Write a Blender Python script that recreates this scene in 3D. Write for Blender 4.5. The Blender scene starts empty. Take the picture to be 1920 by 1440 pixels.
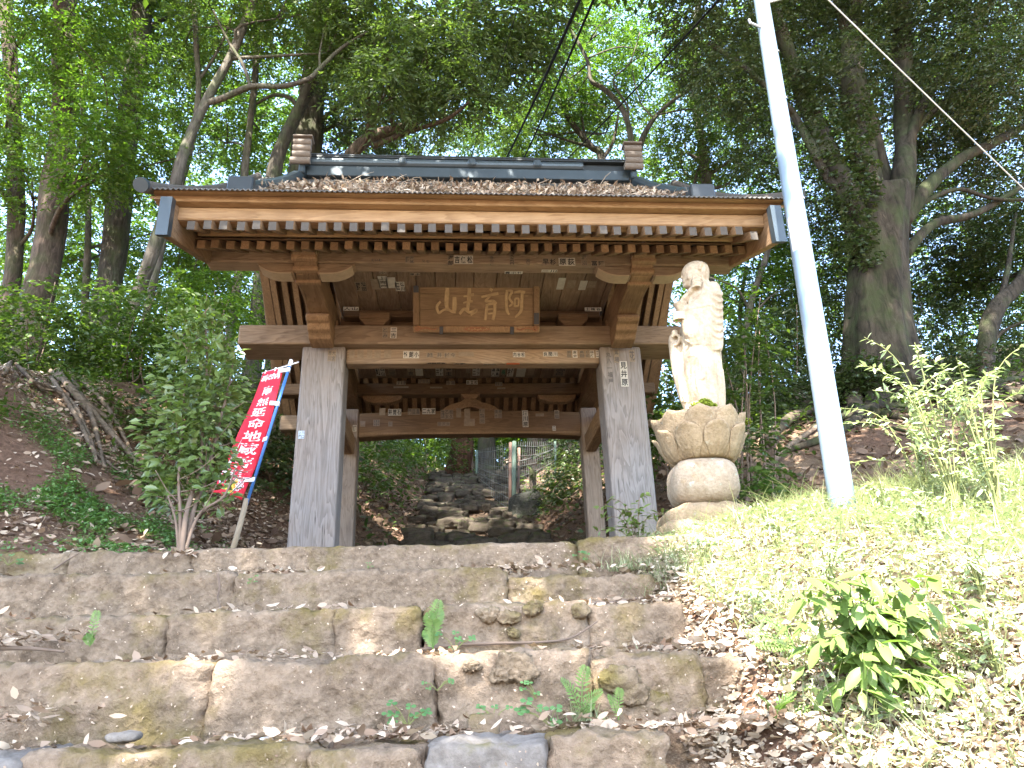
import bpy, bmesh, math, random
import numpy as np
from mathutils import Vector, Matrix, noise as mnoise

PI = math.pi
SC = bpy.context.scene
COL = SC.collection
rng = np.random.default_rng(7)
random.seed(7)

# ------------------------------------------------------------------ camera, sky, sun, exposure
cam_d = bpy.data.cameras.new('camera')
cam = bpy.data.objects.new('camera', cam_d)
COL.objects.link(cam)
SC.camera = cam
EYE = np.array([-0.2, -6.82, 0.0])
YAW, PITCH, ROLL = math.radians(4.69), math.radians(22.66), math.radians(-2.007)
_f = np.array([math.sin(YAW) * math.cos(PITCH), math.cos(YAW) * math.cos(PITCH), math.sin(PITCH)])
_r = np.array([math.cos(YAW), -math.sin(YAW), 0.0])
_u = np.cross(_r, _f)
RGT = math.cos(ROLL) * _r + math.sin(ROLL) * _u
UPV = -math.sin(ROLL) * _r + math.cos(ROLL) * _u
FWD = _f
m = Matrix.Identity(4)
for i in range(3):
    m[i][0], m[i][1], m[i][2], m[i][3] = RGT[i], UPV[i], -FWD[i], EYE[i]
cam.matrix_world = m
cam_d.sensor_width = 36.0
cam_d.lens = 36.0 * 1442.0 / 1920.0
cam_d.clip_start = 0.05
cam_d.clip_end = 600.0

SUN_DIR = np.array([-0.16, -0.56, 0.81]); SUN_DIR /= np.linalg.norm(SUN_DIR)
world = bpy.data.worlds.new('World')
SC.world = world
world.use_nodes = True
wn = world.node_tree
wn.nodes.clear()
sky = wn.nodes.new('ShaderNodeTexSky')
sky.sky_type = 'NISHITA'
sky.sun_disc = False
sky.sun_elevation = math.asin(SUN_DIR[2])
sky.sun_rotation = math.atan2(SUN_DIR[0], SUN_DIR[1])
sky.air_density = 1.0
sky.dust_density = 1.4
bg = wn.nodes.new('ShaderNodeBackground')
bg.inputs['Strength'].default_value = 0.15
wo = wn.nodes.new('ShaderNodeOutputWorld')
wn.links.new(sky.outputs[0], bg.inputs[0])
wn.links.new(bg.outputs[0], wo.inputs[0])
sun_d = bpy.data.lights.new('sun', 'SUN')
sun_d.energy = 3.8
sun_d.angle = math.radians(0.55)
sun_d.color = (1.0, 0.95, 0.86)
sun = bpy.data.objects.new('sun', sun_d)
COL.objects.link(sun)
sun.rotation_euler = Vector(SUN_DIR).to_track_quat('Z', 'Y').to_euler()
SC.view_settings.view_transform = 'Standard'
SC.view_settings.look = 'None'
SC.view_settings.gamma = 1.0
SC.view_settings.use_curve_mapping = False
SC.view_settings.exposure = 3.42
SC.render.engine = 'CYCLES'
SC.cycles.max_bounces = 10
SC.cycles.diffuse_bounces = 6
SC.cycles.glossy_bounces = 3
SC.cycles.transmission_bounces = 6
SC.cycles.transparent_max_bounces = 8
SC.cycles.sample_clamp_indirect = 6.0
SC.cycles.use_denoising = True


def at(px, py, Y):
    """point of the place at depth Y that lies in the direction of the photograph's pixel (px, py)"""
    d = FWD + RGT * (px - 960) / 1442.0 - UPV * (py - 720) / 1442.0
    return EYE + d * (Y - EYE[1]) / d[1]


# ------------------------------------------------------------------ object helpers
WPOS = {}


def mesh_from(name, V, F, mats=(), MI=None, smooth=False):
    me = bpy.data.meshes.new(name)
    me.from_pydata([tuple(v) for v in V], [], [tuple(f) for f in F])
    for mt in mats:
        me.materials.append(mt)
    if MI is not None:
        me.polygons.foreach_set('material_index', np.array(MI, dtype=np.int32))
    if smooth:
        me.polygons.foreach_set('use_smooth', np.ones(len(me.polygons), dtype=bool))
    me.update()
    return me


def link(name, me, parent=None, world=(0, 0, 0), rot=None, scale=None):
    o = bpy.data.objects.new(name, me)
    COL.objects.link(o)
    w = np.array(world, float)
    WPOS[o.name] = w
    if parent is not None:
        o.parent = parent
        o.location = tuple(w - WPOS[parent.name])
    else:
        o.location = tuple(w)
    if rot is not None:
        o.rotation_euler = rot
    if scale is not None:
        o.scale = scale
    return o


def tag(o, label=None, cat=None, group=None, kind=None):
    if label: o['label'] = label
    if cat: o['category'] = cat
    if group: o['group'] = group
    if kind: o['kind'] = kind
    return o


def thing(name, label, cat, loc, group=None):
    return tag(link(name, None, None, loc), label, cat, group)


class MB:
    """collects shapes, builds ONE mesh object"""
    def __init__(self):
        self.V, self.F, self.MI = [], [], []

    def add(self, V, F, mi=0):
        n = len(self.V)
        self.V.extend([tuple(map(float, v)) for v in V])
        self.F.extend([tuple(i + n for i in f) for f in F])
        self.MI.extend([mi] * len(F))
        return self

    def box(self, x0, x1, y0, y1, z0, z1, mi=0):
        V = [(x, y, z) for x in (x0, x1) for y in (y0, y1) for z in (z0, z1)]
        return self.add(V, [(0, 1, 3, 2), (4, 6, 7, 5), (0, 4, 5, 1), (2, 3, 7, 6), (0, 2, 6, 4), (1, 5, 7, 3)], mi)

    def hexa(self, P, mi=0):
        """8 corners: lower four (ccw from above), upper four"""
        return self.add(P, [(3, 2, 1, 0), (4, 5, 6, 7), (0, 1, 5, 4), (1, 2, 6, 5), (2, 3, 7, 6), (3, 0, 4, 7)], mi)

    def prism_x(self, poly, x0, x1, mi=0):
        """polygon of (y, z) run along x"""
        n = len(poly)
        V = [(x0, y, z) for y, z in poly] + [(x1, y, z) for y, z in poly]
        F = [tuple(range(n)), tuple(range(2 * n - 1, n - 1, -1))]
        F += [(i, i + n, (i + 1) % n + n, (i + 1) % n) for i in range(n)]
        return self.add(V, F, mi)

    def prism_y(self, poly, y0, y1, mi=0):
        n = len(poly)
        V = [(x, y0, z) for x, z in poly] + [(x, y1, z) for x, z in poly]
        F = [tuple(range(n)), tuple(range(2 * n - 1, n - 1, -1))]
        F += [(i, i + n, (i + 1) % n + n, (i + 1) % n) for i in range(n)]
        return self.add(V, F, mi)

    def tube(self, pts, radii, n=8, mi=0, cap=True, wob=0.0):
        pts = np.asarray(pts, float)
        k = len(pts)
        radii = np.broadcast_to(np.asarray(radii, float), (k,))
        T = np.gradient(pts, axis=0)
        T /= np.linalg.norm(T, axis=1)[:, None] + 1e-12
        ref = np.array([0, 0, 1.0]) if abs(T[0][2]) < 0.9 else np.array([1.0, 0, 0])
        V, F = [], []
        a = np.cross(T[0], ref); a /= np.linalg.norm(a)
        for i in range(k):
            a = a - T[i] * (a @ T[i]); a /= np.linalg.norm(a) + 1e-12
            b = np.cross(T[i], a)
            for j in range(n):
                t = 2 * PI * j / n
                r = radii[i]
                if wob:
                    r *= 1 + wob * mnoise.noise(Vector((pts[i][0] * 1.3 + math.cos(t), pts[i][1] * 1.3 + math.sin(t), pts[i][2] * 0.9)))
                V.append(pts[i] + r * (math.cos(t) * a + math.sin(t) * b))
        for i in range(k - 1):
            for j in range(n):
                F.append((i * n + j, i * n + (j + 1) % n, (i + 1) * n + (j + 1) % n, (i + 1) * n + j))
        if cap:
            F.append(tuple(range(n - 1, -1, -1)))
            F.append(tuple((k - 1) * n + j for j in range(n)))
        return self.add(V, F, mi)

    def lathe(self, prof, c, n=24, mi=0, sx=1.0, sy=1.0):
        """prof: list of (r, z); axis z through c"""
        V, F = [], []
        for r, z in prof:
            for j in range(n):
                t = 2 * PI * j / n
                V.append((c[0] + sx * r * math.cos(t), c[1] + sy * r * math.sin(t), c[2] + z))
        k = len(prof)
        for i in range(k - 1):
            for j in range(n):
                F.append((i * n + j, i * n + (j + 1) % n, (i + 1) * n + (j + 1) % n, (i + 1) * n + j))
        F.append(tuple(range(n - 1, -1, -1)))
        F.append(tuple((k - 1) * n + j for j in range(n)))
        return self.add(V, F, mi)

    def loft(self, rings, mi=0, cap=True):
        n = len(rings[0]); k = len(rings)
        V = [p for r in rings for p in r]
        F = []
        for i in range(k - 1):
            for j in range(n):
                F.append((i * n + j, i * n + (j + 1) % n, (i + 1) * n + (j + 1) % n, (i + 1) * n + j))
        if cap:
            F.append(tuple(range(n - 1, -1, -1)))
            F.append(tuple((k - 1) * n + j for j in range(n)))
        return self.add(V, F, mi)

    def ball(self, c, r, nu=14, nv=9, mi=0, R=None):
        r = np.broadcast_to(np.asarray(r, float), (3,))
        rings = []
        for i in range(1, nv):
            ph = PI * i / nv
            ring = []
            for j in range(nu):
                t = 2 * PI * j / nu
                p = np.array([r[0] * math.sin(ph) * math.cos(t), r[1] * math.sin(ph) * math.sin(t), -r[2] * math.cos(ph)])
                if R is not None: p = R @ p
                ring.append(np.asarray(c) + p)
            rings.append(ring)
        return self.loft(rings, mi)

    def mesh(self, name, mats, smooth=False):
        me = mesh_from(name, self.V, self.F, mats if isinstance(mats, (list, tuple)) else [mats], self.MI, smooth)
        return me

    def build(self, name, mats, parent=None, smooth=False, bevel=0.0, seg=1, fix=True):
        me = self.mesh(name, mats, smooth)
        if fix:
            bm = bmesh.new(); bm.from_mesh(me); bmesh.ops.recalc_face_normals(bm, faces=bm.faces); bm.to_mesh(me); bm.free()
        o = link(name, me, parent)
        if bevel:
            b = o.modifiers.new('edge', 'BEVEL'); b.width = bevel; b.segments = seg; b.limit_method = 'ANGLE'
        return o


def smooth_path(P, n=6):
    """Catmull-Rom through the points"""
    P = np.asarray(P, float)
    out = []
    for i in range(len(P) - 1):
        p0, p1, p2, p3 = P[max(i - 1, 0)], P[i], P[i + 1], P[min(i + 2, len(P) - 1)]
        for s in np.linspace(0, 1, n, endpoint=False):
            out.append(0.5 * ((2 * p1) + (-p0 + p2) * s + (2 * p0 - 5 * p1 + 4 * p2 - p3) * s * s + (-p0 + 3 * p1 - 3 * p2 + p3) * s ** 3))
    out.append(P[-1])
    return np.array(out)


def quick_mesh(name, V, F4, mats, smooth=False):
    """fast mesh from numpy arrays (all quads or all tris)"""
    me = bpy.data.meshes.new(name)
    nv, nf, k = len(V), len(F4), F4.shape[1]
    me.vertices.add(nv); me.vertices.foreach_set('co', np.ascontiguousarray(V, dtype=np.float32).ravel())
    me.loops.add(nf * k); me.loops.foreach_set('vertex_index', np.ascontiguousarray(F4, dtype=np.int32).ravel())
    me.polygons.add(nf)
    me.polygons.foreach_set('loop_start', np.arange(0, nf * k, k, dtype=np.int32))
    try:
        me.polygons.foreach_set('loop_total', np.full(nf, k, dtype=np.int32))
    except Exception:
        pass
    if smooth:
        me.polygons.foreach_set('use_smooth', np.ones(nf, dtype=bool))
    for mt in (mats if isinstance(mats, (list, tuple)) else [mats]):
        me.materials.append(mt)
    me.update(calc_edges=True)
    return me


def unit(a):
    return a / (np.linalg.norm(a, axis=-1, keepdims=True) + 1e-9)


def leaf_mesh(name, P, D, N, L, W, mat, fold=0.25, droop=0.0):
    """one folded diamond leaf (two triangles sharing the midrib) per row: base P, direction D, normal N, length L, width W"""
    n = len(P)
    D = unit(D)
    S = unit(np.cross(D, N)); N = np.cross(S, D)
    L = np.broadcast_to(L, (n,))[:, None]; W = np.broadcast_to(W, (n,))[:, None]
    tip = P + D * L - N * L * droop
    mid = P + D * L * 0.45
    a = mid + S * W * 0.5 + N * W * fold
    b = mid - S * W * 0.5 + N * W * fold
    V = np.stack([P, a, tip, b], axis=1).reshape(-1, 3)
    i = np.arange(n)[:, None] * 4
    F = np.concatenate([i + np.array([[0, 2, 1]]), i + np.array([[0, 3, 2]])], axis=1).reshape(-1, 3)
    return quick_mesh(name, V, F, mat)


def litter_mesh(name, P, D, N, L, W, mat, fold=0.25, curl=0.2):
    """dry leaf with a rounded outline: eight points, six faces, curled"""
    n = len(P)
    D = unit(D); S = unit(np.cross(D, N)); N = np.cross(S, D)
    L = np.broadcast_to(L, (n,))[:, None]; W = np.broadcast_to(W, (n,))[:, None]
    cu = curl * rng.uniform(-0.6, 1.4, (n, 1)); fo = fold * rng.uniform(-0.3, 1.3, (n, 1))
    out = []
    for t, w in ((0.0, 0.10), (0.30, 0.46), (0.68, 0.42), (1.0, 0.05)):
        c = P + D * L * t + N * L * cu * (t - 0.5) ** 2 * 2
        out += [c + S * W * w + N * W * fo * w * 2, c - S * W * w + N * W * fo * w * 2]
    V = np.stack(out, 1).reshape(-1, 3)
    i = np.arange(n)[:, None] * 8
    F = np.concatenate([i + np.array([[0, 2, 3, 1]]), i + np.array([[2, 4, 5, 3]]), i + np.array([[4, 6, 7, 5]])], 1).reshape(-1, 4)
    return quick_mesh(name, V, F, mat)


# ------------------------------------------------------------------ materials
def new_mat(name):
    mt = bpy.data.materials.new(name); mt.use_nodes = True
    nt = mt.node_tree; nt.nodes.clear()
    return mt, nt


class NT:
    def __init__(self, name):
        self.mat, self.t = new_mat(name)
        self.out = self.n('ShaderNodeOutputMaterial')
        self.tc = self.n('ShaderNodeTexCoord')

    def n(self, typ, **kw):
        nd = self.t.nodes.new(typ)
        for k, v in kw.items():
            if k.startswith('i_'):
                continue
            setattr(nd, k, v)
        return nd

    def set(self, sock, v):
        if isinstance(v, bpy.types.NodeSocket):
            self.t.links.new(v, sock)
        elif isinstance(v, (tuple, list)) and len(v) == 3 and sock.type == 'RGBA':
            sock.default_value = (*v, 1)
        else:
            sock.default_value = v

    def map(self, vec, scale, loc=(0, 0, 0)):
        nd = self.n('ShaderNodeMapping')
        self.set(nd.inputs['Vector'], vec); self.set(nd.inputs['Scale'], scale); self.set(nd.inputs['Location'], loc)
        return nd.outputs[0]

    def noise(self, vec, scale, detail=6, rough=0.55, dist=0.0):
        nd = self.n('ShaderNodeTexNoise')
        self.set(nd.inputs['Vector'], vec); nd.inputs['Scale'].default_value = scale; nd.inputs['Detail'].default_value = detail
        nd.inputs['Roughness'].default_value = rough; nd.inputs['Distortion'].default_value = dist
        return nd.outputs['Fac']

    def vor(self, vec, scale, feature='F1', out='Distance', rnd=1.0):
        nd = self.n('ShaderNodeTexVoronoi', feature=feature)
        self.set(nd.inputs['Vector'], vec); nd.inputs['Scale'].default_value = scale; nd.inputs['Randomness'].default_value = rnd
        return nd.outputs[out]

    def ramp(self, fac, stops, interp='LINEAR'):
        nd = self.n('ShaderNodeValToRGB')
        nd.color_ramp.interpolation = interp
        e = nd.color_ramp.elements
        while len(e) < len(stops): e.new(0.5)
        for el, (p, c) in zip(e, stops):
            el.position = p
            el.color = (c, c, c, 1) if isinstance(c, (int, float)) else (*c, 1)
        self.set(nd.inputs[0], fac)
        return nd.outputs[0]

    def mix(self, fac, a, b, mode='MIX'):
        nd = self.n('ShaderNodeMix', data_type='RGBA', blend_type=mode)
        self.set(nd.inputs['Factor'], fac); self.set(nd.inputs[6], a); self.set(nd.inputs[7], b)
        return nd.outputs[2]

    def math(self, op, a, b=0.0):
        nd = self.n('ShaderNodeMath', operation=op)
        self.set(nd.inputs[0], a); self.set(nd.inputs[1], b)
        return nd.outputs[0]

    def bump(self, h, strength=0.5, dist=0.01, normal=None):
        nd = self.n('ShaderNodeBump')
        self.set(nd.inputs['Height'], h); nd.inputs['Strength'].default_value = strength; nd.inputs['Distance'].default_value = dist
        if normal is not None: self.set(nd.inputs['Normal'], normal)
        return nd.outputs[0]

    def principled(self, col, rough=0.7, normal=None, metal=0.0, spec=0.35):
        nd = self.n('ShaderNodeBsdfPrincipled')
        self.set(nd.inputs['Base Color'], col); self.set(nd.inputs['Roughness'], rough)
        nd.inputs['Metallic'].default_value = metal
        nd.inputs['Specular IOR Level'].default_value = spec
        if normal is not None: self.set(nd.inputs['Normal'], normal)
        return nd.outputs[0]

    def done(self, shader):
        self.t.links.new(shader, self.out.inputs[0])
        return self.mat


def wood(name, axis, dark, light, grey=0.0, greycol=(0.30, 0.29, 0.28), crack=0.5, rough=0.75):
    b = NT(name)
    info = b.n('ShaderNodeObjectInfo')
    off = b.math('MULTIPLY', info.outputs['Random'], 37.0)
    cmb = b.n('ShaderNodeCombineXYZ')
    for i in range(3): b.set(cmb.inputs[i], off)
    sc = {'x': (0.10, 1, 1), 'y': (1, 0.10, 1), 'z': (1, 1, 0.10)}[axis]
    vec = b.map(b.tc.outputs['Object'], sc, cmb.outputs[0])
    big = b.noise(vec, 5.0, 4, 0.5, 1.6)
    rings = b.math('FRACT', b.math('MULTIPLY', big, 11.0))
    rings = b.ramp(rings, [(0.0, 0.15), (0.55, 0.75), (0.9, 1.0), (1.0, 0.1)])
    fine = b.noise(vec, 75.0, 5, 0.65)
    blot = b.noise(b.tc.outputs['Object'], 2.3, 5, 0.6)
    fac = b.math('ADD', b.math('MULTIPLY', rings, 0.40), b.math('MULTIPLY', fine, 0.60))
    col = b.ramp(fac, [(0.12, dark), (0.75, light)])
    col = b.mix(b.ramp(blot, [(0.35, 0.0), (0.72, 0.55)]), col, tuple(c * 0.55 for c in dark))
    vary = b.n('ShaderNodeHueSaturation')
    b.set(vary.inputs['Color'], col)
    b.set(vary.inputs['Value'], b.math('ADD', b.math('MULTIPLY', info.outputs['Random'], 0.4), 0.8))
    col = vary.outputs[0]
    if grey:
        g = b.mix(b.ramp(fac, [(0.2, 0.0), (0.7, 1.0)]), tuple(c * 0.52 for c in greycol), tuple(min(1, c * 1.08) for c in greycol))
        gm = b.ramp(b.noise(b.tc.outputs['Object'], 1.4, 4, 0.6), [(0.3, max(0, grey - 0.3)), (0.7, min(1, grey + 0.25))])
        col = b.mix(gm, col, g)
    sc2 = {'x': (0.035, 1, 1), 'y': (1, 0.035, 1), 'z': (1, 1, 0.035)}[axis]
    cn = b.noise(b.map(b.tc.outputs['Object'], sc2, cmb.outputs[0]), 11.0, 3, 0.55)
    cr = b.ramp(b.math('ABSOLUTE', b.math('SUBTRACT', cn, 0.5)), [(0.0, 1.0), (0.010, 0.0)])
    gate = b.ramp(b.noise(b.tc.outputs['Object'], 3.1, 3), [(0.50, 0.0), (0.62, 1.0)])
    crk = b.math('MULTIPLY', b.math('MULTIPLY', cr, gate), crack)
    col = b.mix(crk, col, tuple(c * 0.18 for c in dark))
    h = b.math('SUBTRACT', b.math('MULTIPLY', fac, 0.5), b.math('MULTIPLY', crk, 1.2))
    return b.done(b.principled(col, rough, b.bump(h, 0.55, 0.006), spec=0.2))


def stone(name, c0, c1, moss=0.5, mosscol=(0.10, 0.085, 0.02), speck=0.5, bump=0.8, scale=1.0, lichen=0.0, streak=0.0, world=False):
    b = NT(name)
    info = b.n('ShaderNodeObjectInfo')
    off = b.math('MULTIPLY', info.outputs['Random'], 23.0)
    cmb = b.n('ShaderNodeCombineXYZ')
    for i in range(3): b.set(cmb.inputs[i], off)
    if world:
        v = b.n('ShaderNodeNewGeometry').outputs['Position']
    else:
        v = b.map(b.tc.outputs['Object'], (scale, scale, scale), cmb.outputs[0])
    n1 = b.noise(v, 4.0, 8, 0.62)
    n2 = b.noise(v, 26.0, 8, 0.7)
    n3 = b.noise(v, 140.0, 3, 0.6)
    fac = b.math('ADD', b.math('MULTIPLY', n1, 0.45), b.math('MULTIPLY', n2, 0.55))
    col = b.ramp(fac, [(0.36, c0), (0.62, c1)])
    geo = b.n('ShaderNodeNewGeometry')
    sep = b.n('ShaderNodeSeparateXYZ'); b.set(sep.inputs[0], geo.outputs['Normal'])
    if moss:
        mm = b.math('ADD', b.noise(v, 3.2, 6, 0.65), b.math('MULTIPLY', sep.outputs[2], 0.06))
        mk = b.ramp(mm, [(0.66 - 0.22 * moss, 0.0), (0.80 - 0.2 * moss, 0.85)])
        mc = b.mix(b.noise(v, 60.0, 4, 0.7), tuple(c * 0.5 for c in mosscol), tuple(min(1, c * 1.5) for c in mosscol))
        col = b.mix(mk, col, mc)
    if streak:
        sk = b.noise(b.map(b.tc.outputs['Object'], (1, 1, 0.16)), 13.0, 5, 0.6)
        col = b.mix(b.ramp(sk, [(0.50, 0.0), (0.64, streak)]), col, (0.30, 0.20, 0.12))
    if lichen:
        lk = b.ramp(b.noise(v, 9.0, 7, 0.7), [(0.60, 0.0), (0.68, lichen)])
        col = b.mix(lk, col, (0.36, 0.43, 0.36))
    if speck:
        dv = b.n('ShaderNodeMix', data_type='RGBA', blend_type='MIX'); dv.inputs['Factor'].default_value = 0.06
        nz = b.n('ShaderNodeTexNoise'); b.set(nz.inputs['Vector'], v); nz.inputs['Scale'].default_value = 30.0
        b.set(dv.inputs[6], v); b.set(dv.inputs[7], nz.outputs['Color'])
        sp = b.ramp(b.vor(dv.outputs[2], 46.0), [(0.05, speck), (0.22, 0.0)])
        col = b.mix(b.math('MULTIPLY', sp, b.ramp(b.noise(v, 7.0, 4), [(0.46, 0.0), (0.60, 0.8)])), col, (0.46, 0.38, 0.29))
    pit = b.vor(v, 38.0)
    h = b.math('ADD', b.math('ADD', b.math('MULTIPLY', n2, 1.0), b.math('MULTIPLY', n3, 0.35)), b.math('MULTIPLY', pit, 0.5))
    return b.done(b.principled(col, 0.9, b.bump(h, bump, 0.022), spec=0.15))


def plain(name, col, rough=0.6, metal=0.0, spec=0.4, var=0.15, scale=8.0, bump=0.0):
    b = NT(name)
    n = b.noise(b.tc.outputs['Object'], scale, 6, 0.6)
    c = b.mix(n, tuple(x * (1 - var) for x in col), tuple(min(1, x * (1 + var)) for x in col))
    nm = b.bump(b.noise(b.tc.outputs['Object'], scale * 8, 4), bump, 0.01) if bump else None
    return b.done(b.principled(c, rough, nm, metal, spec))


def leafmat(name, c0, c1, trans=0.35, rough=0.45, spec=0.4, tcol=None):
    b = NT(name)
    geo = b.n('ShaderNodeNewGeometry')
    r = geo.outputs['Random Per Island']
    mid = tuple((a + c) / 2 for a, c in zip(c0, c1))
    col = b.ramp(r, [(0.0, c0), (0.55, mid), (1.0, c1)])
    p = b.principled(col, rough, spec=spec)
    if not trans:
        return b.done(p)
    tr = b.n('ShaderNodeBsdfTranslucent')
    k = tcol or (1.3, 1.5, 0.5)
    b.set(tr.inputs[0], b.mix(1.0, col, k, 'MULTIPLY'))
    mx = b.n('ShaderNodeMixShader')
    mx.inputs[0].default_value = trans
    b.t.links.new(p, mx.inputs[1]); b.t.links.new(tr.outputs[0], mx.inputs[2])
    return b.done(mx.outputs[0])


def bark(name, c0, c1, moss=0.0, vs=0.22, bscale=14.0):
    b = NT(name)
    v = b.map(b.tc.outputs['Object'], (1, 1, vs))
    n = b.noise(v, bscale, 7, 0.65, 0.8)
    n2 = b.noise(b.tc.outputs['Object'], 1.7, 5, 0.6)
    col = b.ramp(n, [(0.35, c0), (0.68, c1)])
    col = b.mix(b.ramp(n2, [(0.4, 0.0), (0.7, 0.5)]), col, tuple(c * 0.5 for c in c0))
    if moss:
        col = b.mix(b.ramp(b.noise(b.tc.outputs['Object'], 2.6, 5), [(0.45, 0.0), (0.65, moss)]), col, (0.05, 0.07, 0.025))
    return b.done(b.principled(col, 0.9, b.bump(n, 0.9, 0.03), spec=0.1))


M = {}
M['fascia'] = wood('fascia_wood', 'x', (0.20, 0.112, 0.053), (0.36, 0.23, 0.122), crack=0.35)
M['beam_x'] = wood('beam_wood', 'x', (0.145, 0.092, 0.054), (0.30, 0.205, 0.125), grey=0.22, greycol=(0.27, 0.22, 0.18))
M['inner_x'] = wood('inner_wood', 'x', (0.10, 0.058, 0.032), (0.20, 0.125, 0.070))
M['beam_y'] = wood('side_wood', 'y', (0.15, 0.080, 0.038), (0.31, 0.19, 0.095), grey=0.1, greycol=(0.27, 0.22, 0.18))
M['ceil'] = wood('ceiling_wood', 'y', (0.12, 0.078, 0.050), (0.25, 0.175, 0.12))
M['post'] = wood('post_wood', 'z', (0.13, 0.088, 0.060), (0.27, 0.20, 0.148), grey=0.68, greycol=(0.225, 0.208, 0.20), crack=0.9)
M['rear_post'] = wood('rear_post_wood', 'z', (0.12, 0.082, 0.058), (0.27, 0.195, 0.14), grey=0.18, greycol=(0.24, 0.21, 0.19), crack=0.9)
M['raft'] = wood('rafter_wood', 'y', (0.15, 0.088, 0.048), (0.30, 0.19, 0.105))
M['raft_end'] = plain('weathered_end_grain', (0.066, 0.056, 0.046), 0.85, var=0.35, scale=40)
M['carve'] = wood('carved_wood', 'y', (0.15, 0.088, 0.047), (0.30, 0.19, 0.108))
M['lip'] = plain('pale_worn_edge', (0.33, 0.25, 0.165), 0.8, var=0.3, scale=25)
M['plaque'] = wood('plaque_wood', 'x', (0.125, 0.078, 0.042), (0.23, 0.150, 0.084), crack=0.35)
M['plaqueframe'] = wood('plaque_frame_wood', 'z', (0.14, 0.083, 0.044), (0.265, 0.17, 0.095), crack=0.2)
M['gold'] = plain('worn_gilding', (0.33, 0.225, 0.11), 0.6, var=0.55, scale=22)
M['carving'] = plain('rust_red_carving', (0.24, 0.105, 0.05), 0.7, var=0.4, scale=40, bump=0.3)
M['iron'] = plain('black_iron', (0.025, 0.025, 0.03), 0.5, var=0.3)
M['tin'] = plain('blue_grey_sheet_metal', (0.046, 0.062, 0.074), 0.42, 0.35, 0.5, var=0.25, scale=5)
M['tin_dark'] = plain('dark_sheet_metal', (0.03, 0.036, 0.04), 0.45, 0.3, 0.5, var=0.3, scale=6)
M['tin_brown'] = plain('rusty_brown_sheet_metal', (0.10, 0.083, 0.072), 0.6, 0.2, 0.4, var=0.3, scale=5)
M['corr'] = plain('grey_corrugated_sheet', (0.12, 0.115, 0.11), 0.6, 0.2, 0.4, var=0.35, scale=7)
M['tile_old'] = plain('old_roll_tile', (0.15, 0.125, 0.105), 0.85, var=0.4, scale=18, bump=0.4)
M['ink'] = plain('black_print', (0.025, 0.025, 0.028), 0.8, var=0.2)
M['ink_faint'] = plain('faded_print', (0.10, 0.085, 0.075), 0.85, var=0.3)
M['ink_green'] = plain('green_print', (0.02, 0.13, 0.07), 0.8, var=0.2)
M['paper'] = plain('white_paper_slip', (0.43, 0.395, 0.34), 0.9, var=0.35, scale=30)
M['paper_old'] = plain('browned_paper_slip', (0.225, 0.172, 0.122), 0.9, var=0.45, scale=30)
M['paper_blue'] = plain('bluish_paper_slip', (0.42, 0.50, 0.58), 0.9, var=0.15, scale=30)
M['paper_red'] = plain('red_paper_slip', (0.55, 0.12, 0.04), 0.9, var=0.2, scale=30)
M['step'] = stone('brown_step_stone', (0.094, 0.068, 0.047), (0.275, 0.207, 0.147), moss=0.66, mosscol=(0.125, 0.095, 0.032), world=True)
M['step_moss'] = stone('mossy_step_stone', (0.094, 0.069, 0.045), (0.265, 0.202, 0.138), moss=0.9, mosscol=(0.125, 0.100, 0.030), world=True)
M['step_grey'] = stone('grey_step_stone', (0.105, 0.092, 0.080), (0.215, 0.195, 0.175), moss=0.1, bump=0.35, speck=0.2)
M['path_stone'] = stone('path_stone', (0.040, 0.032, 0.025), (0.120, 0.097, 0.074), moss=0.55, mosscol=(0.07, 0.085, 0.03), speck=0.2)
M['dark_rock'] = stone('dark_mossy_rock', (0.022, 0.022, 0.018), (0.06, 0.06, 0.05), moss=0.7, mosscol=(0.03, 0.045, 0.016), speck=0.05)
M['statue'] = stone('weathered_statue_stone', (0.275, 0.215, 0.15), (0.47, 0.395, 0.295), moss=0.0, speck=0.1, bump=0.3, scale=1.4, streak=0.5)
M['lotus'] = stone('weathered_pedestal_stone', (0.19, 0.135, 0.08), (0.35, 0.265, 0.17), moss=0.1, mosscol=(0.25, 0.16, 0.05), speck=0.1, bump=0.4, scale=1.5, lichen=0.25)
M['drum'] = stone('lichened_pedestal_stone', (0.21, 0.155, 0.10), (0.38, 0.31, 0.235), moss=0.1, mosscol=(0.25, 0.16, 0.05), speck=0.15, bump=0.45, scale=1.3, lichen=0.9)
M['moss'] = plain('bright_moss', (0.17, 0.22, 0.015), 0.95, var=0.45, scale=60, bump=0.8)
M['galv'] = plain('galvanised_steel', (0.25, 0.32, 0.39), 0.40, 0.45, 0.5, var=0.16, scale=9)
M['band'] = plain('dull_steel_band', (0.33, 0.34, 0.35), 0.5, 0.5, 0.5)
M['label'] = plain('grey_label_sheet', (0.55, 0.56, 0.55), 0.6, var=0.1)
M['cable'] = plain('black_cable', (0.012, 0.012, 0.012), 0.9, spec=0.05)
M['wire'] = plain('bare_wire', (0.10, 0.10, 0.092), 0.6, 0.1)
M['wire_w'] = plain('white_cable_sheath', (0.60, 0.60, 0.60), 0.5)
M['cloth'] = leafmat('red_banner_cloth', (0.74, 0.045, 0.075), (0.74, 0.045, 0.075), trans=0.3, rough=0.8, spec=0.1, tcol=(1, 1, 1))
M['cloth_w'] = plain('white_cloth_print', (0.70, 0.62, 0.61), 0.85, var=0.05)
M['cloth_y'] = plain('yellow_cloth_print', (0.70, 0.55, 0.08), 0.85, var=0.1)
M['cloth_g'] = plain('green_cloth_print', (0.22, 0.42, 0.12), 0.85, var=0.15)
M['cloth_b'] = plain('pale_blue_cloth_print', (0.50, 0.60, 0.72), 0.85, var=0.1)
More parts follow.
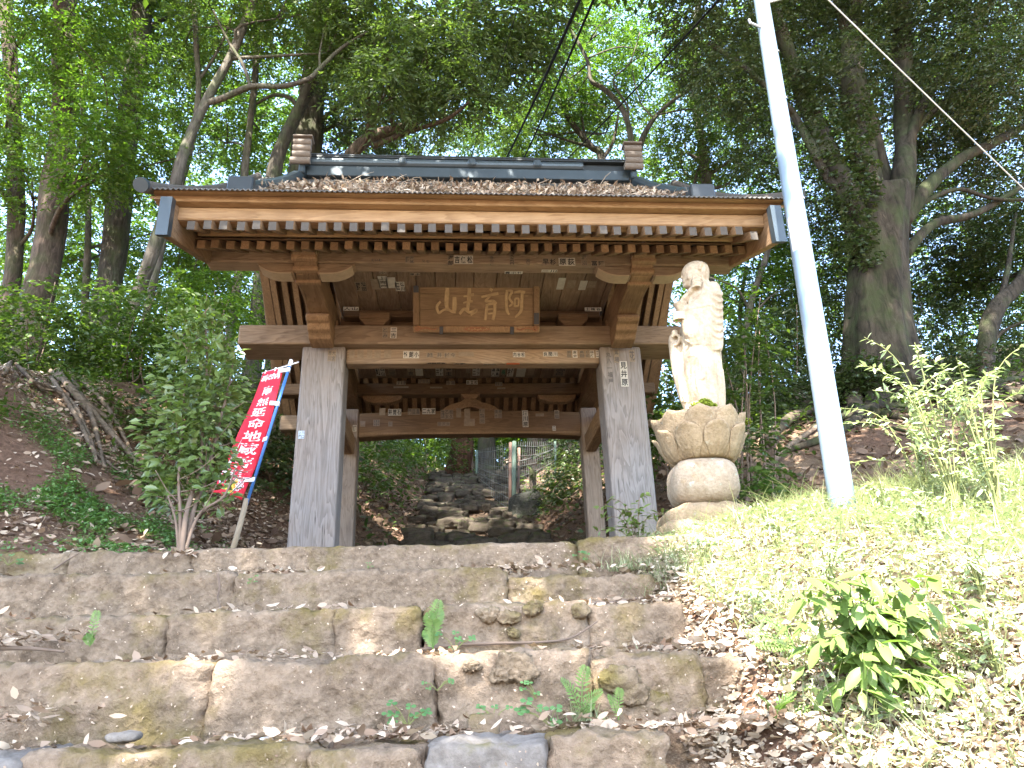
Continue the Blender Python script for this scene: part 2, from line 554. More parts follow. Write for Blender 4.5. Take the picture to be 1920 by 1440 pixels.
M['cloth_p'] = plain('pink_cloth_print', (0.72, 0.12, 0.16), 0.85, var=0.1)
M['bluepole'] = plain('blue_plastic_pole', (0.055, 0.16, 0.42), 0.4, var=0.1)
M['whiteplastic'] = plain('white_plastic', (0.72, 0.73, 0.74), 0.45, var=0.05)
M['bamboo'] = plain('dry_bamboo', (0.30, 0.235, 0.16), 0.7, var=0.25, scale=14)
M['bluesheet'] = plain('blue_plastic_sheet', (0.30, 0.38, 0.46), 0.5, var=0.1)
M['litter'] = leafmat('dry_leaf', (0.15, 0.09, 0.055), (0.52, 0.42, 0.32), trans=0.12, rough=0.7, spec=0.25, tcol=(1, 0.9, 0.7))
M['litter_pale'] = leafmat('bleached_dry_leaf', (0.21, 0.15, 0.10), (0.56, 0.49, 0.39), trans=0.12, rough=0.65, spec=0.3, tcol=(1, 0.9, 0.7))
M['litter_dark'] = leafmat('brown_dry_leaf', (0.075, 0.045, 0.030), (0.27, 0.19, 0.13), trans=0.08, rough=0.7, spec=0.2, tcol=(1, 0.9, 0.7))
M['lf_maple'] = leafmat('light_green_leaf', (0.042, 0.090, 0.018), (0.105, 0.165, 0.026), trans=0.45)
M['lf_dark'] = leafmat('dark_green_leaf', (0.034, 0.056, 0.022), (0.076, 0.102, 0.036), trans=0.28, rough=0.38, spec=0.5)
M['lf_mid'] = leafmat('mid_green_leaf', (0.042, 0.080, 0.022), (0.095, 0.135, 0.034), trans=0.38, rough=0.42)
M['lf_big'] = leafmat('broad_grey_green_leaf', (0.055, 0.085, 0.035), (0.10, 0.14, 0.045), trans=0.4, rough=0.5)
M['lf_camellia'] = leafmat('glossy_camellia_leaf', (0.075, 0.118, 0.034), (0.155, 0.205, 0.062), trans=0.3, rough=0.32, spec=0.6)
M['lf_bank'] = leafmat('broad_weed_leaf', (0.07, 0.125, 0.03), (0.15, 0.21, 0.055), trans=0.3, rough=0.48, spec=0.35)
M['lf_fern'] = leafmat('fern_leaf', (0.11, 0.19, 0.055), (0.17, 0.26, 0.08), trans=0.35)
M['lf_clover'] = leafmat('clover_leaf', (0.06, 0.15, 0.055), (0.10, 0.21, 0.08), trans=0.3)
M['lf_cover'] = leafmat('ground_cover_leaf', (0.09, 0.18, 0.06), (0.16, 0.27, 0.09), trans=0.3)
M['grass'] = leafmat('grass_blade', (0.19, 0.225, 0.11), (0.38, 0.39, 0.25), trans=0.3, rough=0.5, tcol=(1.1, 1.15, 0.75))
M['weed'] = leafmat('pale_weed_leaf', (0.19, 0.25, 0.12), (0.37, 0.41, 0.25), trans=0.3, rough=0.5, tcol=(1.1, 1.2, 0.75))
M['stem'] = plain('green_stem', (0.16, 0.17, 0.06), 0.7, var=0.3)
M['twig'] = plain('brown_twig', (0.14, 0.10, 0.075), 0.85, var=0.35, scale=20)
M['twig_pale'] = plain('bleached_twig', (0.33, 0.27, 0.21), 0.85, var=0.3, scale=20)
M['bark_brown'] = bark('reddish_brown_bark', (0.040, 0.030, 0.023), (0.125, 0.092, 0.070), 0.35)
M['bark_grey'] = bark('grey_bark', (0.05, 0.043, 0.035), (0.15, 0.13, 0.105), 0.5)
M['bark_dark'] = bark('dark_bark', (0.025, 0.022, 0.017), (0.085, 0.072, 0.055), 0.5)
M['bark_pale'] = bark('pale_bark', (0.15, 0.13, 0.105), (0.34, 0.30, 0.26), 0.15, bscale=8)
M['bark_big'] = bark('old_furrowed_bark', (0.022, 0.019, 0.014), (0.080, 0.066, 0.048), 0.5, bscale=9)
M['root'] = bark('pale_root', (0.09, 0.065, 0.045), (0.24, 0.185, 0.14), 0.1, vs=1.0)
M['stump'] = bark('red_brown_rotten_wood', (0.03, 0.016, 0.010), (0.11, 0.052, 0.03), 0.0)
M['post_green'] = plain('green_painted_post', (0.10, 0.14, 0.105), 0.6, var=0.25, scale=12)
M['post_red'] = plain('rusty_post', (0.16, 0.095, 0.07), 0.7, var=0.3, scale=12)

# ------------------------------------------------------------------ the ground
def sstep(a, b, x):
    t = np.clip((np.asarray(x, float) - a) / (b - a), 0, 1)
    return t * t * (3 - 2 * t)


_py = np.array([-400, -60, -9, -6.6, -6.0, -4.80, -4.35, -3.95, -3.45, -2.95, -2.5, -1.0, 0, 1, 2, 4, 8, 12, 14, 17, 25, 45, 400.])
_pz = np.array([-3.0, -2.6, -1.60, -1.55, -1.25, -0.36, -0.12, 0.12, 0.36, 0.60, 0.80, 0.90, 0.98, 1.16, 1.45, 2.14, 3.58, 5.36, 5.98, 6.5, 8.6, 15.0, 30.])


def gz(x, y):
    """height of the ground; z = 0 is the photographer's eye"""
    x = np.asarray(x, float); y = np.asarray(y, float)
    p = np.interp(y, _py, _pz)
    behind = sstep(0.5, 4.0, y)
    cx = -0.05 + 0.02 * y
    hw = np.where(y > 0, 1.75 - 0.75 * sstep(1.0, 4.0, y), 1.75)
    dl = np.clip(cx - hw - x, 0, None)
    dr = np.clip(x - (cx + 1.0 + 0.6 * (1 - behind)), 0, None)
    left_on = sstep(-2.6, -0.3, y)
    bl = left_on * np.interp(dl, [0, 1.2, 2.6, 3.4, 6, 12, 40], [0, 0.95, 2.05, 2.35, 2.75, 3.6, 7.0])
    br_front = 0.155 * np.clip(x - 1.05, 0, None) + 0.02 * sstep(0.9, 1.6, x)
    br_back = 0.95 * (1 - np.exp(-dr / 0.9)) + 0.19 * dr
    r_on = sstep(-1.4, 3.5, y)
    br = np.where(x > 0.6, (1 - r_on) * np.minimum(br_front, 3) + r_on * br_back, 0)
    br = np.minimum(br, 4.0)
    stair = sstep(-2.10, -2.42, y) * sstep(0.95, 0.70, x)
    low = -0.20 * stair
    low = low + 0.10 * sstep(-4.7, -4.1, y) * sstep(-2.6, -3.4, y) * np.exp(-((x - 1.7) / 0.5) ** 2)
    z = p + bl + br + low
    fade = sstep(60, 25, np.hypot(x, y))
    return z + fade * (0.035 * np.sin(2.1 * x + 1.3 * y) * np.sin(1.7 * y - 0.6 * x) + 0.018 * np.sin(5.3 * x - 2.2 * y + 1) * np.sin(4.9 * y + 1.1 * x)) * (1 - 0.8 * stair)


def gnorm(x, y, e=0.06):
    gx = (gz(x + e, y) - gz(x - e, y)) / (2 * e); gy = (gz(x, y + e) - gz(x, y - e)) / (2 * e)
    return unit(np.stack([-gx, -gy, np.ones_like(gx)], axis=-1))


def soil():
    b = NT('leaf_strewn_soil')
    v = b.tc.outputs['Object']
    n1 = b.noise(v, 0.9, 6, 0.6)
    n2 = b.noise(v, 22.0, 8, 0.72)
    n3 = b.noise(v, 70.0, 6, 0.7, 1.5)
    dirt = b.ramp(n2, [(0.3, (0.075, 0.043, 0.029)), (0.7, (0.20, 0.122, 0.082))])
    lv = b.ramp(n3, [(0.34, (0.09, 0.058, 0.038)), (0.52, (0.21, 0.15, 0.10)), (0.66, (0.36, 0.28, 0.20))])
    geo = b.n('ShaderNodeNewGeometry'); sp = b.n('ShaderNodeSeparateXYZ'); b.set(sp.inputs[0], geo.outputs['True Normal'])
    flat = b.ramp(b.math('ADD', sp.outputs[2], b.math('MULTIPLY', b.math('SUBTRACT', n1, 0.5), 0.5)), [(0.74, 0.0), (0.90, 1.0)])
    col = b.mix(b.math('MULTIPLY', b.ramp(n1, [(0.34, 0.25), (0.55, 0.9)]), flat), dirt, lv)
    gr = b.ramp(b.noise(v, 0.55, 5, 0.6), [(0.58, 0.0), (0.70, 0.5)])
    col = b.mix(gr, col, b.mix(n2, (0.03, 0.05, 0.015), (0.07, 0.095, 0.03)))
    h = b.math('ADD', n2, b.math('MULTIPLY', n3, 0.6))
    return b.done(b.principled(col, 0.95, b.bump(h, 0.9, 0.03), spec=0.1))


M['soil'] = soil()


def axis_grid(spans):
    out = []
    for a, b, s in spans:
        out += list(np.arange(a, b, s))
    return np.array(out + [spans[-1][1]])


xs = axis_grid([(-240, -60, 30), (-60, -20, 5), (-20, -7, 0.7), (-7, -3, 0.16), (-3, 4, 0.085), (4, 9, 0.2), (9, 24, 0.9), (24, 60, 6), (60, 240, 30)])
ys = axis_grid([(-240, -60, 30), (-60, -10, 5), (-10, -5, 0.5), (-5, 3, 0.085), (3, 9, 0.14), (9, 20, 0.4), (20, 60, 4), (60, 260, 25)])
gx, gy = np.meshgrid(xs, ys)
gzv = gz(gx, gy)
nx, ny = len(xs), len(ys)
V = np.stack([gx, gy, gzv], -1).reshape(-1, 3)
idx = np.arange(nx * ny).reshape(ny, nx)
F = np.stack([idx[:-1, :-1], idx[:-1, 1:], idx[1:, 1:], idx[1:, :-1]], -1).reshape(-1, 4)
tag(link('ground', quick_mesh('ground', V, F, M['soil'], True)), kind='structure')


# ------------------------------------------------------------------ stones
def rock(dims, k=8.0, res=(14, 8, 6), amp=0.02, seed=0, freq=3.0, fine=0.35):
    """a rough block: cube grid pulled towards a superellipsoid, then worn by noise; dims are half sizes"""
    nxx, nyy, nzz = res
    bm = bmesh.new()
    verts = {}

    def vert(i, j, l):
        key = (i, j, l)
        if key not in verts:
            p = np.array([2 * i / nxx - 1, 2 * j / nyy - 1, 2 * l / nzz - 1])
            q = p / max(1e-6, (np.abs(p) ** k).sum() ** (1 / k))
            q = q * np.array(dims)
            o = Vector(q * freq) + Vector((seed * 7.1, seed * 3.3, seed * 1.7))
            d = amp * (mnoise.fractal(o, 0.9, 2.1, 5) + fine * mnoise.noise(o * 6))
            g = np.sign(q) * np.abs(q / np.array(dims)) ** 5
            nrm = g / (np.linalg.norm(g) + 1e-9)
            verts[key] = bm.verts.new(q + nrm * d)
        return verts[key]
    for (A, B, Cc, ax) in ((nxx, nyy, nzz, 2), (nyy, nzz, nxx, 0), (nxx, nzz, nyy, 1)):
        for s in (0, Cc):
            for a in range(A):
                for b_ in range(B):
                    q = []
                    for da, db in ((0, 0), (1, 0), (1, 1), (0, 1)):
                        a2, b2 = a + da, b_ + db
                        q.append(vert(*((a2, b2, s) if ax == 2 else (s, a2, b2) if ax == 0 else (a2, s, b2))))
                    bm.faces.new(q)
    bmesh.ops.recalc_face_normals(bm, faces=bm.faces)
    for f in bm.faces: f.smooth = True
    me = bpy.data.meshes.new('rock'); bm.to_mesh(me); bm.free()
    return me


stairs = thing('stone_stairway', 'broad worn brown stone steps with moss climbing to the wooden gate', 'stairway', (-0.6, -3.5, 0.3))
# x0, x1, y of the front, top, height, depth, material, amplitude
STEPS = [
    # top step
    (-3.35, -2.27, -2.50, 0.850, 0.24, 0.50, 'step_moss', 0.030), (-2.26, -1.64, -2.50, 0.838, 0.25, 0.48, 'step', 0.022),
    (-1.63, 0.49, -2.50, 0.846, 0.26, 0.50, 'step', 0.014), (0.50, 1.22, -2.52, 0.862, 0.27, 0.50, 'step', 0.026),
    # second
    (-3.2, -1.27, -2.95, 0.650, 0.29, 0.52, 'step', 0.022), (-1.26, 0.06, -2.96, 0.636, 0.30, 0.52, 'step', 0.018), (0.07, 0.80, -2.94, 0.585, 0.26, 0.52, 'step', 0.024),
    # third
    (-3.0, -1.38, -3.45, 0.392, 0.27, 0.55, 'step', 0.022), (-1.37, -0.70, -3.45, 0.398, 0.27, 0.55, 'step', 0.024), (-0.69, -0.35, -3.45, 0.392, 0.27, 0.55, 'step', 0.024),
    (-0.33, 0.37, -3.45, 0.405, 0.27, 0.55, 'step', 0.024), (0.38, 0.78, -3.43, 0.392, 0.28, 0.52, 'step', 0.026),
    # fourth, the tallest blocks
    (-2.75, -1.04, -3.95, 0.182, 0.29, 0.58, 'step', 0.024), (-1.03, -0.275, -3.95, 0.172, 0.29, 0.58, 'step', 0.026), (-0.255, 0.27, -3.95, 0.172, 0.28, 0.58, 'step', 0.028),
    (0.285, 0.68, -3.93, 0.150, 0.26, 0.55, 'step', 0.030), (0.69, 0.93, -3.90, 0.135, 0.22, 0.5, 'step', 0.026),
    # fifth, at the lower edge of the picture
    (-2.3, -1.415, -4.37, -0.085, 0.27, 0.52, 'step_grey', 0.03), (-1.40, -0.615, -4.35, -0.082, 0.27, 0.54, 'step', 0.020), (-0.60, -0.295, -4.37, -0.105, 0.24, 0.5, 'step', 0.026),
    (-0.270, 0.065, -4.40, -0.092, 0.25, 0.52, 'step_grey', 0.024), (0.085, 0.42, -4.38, -0.085, 0.25, 0.5, 'step', 0.028),
    # lower ones, below the picture
    (-2.2, -1.2, -4.80, -0.33, 0.27, 0.5, 'step', 0.02), (-1.19, -0.1, -4.80, -0.33, 0.27, 0.5, 'step', 0.02), (-0.09, 1.0, -4.80, -0.33, 0.27, 0.5, 'step', 0.02),
    (-2.2, -0.9, -5.22, -0.58, 0.27, 0.5, 'step', 0.02), (-0.89, 0.9, -5.22, -0.58, 0.27, 0.5, 'step', 0.02),
    (-2.2, -0.5, -5.64, -0.84, 0.27, 0.5, 'step', 0.02), (-0.49, 0.9, -5.64, -0.84, 0.27, 0.5, 'step', 0.02),
    (-2.2, -1.0, -6.06, -1.10, 0.27, 0.5, 'step', 0.02), (-0.99, 0.9, -6.06, -1.10, 0.27, 0.5, 'step', 0.02),
]
for i, (x0, x1, y, zt, h, dep, mt, amp) in enumerate(STEPS):
    hx, hy, hz = (x1 - x0) / 2 + 0.010, dep / 2, h / 2
    seen = y > -4.6
    res = (max(6, int(hx * 2 / (0.022 if seen else 0.1))), 18 if seen else 6, 14 if seen else 4)
    me = rock((hx, hy, hz), k=19, res=res, fine=1.0, amp=amp * 0.85, seed=i + 1, freq=4.0)
    me.materials.append(M[mt])
    o = link('step_stone', me, stairs, ((x0 + x1) / 2, y + dep / 2, zt - hz))
    o.rotation_euler = (0, random.uniform(-0.008, 0.008), 0)

# loose small stones lying on the lowest visible tread
for (px, py, Y, s) in ((232, 1382, -4.16, (0.050, 0.035, 0.016)), (905, 1372, -4.10, (0.052, 0.03, 0.05))):
    p = at(px, py, Y)
    me = rock(s, k=3.2 if px < 500 else 7, res=(8, 6, 5), amp=0.010, seed=px, freq=14); me.materials.append(M['step_grey'] if px < 500 else M['step'])
    lab = 'flat grey pebble lying on the lowest tread at left' if px < 500 else 'pale broken block of stone wedged under the mossy riser'
    tag(link('loose_stone', me, None, (p[0], p[1], p[2])), lab, 'stone', 'loose stones on the steps')

# the path of rough stones climbing behind the gate
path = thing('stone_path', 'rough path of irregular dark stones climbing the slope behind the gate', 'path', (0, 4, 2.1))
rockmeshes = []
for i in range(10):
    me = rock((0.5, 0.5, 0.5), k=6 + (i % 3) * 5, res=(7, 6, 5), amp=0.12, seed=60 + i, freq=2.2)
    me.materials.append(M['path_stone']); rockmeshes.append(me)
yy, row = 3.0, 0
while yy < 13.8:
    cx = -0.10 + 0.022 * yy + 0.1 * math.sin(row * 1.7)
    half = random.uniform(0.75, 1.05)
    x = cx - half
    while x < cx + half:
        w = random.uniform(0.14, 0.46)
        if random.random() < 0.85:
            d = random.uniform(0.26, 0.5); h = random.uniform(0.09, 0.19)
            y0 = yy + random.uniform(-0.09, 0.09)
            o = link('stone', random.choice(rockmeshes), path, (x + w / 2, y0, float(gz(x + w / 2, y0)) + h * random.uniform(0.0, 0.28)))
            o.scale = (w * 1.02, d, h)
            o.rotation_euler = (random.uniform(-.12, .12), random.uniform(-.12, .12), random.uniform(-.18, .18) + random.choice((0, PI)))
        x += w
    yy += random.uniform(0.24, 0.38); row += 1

# ------------------------------------------------------------------ the gate
gate = thing('temple_gate', 'old brown wooden temple gate with a leaf-strewn tin roof over stone steps', 'gate', (0, 1.0, 1.0))
G = gate


def gpart(mb, name, mat, bevel=0.008, seg=1, smooth=False):
    return mb.build(name, mat, G, smooth, bevel, seg)


# main posts, front face at y = 0
for sx in (-1.45, 1.45):
    p = gpart(MB().box(sx - 0.205, sx + 0.205, 0.0, 0.30, 1.02, 3.262), 'post', M['post'], 0.022, 2)
    gpart(MB().box(sx - 0.30, sx + 0.30, -0.10, 0.40, 0.86, 1.02), 'footing_stone', M['step_grey'], 0.03, 2)
# rear posts
for sx in (-1.42, 1.42):
    gpart(MB().box(sx - 0.10, sx + 0.10, 1.80, 2.0, 1.40, 3.30), 'rear_post', M['rear_post'], 0.012)
    gpart(MB().box(sx - 0.22, sx + 0.22, 1.68, 2.12, 1.22, 1.40), 'footing_stone', M['step_grey'], 0.03, 2)
    gpart(MB().box(sx - 0.065, sx + 0.065, 0.301, 2.14, 2.74, 2.95), 'side_tie', M['beam_y'], 0.01)
# main beam on the posts; the ends are rough cut
mb = MB().box(-2.26, 2.26, -0.045, 0.34, 3.264, 3.470)
gpart(mb, 'main_beam', M['beam_x'], 0.016, 2)
gpart(MB().box(-1.244, 1.244, 0.06, 0.20, 3.105, 3.262), 'tie_beam', M['beam_x'], 0.010)
# wall above the main beam
gpart(MB().box(-1.30, 1.30, 0.10, 0.22, 3.635, 3.712), 'upper_tie_beam', M['inner_x'], 0.008)
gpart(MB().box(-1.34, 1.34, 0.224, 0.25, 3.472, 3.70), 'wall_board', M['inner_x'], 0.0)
for sx in (-0.98, 1.0):
    mb = MB().hexa([(sx - 0.09, 0.02, 3.50), (sx + 0.09, 0.02, 3.50), (sx + 0.09, 0.222, 3.50), (sx - 0.09, 0.222, 3.50),
                    (sx - 0.15, 0.0, 3.56), (sx + 0.15, 0.0, 3.56), (sx + 0.15, 0.222, 3.56), (sx - 0.15, 0.222, 3.56)])
    mb.box(sx - 0.15, sx + 0.15, 0.0, 0.222, 3.562, 3.632)
    gpart(mb, 'bearing_block', M['inner_x'], 0.006)
# ceiling planks running front to back
x = -1.34
while x < 1.30:
    w = random.uniform(0.17, 0.24)
    x1 = min(x + w, 1.34)
    z = 3.722 + random.uniform(0, 0.006)
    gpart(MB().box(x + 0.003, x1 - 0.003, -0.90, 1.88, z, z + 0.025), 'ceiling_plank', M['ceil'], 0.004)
    x = x1
# ceiling battens across
for y0 in (0.55, 1.15):
    gpart(MB().box(-1.34, 1.34, y0, y0 + 0.09, 3.655, 3.718), 'ceiling_batten', M['inner_x'], 0.006)

# cantilever arms over the posts: carved noses, running front to back
def arm_profile():
    # (y, z) outline of the upper arm, nose at the front
    pts = [(-1.20, 3.69), (-1.235, 3.655), (-1.245, 3.60), (-1.225, 3.555), (-1.17, 3.525), (-1.12, 3.515), (-1.10, 3.50), (-1.085, 3.462), (-1.03, 3.44), (-0.97, 3.436),
           (-0.94, 3.424), (-0.90, 3.415), (-0.80, 3.420), (-0.66, 3.425), (-0.50, 3.420), (-0.37, 3.405), (2.22, 3.405), (2.22, 3.69)]
    return pts


def low_arm_profile():
    return [(-0.40, 3.402), (-0.44, 3.385), (-0.45, 3.35), (-0.42, 3.325), (-0.37, 3.318), (-0.355, 3.300), (-0.335, 3.272), (-0.285, 3.262), (-0.262, 3.25), (-0.235, 3.222), (-0.17, 3.212), (-0.055, 3.210), (-0.055, 3.402)]


for sx in (-1.45, 1.45):
    a = gpart(MB().prism_x(arm_profile(), sx - 0.095, sx + 0.095), 'cantilever_arm', M['carve'], 0.010, 2)
    # carved grooves at the nose
    for s in (-1, 1):
        for (cy, cz, r0) in ((-1.14, 3.60, 0.058), (-1.0, 3.50, 0.042)):
            mb = MB()
            th = np.linspace(0.2, 5.2, 18)
            mb.tube([(sx + s * 0.0965, cy + r0 * (1 - 0.09 * t) * math.cos(t), cz + r0 * (1 - 0.09 * t) * math.sin(t)) for t in th], 0.006, 6)
            mb.build('scroll_carving', M['lip'], a)
    for (cy, cz, h_) in ((-1.165, 3.522, 0.020), (-1.075, 3.462, 0.018), (-0.93, 3.424, 0.016)):
        MB().box(sx - 0.108, sx + 0.108, cy - 0.028, cy + 0.028, cz - h_, cz + 0.03).build('carved_band', M['carve'], a, bevel=0.012, seg=2)
    gpart(MB().prism_x(low_arm_profile(), sx - 0.105, sx + 0.105), 'lower_arm', M['carve'], 0.010, 2)
    # saddle block of the arm on the main beam
    gpart(MB().box(sx - 0.12, sx + 0.12, 0.02, 0.30, 3.473, 3.56), 'saddle_block', M['inner_x'], 0.01)
    # boat-shaped bracket under the purlin either side of the arm
    for s in (-1, 1):
        th = np.linspace(0, 1, 9)
        x0 = sx + s * 0.099
        prof = [(x0, 3.528), (x0, 3.430)] + [(x0 + s * (0.10 + 0.19 * t), 3.430 + 0.070 * t ** 2.2) for t in th] + [(x0 + s * 0.315, 3.528)]
        bk = gpart(MB().prism_y(prof, -1.075, -0.955), 'bracket_arm', M['beam_x'], 0.006)
        lip = [(x0 + s * 0.02, 3.422)] + [(x0 + s * (0.10 + 0.19 * t), 3.422 + 0.070 * t ** 2.2) for t in th]
        up = [(xx, zz + 0.011) for xx, zz in lip]
        MB().prism_y(lip + up[::-1], -1.083, -0.947).build('pale_edge', M['lip'], bk)

# front purlin and its rear twin
gpart(MB().box(-2.285, 2.285, -1.09, -0.93, 3.530, 3.668), 'purlin', M['beam_x'], 0.012, 2)
gpart(MB().box(-2.285, 2.285, 1.83, 1.98, 3.500, 3.640), 'rear_purlin', M['inner_x'], 0.012)
# curved rainbow beam between the rear posts
th = np.linspace(-1, 1, 21)
poly = [(1.318 * t, 2.945 + 0.045 * (1 - t * t)) for t in th] + [(1.318 * t, 3.245 + 0.03 * (1 - t * t)) for t in th[::-1]]
gpart(MB().prism_y(poly, 1.81, 1.99), 'rainbow_beam', M['inner_x'], 0.010)
gpart(MB().box(-1.30, 1.30, 1.80, 1.806, 2.975, 2.999), 'beam_moulding', M['raft'], 0.0)
# frog-leg strut on the rainbow beam
def frog(s):
    return [(s * 0.0, 3.44), (s * 0.07, 3.44), (s * 0.12, 3.40), (s * 0.22, 3.375), (s * 0.30, 3.335), (s * 0.36, 3.272), (s * 0.40, 3.268), (s * 0.17, 3.268), (s * 0.10, 3.31), (s * 0.05, 3.33), (0, 3.335)]
for s in (-1, 1):
    pl = frog(s)
    gpart(MB().prism_y(pl if s > 0 else pl[::-1], 1.85, 1.95), 'frog_leg_strut', M['carve'], 0.006)
gpart(MB().hexa([(-0.075, 1.84, 3.442), (0.075, 1.84, 3.442), (0.075, 1.96, 3.442), (-0.075, 1.96, 3.442), (-0.12, 1.83, 3.498), (0.12, 1.83, 3.498), (0.12, 1.97, 3.498), (-0.12, 1.97, 3.498)]), 'bearing_block', M['carve'], 0.004)
for sx in (-1.06, 1.06):
    prof = [(sx - 0.24, 3.495), (sx - 0.22, 3.44), (sx - 0.10, 3.40), (sx + 0.10, 3.40), (sx + 0.22, 3.44), (sx + 0.24, 3.495)]
    gpart(MB().prism_y(prof, 1.86, 1.96), 'bracket_arm', M['carve'], 0.006)
# long side beams outside the posts, under the gable
for s in (-1, 1):
    gpart(MB().box(s * 1.62 - 0.06, s * 1.62 + 0.06, 0.36, 2.2, 3.10, 3.22), 'side_rail', M['beam_y'], 0.01)
    gpart(MB().box(min(s * 1.54, s * 2.24), max(s * 1.54, s * 2.24), 1.84, 1.97, 3.06, 3.24), 'rear_beam_end', M['beam_x'], 0.012)

# two tiers of rafters in front, one behind
def rafter_mesh(L, w, h, slope, endmat=True):
    """origin at the lower front end, runs back along +y rising by slope"""
    mb = MB()
    mb.hexa([(-w / 2, 0, 0), (w / 2, 0, 0), (w / 2, L, L * slope), (-w / 2, L, L * slope), (-w / 2, 0, h), (w / 2, 0, h), (w / 2, L, h + L * slope), (-w / 2, L, h + L * slope)])
    mb.MI = [0, 0, 1 if endmat else 0, 0, 0, 0]
    return mb.mesh('rafter', [M['raft'], M['raft_end']])


me_base = rafter_mesh(2.08, 0.060, 0.074, 0.54, False)
me_fly = rafter_mesh(0.82, 0.056, 0.074, 0.56, True)
me_back = rafter_mesh(2.12, 0.060, 0.074, -0.60, False)
n = 39
for i in range(n):
    x = -2.19 + 4.38 * i / (n - 1)
    link('base_rafter', me_base, G, (x + random.uniform(-.005, .005), -1.50 + random.uniform(-.01, .01), 3.398))
    link('rear_rafter', me_back, G, (x + random.uniform(-.005, .005), 0.585, 4.50))
n = 37
for i in range(n):
    x = -2.125 + 4.25 * i / (n - 1)
    dz = -0.035 if i == n - 1 else 0.0
    o = link('flying_rafter', me_fly, G, (x + random.uniform(-.006, .006), -1.905 + random.uniform(-.012, .012), 3.303 + dz))
    o.rotation_euler = (random.uniform(-.01, .01), 0, random.uniform(-.012, .012))
# eave boards
gpart(MB().hexa([(-2.20, -1.56, 3.474), (2.19, -1.56, 3.474), (2.19, -1.47, 3.522), (-2.20, -1.47, 3.522), (-2.20, -1.575, 3.520), (2.19, -1.575, 3.520), (2.19, -1.485, 3.568), (-2.20, -1.485, 3.568)]), 'eave_batten', M['fascia'], 0.004)
gpart(MB().box(-2.268, 2.255, -1.875, -1.76, 3.408, 3.516), 'fascia_board', M['fascia'], 0.008)
gpart(MB().box(-2.40, 2.372, -1.945, -1.78, 3.520, 3.572), 'upper_fascia_board', M['fascia'], 0.006)
gpart(MB().box(-2.41, 2.38, -1.985, -1.80, 3.576, 3.594), 'shingle_board', M['fascia'], 0.003)
# boarding above the rafters, seen dark between them
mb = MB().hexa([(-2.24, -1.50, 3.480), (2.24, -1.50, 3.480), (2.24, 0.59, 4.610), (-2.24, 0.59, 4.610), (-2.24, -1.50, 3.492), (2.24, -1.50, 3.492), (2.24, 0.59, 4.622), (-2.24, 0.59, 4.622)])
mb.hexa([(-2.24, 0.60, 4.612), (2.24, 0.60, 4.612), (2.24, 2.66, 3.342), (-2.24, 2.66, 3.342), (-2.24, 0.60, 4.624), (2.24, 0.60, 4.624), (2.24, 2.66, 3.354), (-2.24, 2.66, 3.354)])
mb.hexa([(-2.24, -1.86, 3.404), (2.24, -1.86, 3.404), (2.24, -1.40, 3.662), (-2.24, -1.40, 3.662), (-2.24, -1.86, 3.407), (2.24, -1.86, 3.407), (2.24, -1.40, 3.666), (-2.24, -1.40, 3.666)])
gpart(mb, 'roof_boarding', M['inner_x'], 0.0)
gpart(MB().box(-2.26, 2.26, 2.55, 2.68, 3.30, 3.40), 'rear_fascia_board', M['inner_x'], 0.008)
# the roof mound under the ridge is closed by gable boards and bargeboards
def curve_pts(n=14):
    y = np.linspace(-2.0, 0.60, n)
    return y
for s in (-1, 1):
    yb = curve_pts()
    lo = [(yy, 3.185 + 0.43 * ((yy + 2.0) / 1.0) if yy < -1.0 else 3.615 + 0.70 * (yy + 1.0) + 0.10 * (yy + 1.0) ** 2) for yy in yb]
    lo = [(yy, zz - 0.06 * math.sin(PI * (yy + 2.0) / 2.6)) for yy, zz in lo]
    hi = [(yy, zz + 0.285 + 0.02 * (yy + 2)) for yy, zz in lo]
    bb = gpart(MB().prism_x(lo + hi[::-1], s * 2.272 - 0.032, s * 2.272 + 0.032), 'bargeboard', M['beam_y'], 0.006)
    rl = [(1.2 - yy, zz) for yy, zz in lo]; rh = [(1.2 - yy, zz) for yy, zz in hi]
    gpart(MB().prism_x(rl + rh[::-1], s * 2.36 - 0.032, s * 2.36 + 0.032), 'rear_bargeboard', M['beam_y'], 0.006)
    gpart(MB().prism_x([(0.62, 4.50), (2.72, 3.24), (2.72, 3.27), (0.62, 4.53)], min(s * 2.24, s * 2.325), max(s * 2.24, s * 2.325)), 'verge_soffit', M['raft'], 0.0)
    MB().hexa([(s * 2.272 - 0.042, -2.035, 3.165), (s * 2.272 + 0.042, -2.035, 3.165), (s * 2.272 + 0.042, -1.965, 3.19), (s * 2.272 - 0.042, -1.965, 3.19),
               (s * 2.272 - 0.042, -2.045, 3.485), (s * 2.272 + 0.042, -2.045, 3.485), (s * 2.272 + 0.042, -1.975, 3.50), (s * 2.272 - 0.042, -1.975, 3.50)]).build('metal_cap', M['tin'], bb)
    # verge soffit board outside the bargeboard
    gpart(MB().hexa([(min(s * 2.31, s * 2.42), -1.97, 3.515), (max(s * 2.31, s * 2.42), -1.97, 3.515), (max(s * 2.31, s * 2.42), 0.55, 5.45), (min(s * 2.31, s * 2.42), 0.55, 5.45),
                     (min(s * 2.31, s * 2.42), -1.97, 3.54), (max(s * 2.31, s * 2.42), -1.97, 3.54), (max(s * 2.31, s * 2.42), 0.55, 5.475), (min(s * 2.31, s * 2.42), 0.55, 5.475)]), 'verge_board', M['beam_y'], 0.0)
    # gable boarding
    gpart(MB().prism_x([(-1.7, 3.62), (0.6, 4.55), (2.9, 3.4), (2.9, 3.5), (0.6, 5.55), (-1.75, 3.70)], s * 2.20 - 0.01, s * 2.20 + 0.01), 'gable_board', M['inner_x'], 0.0)


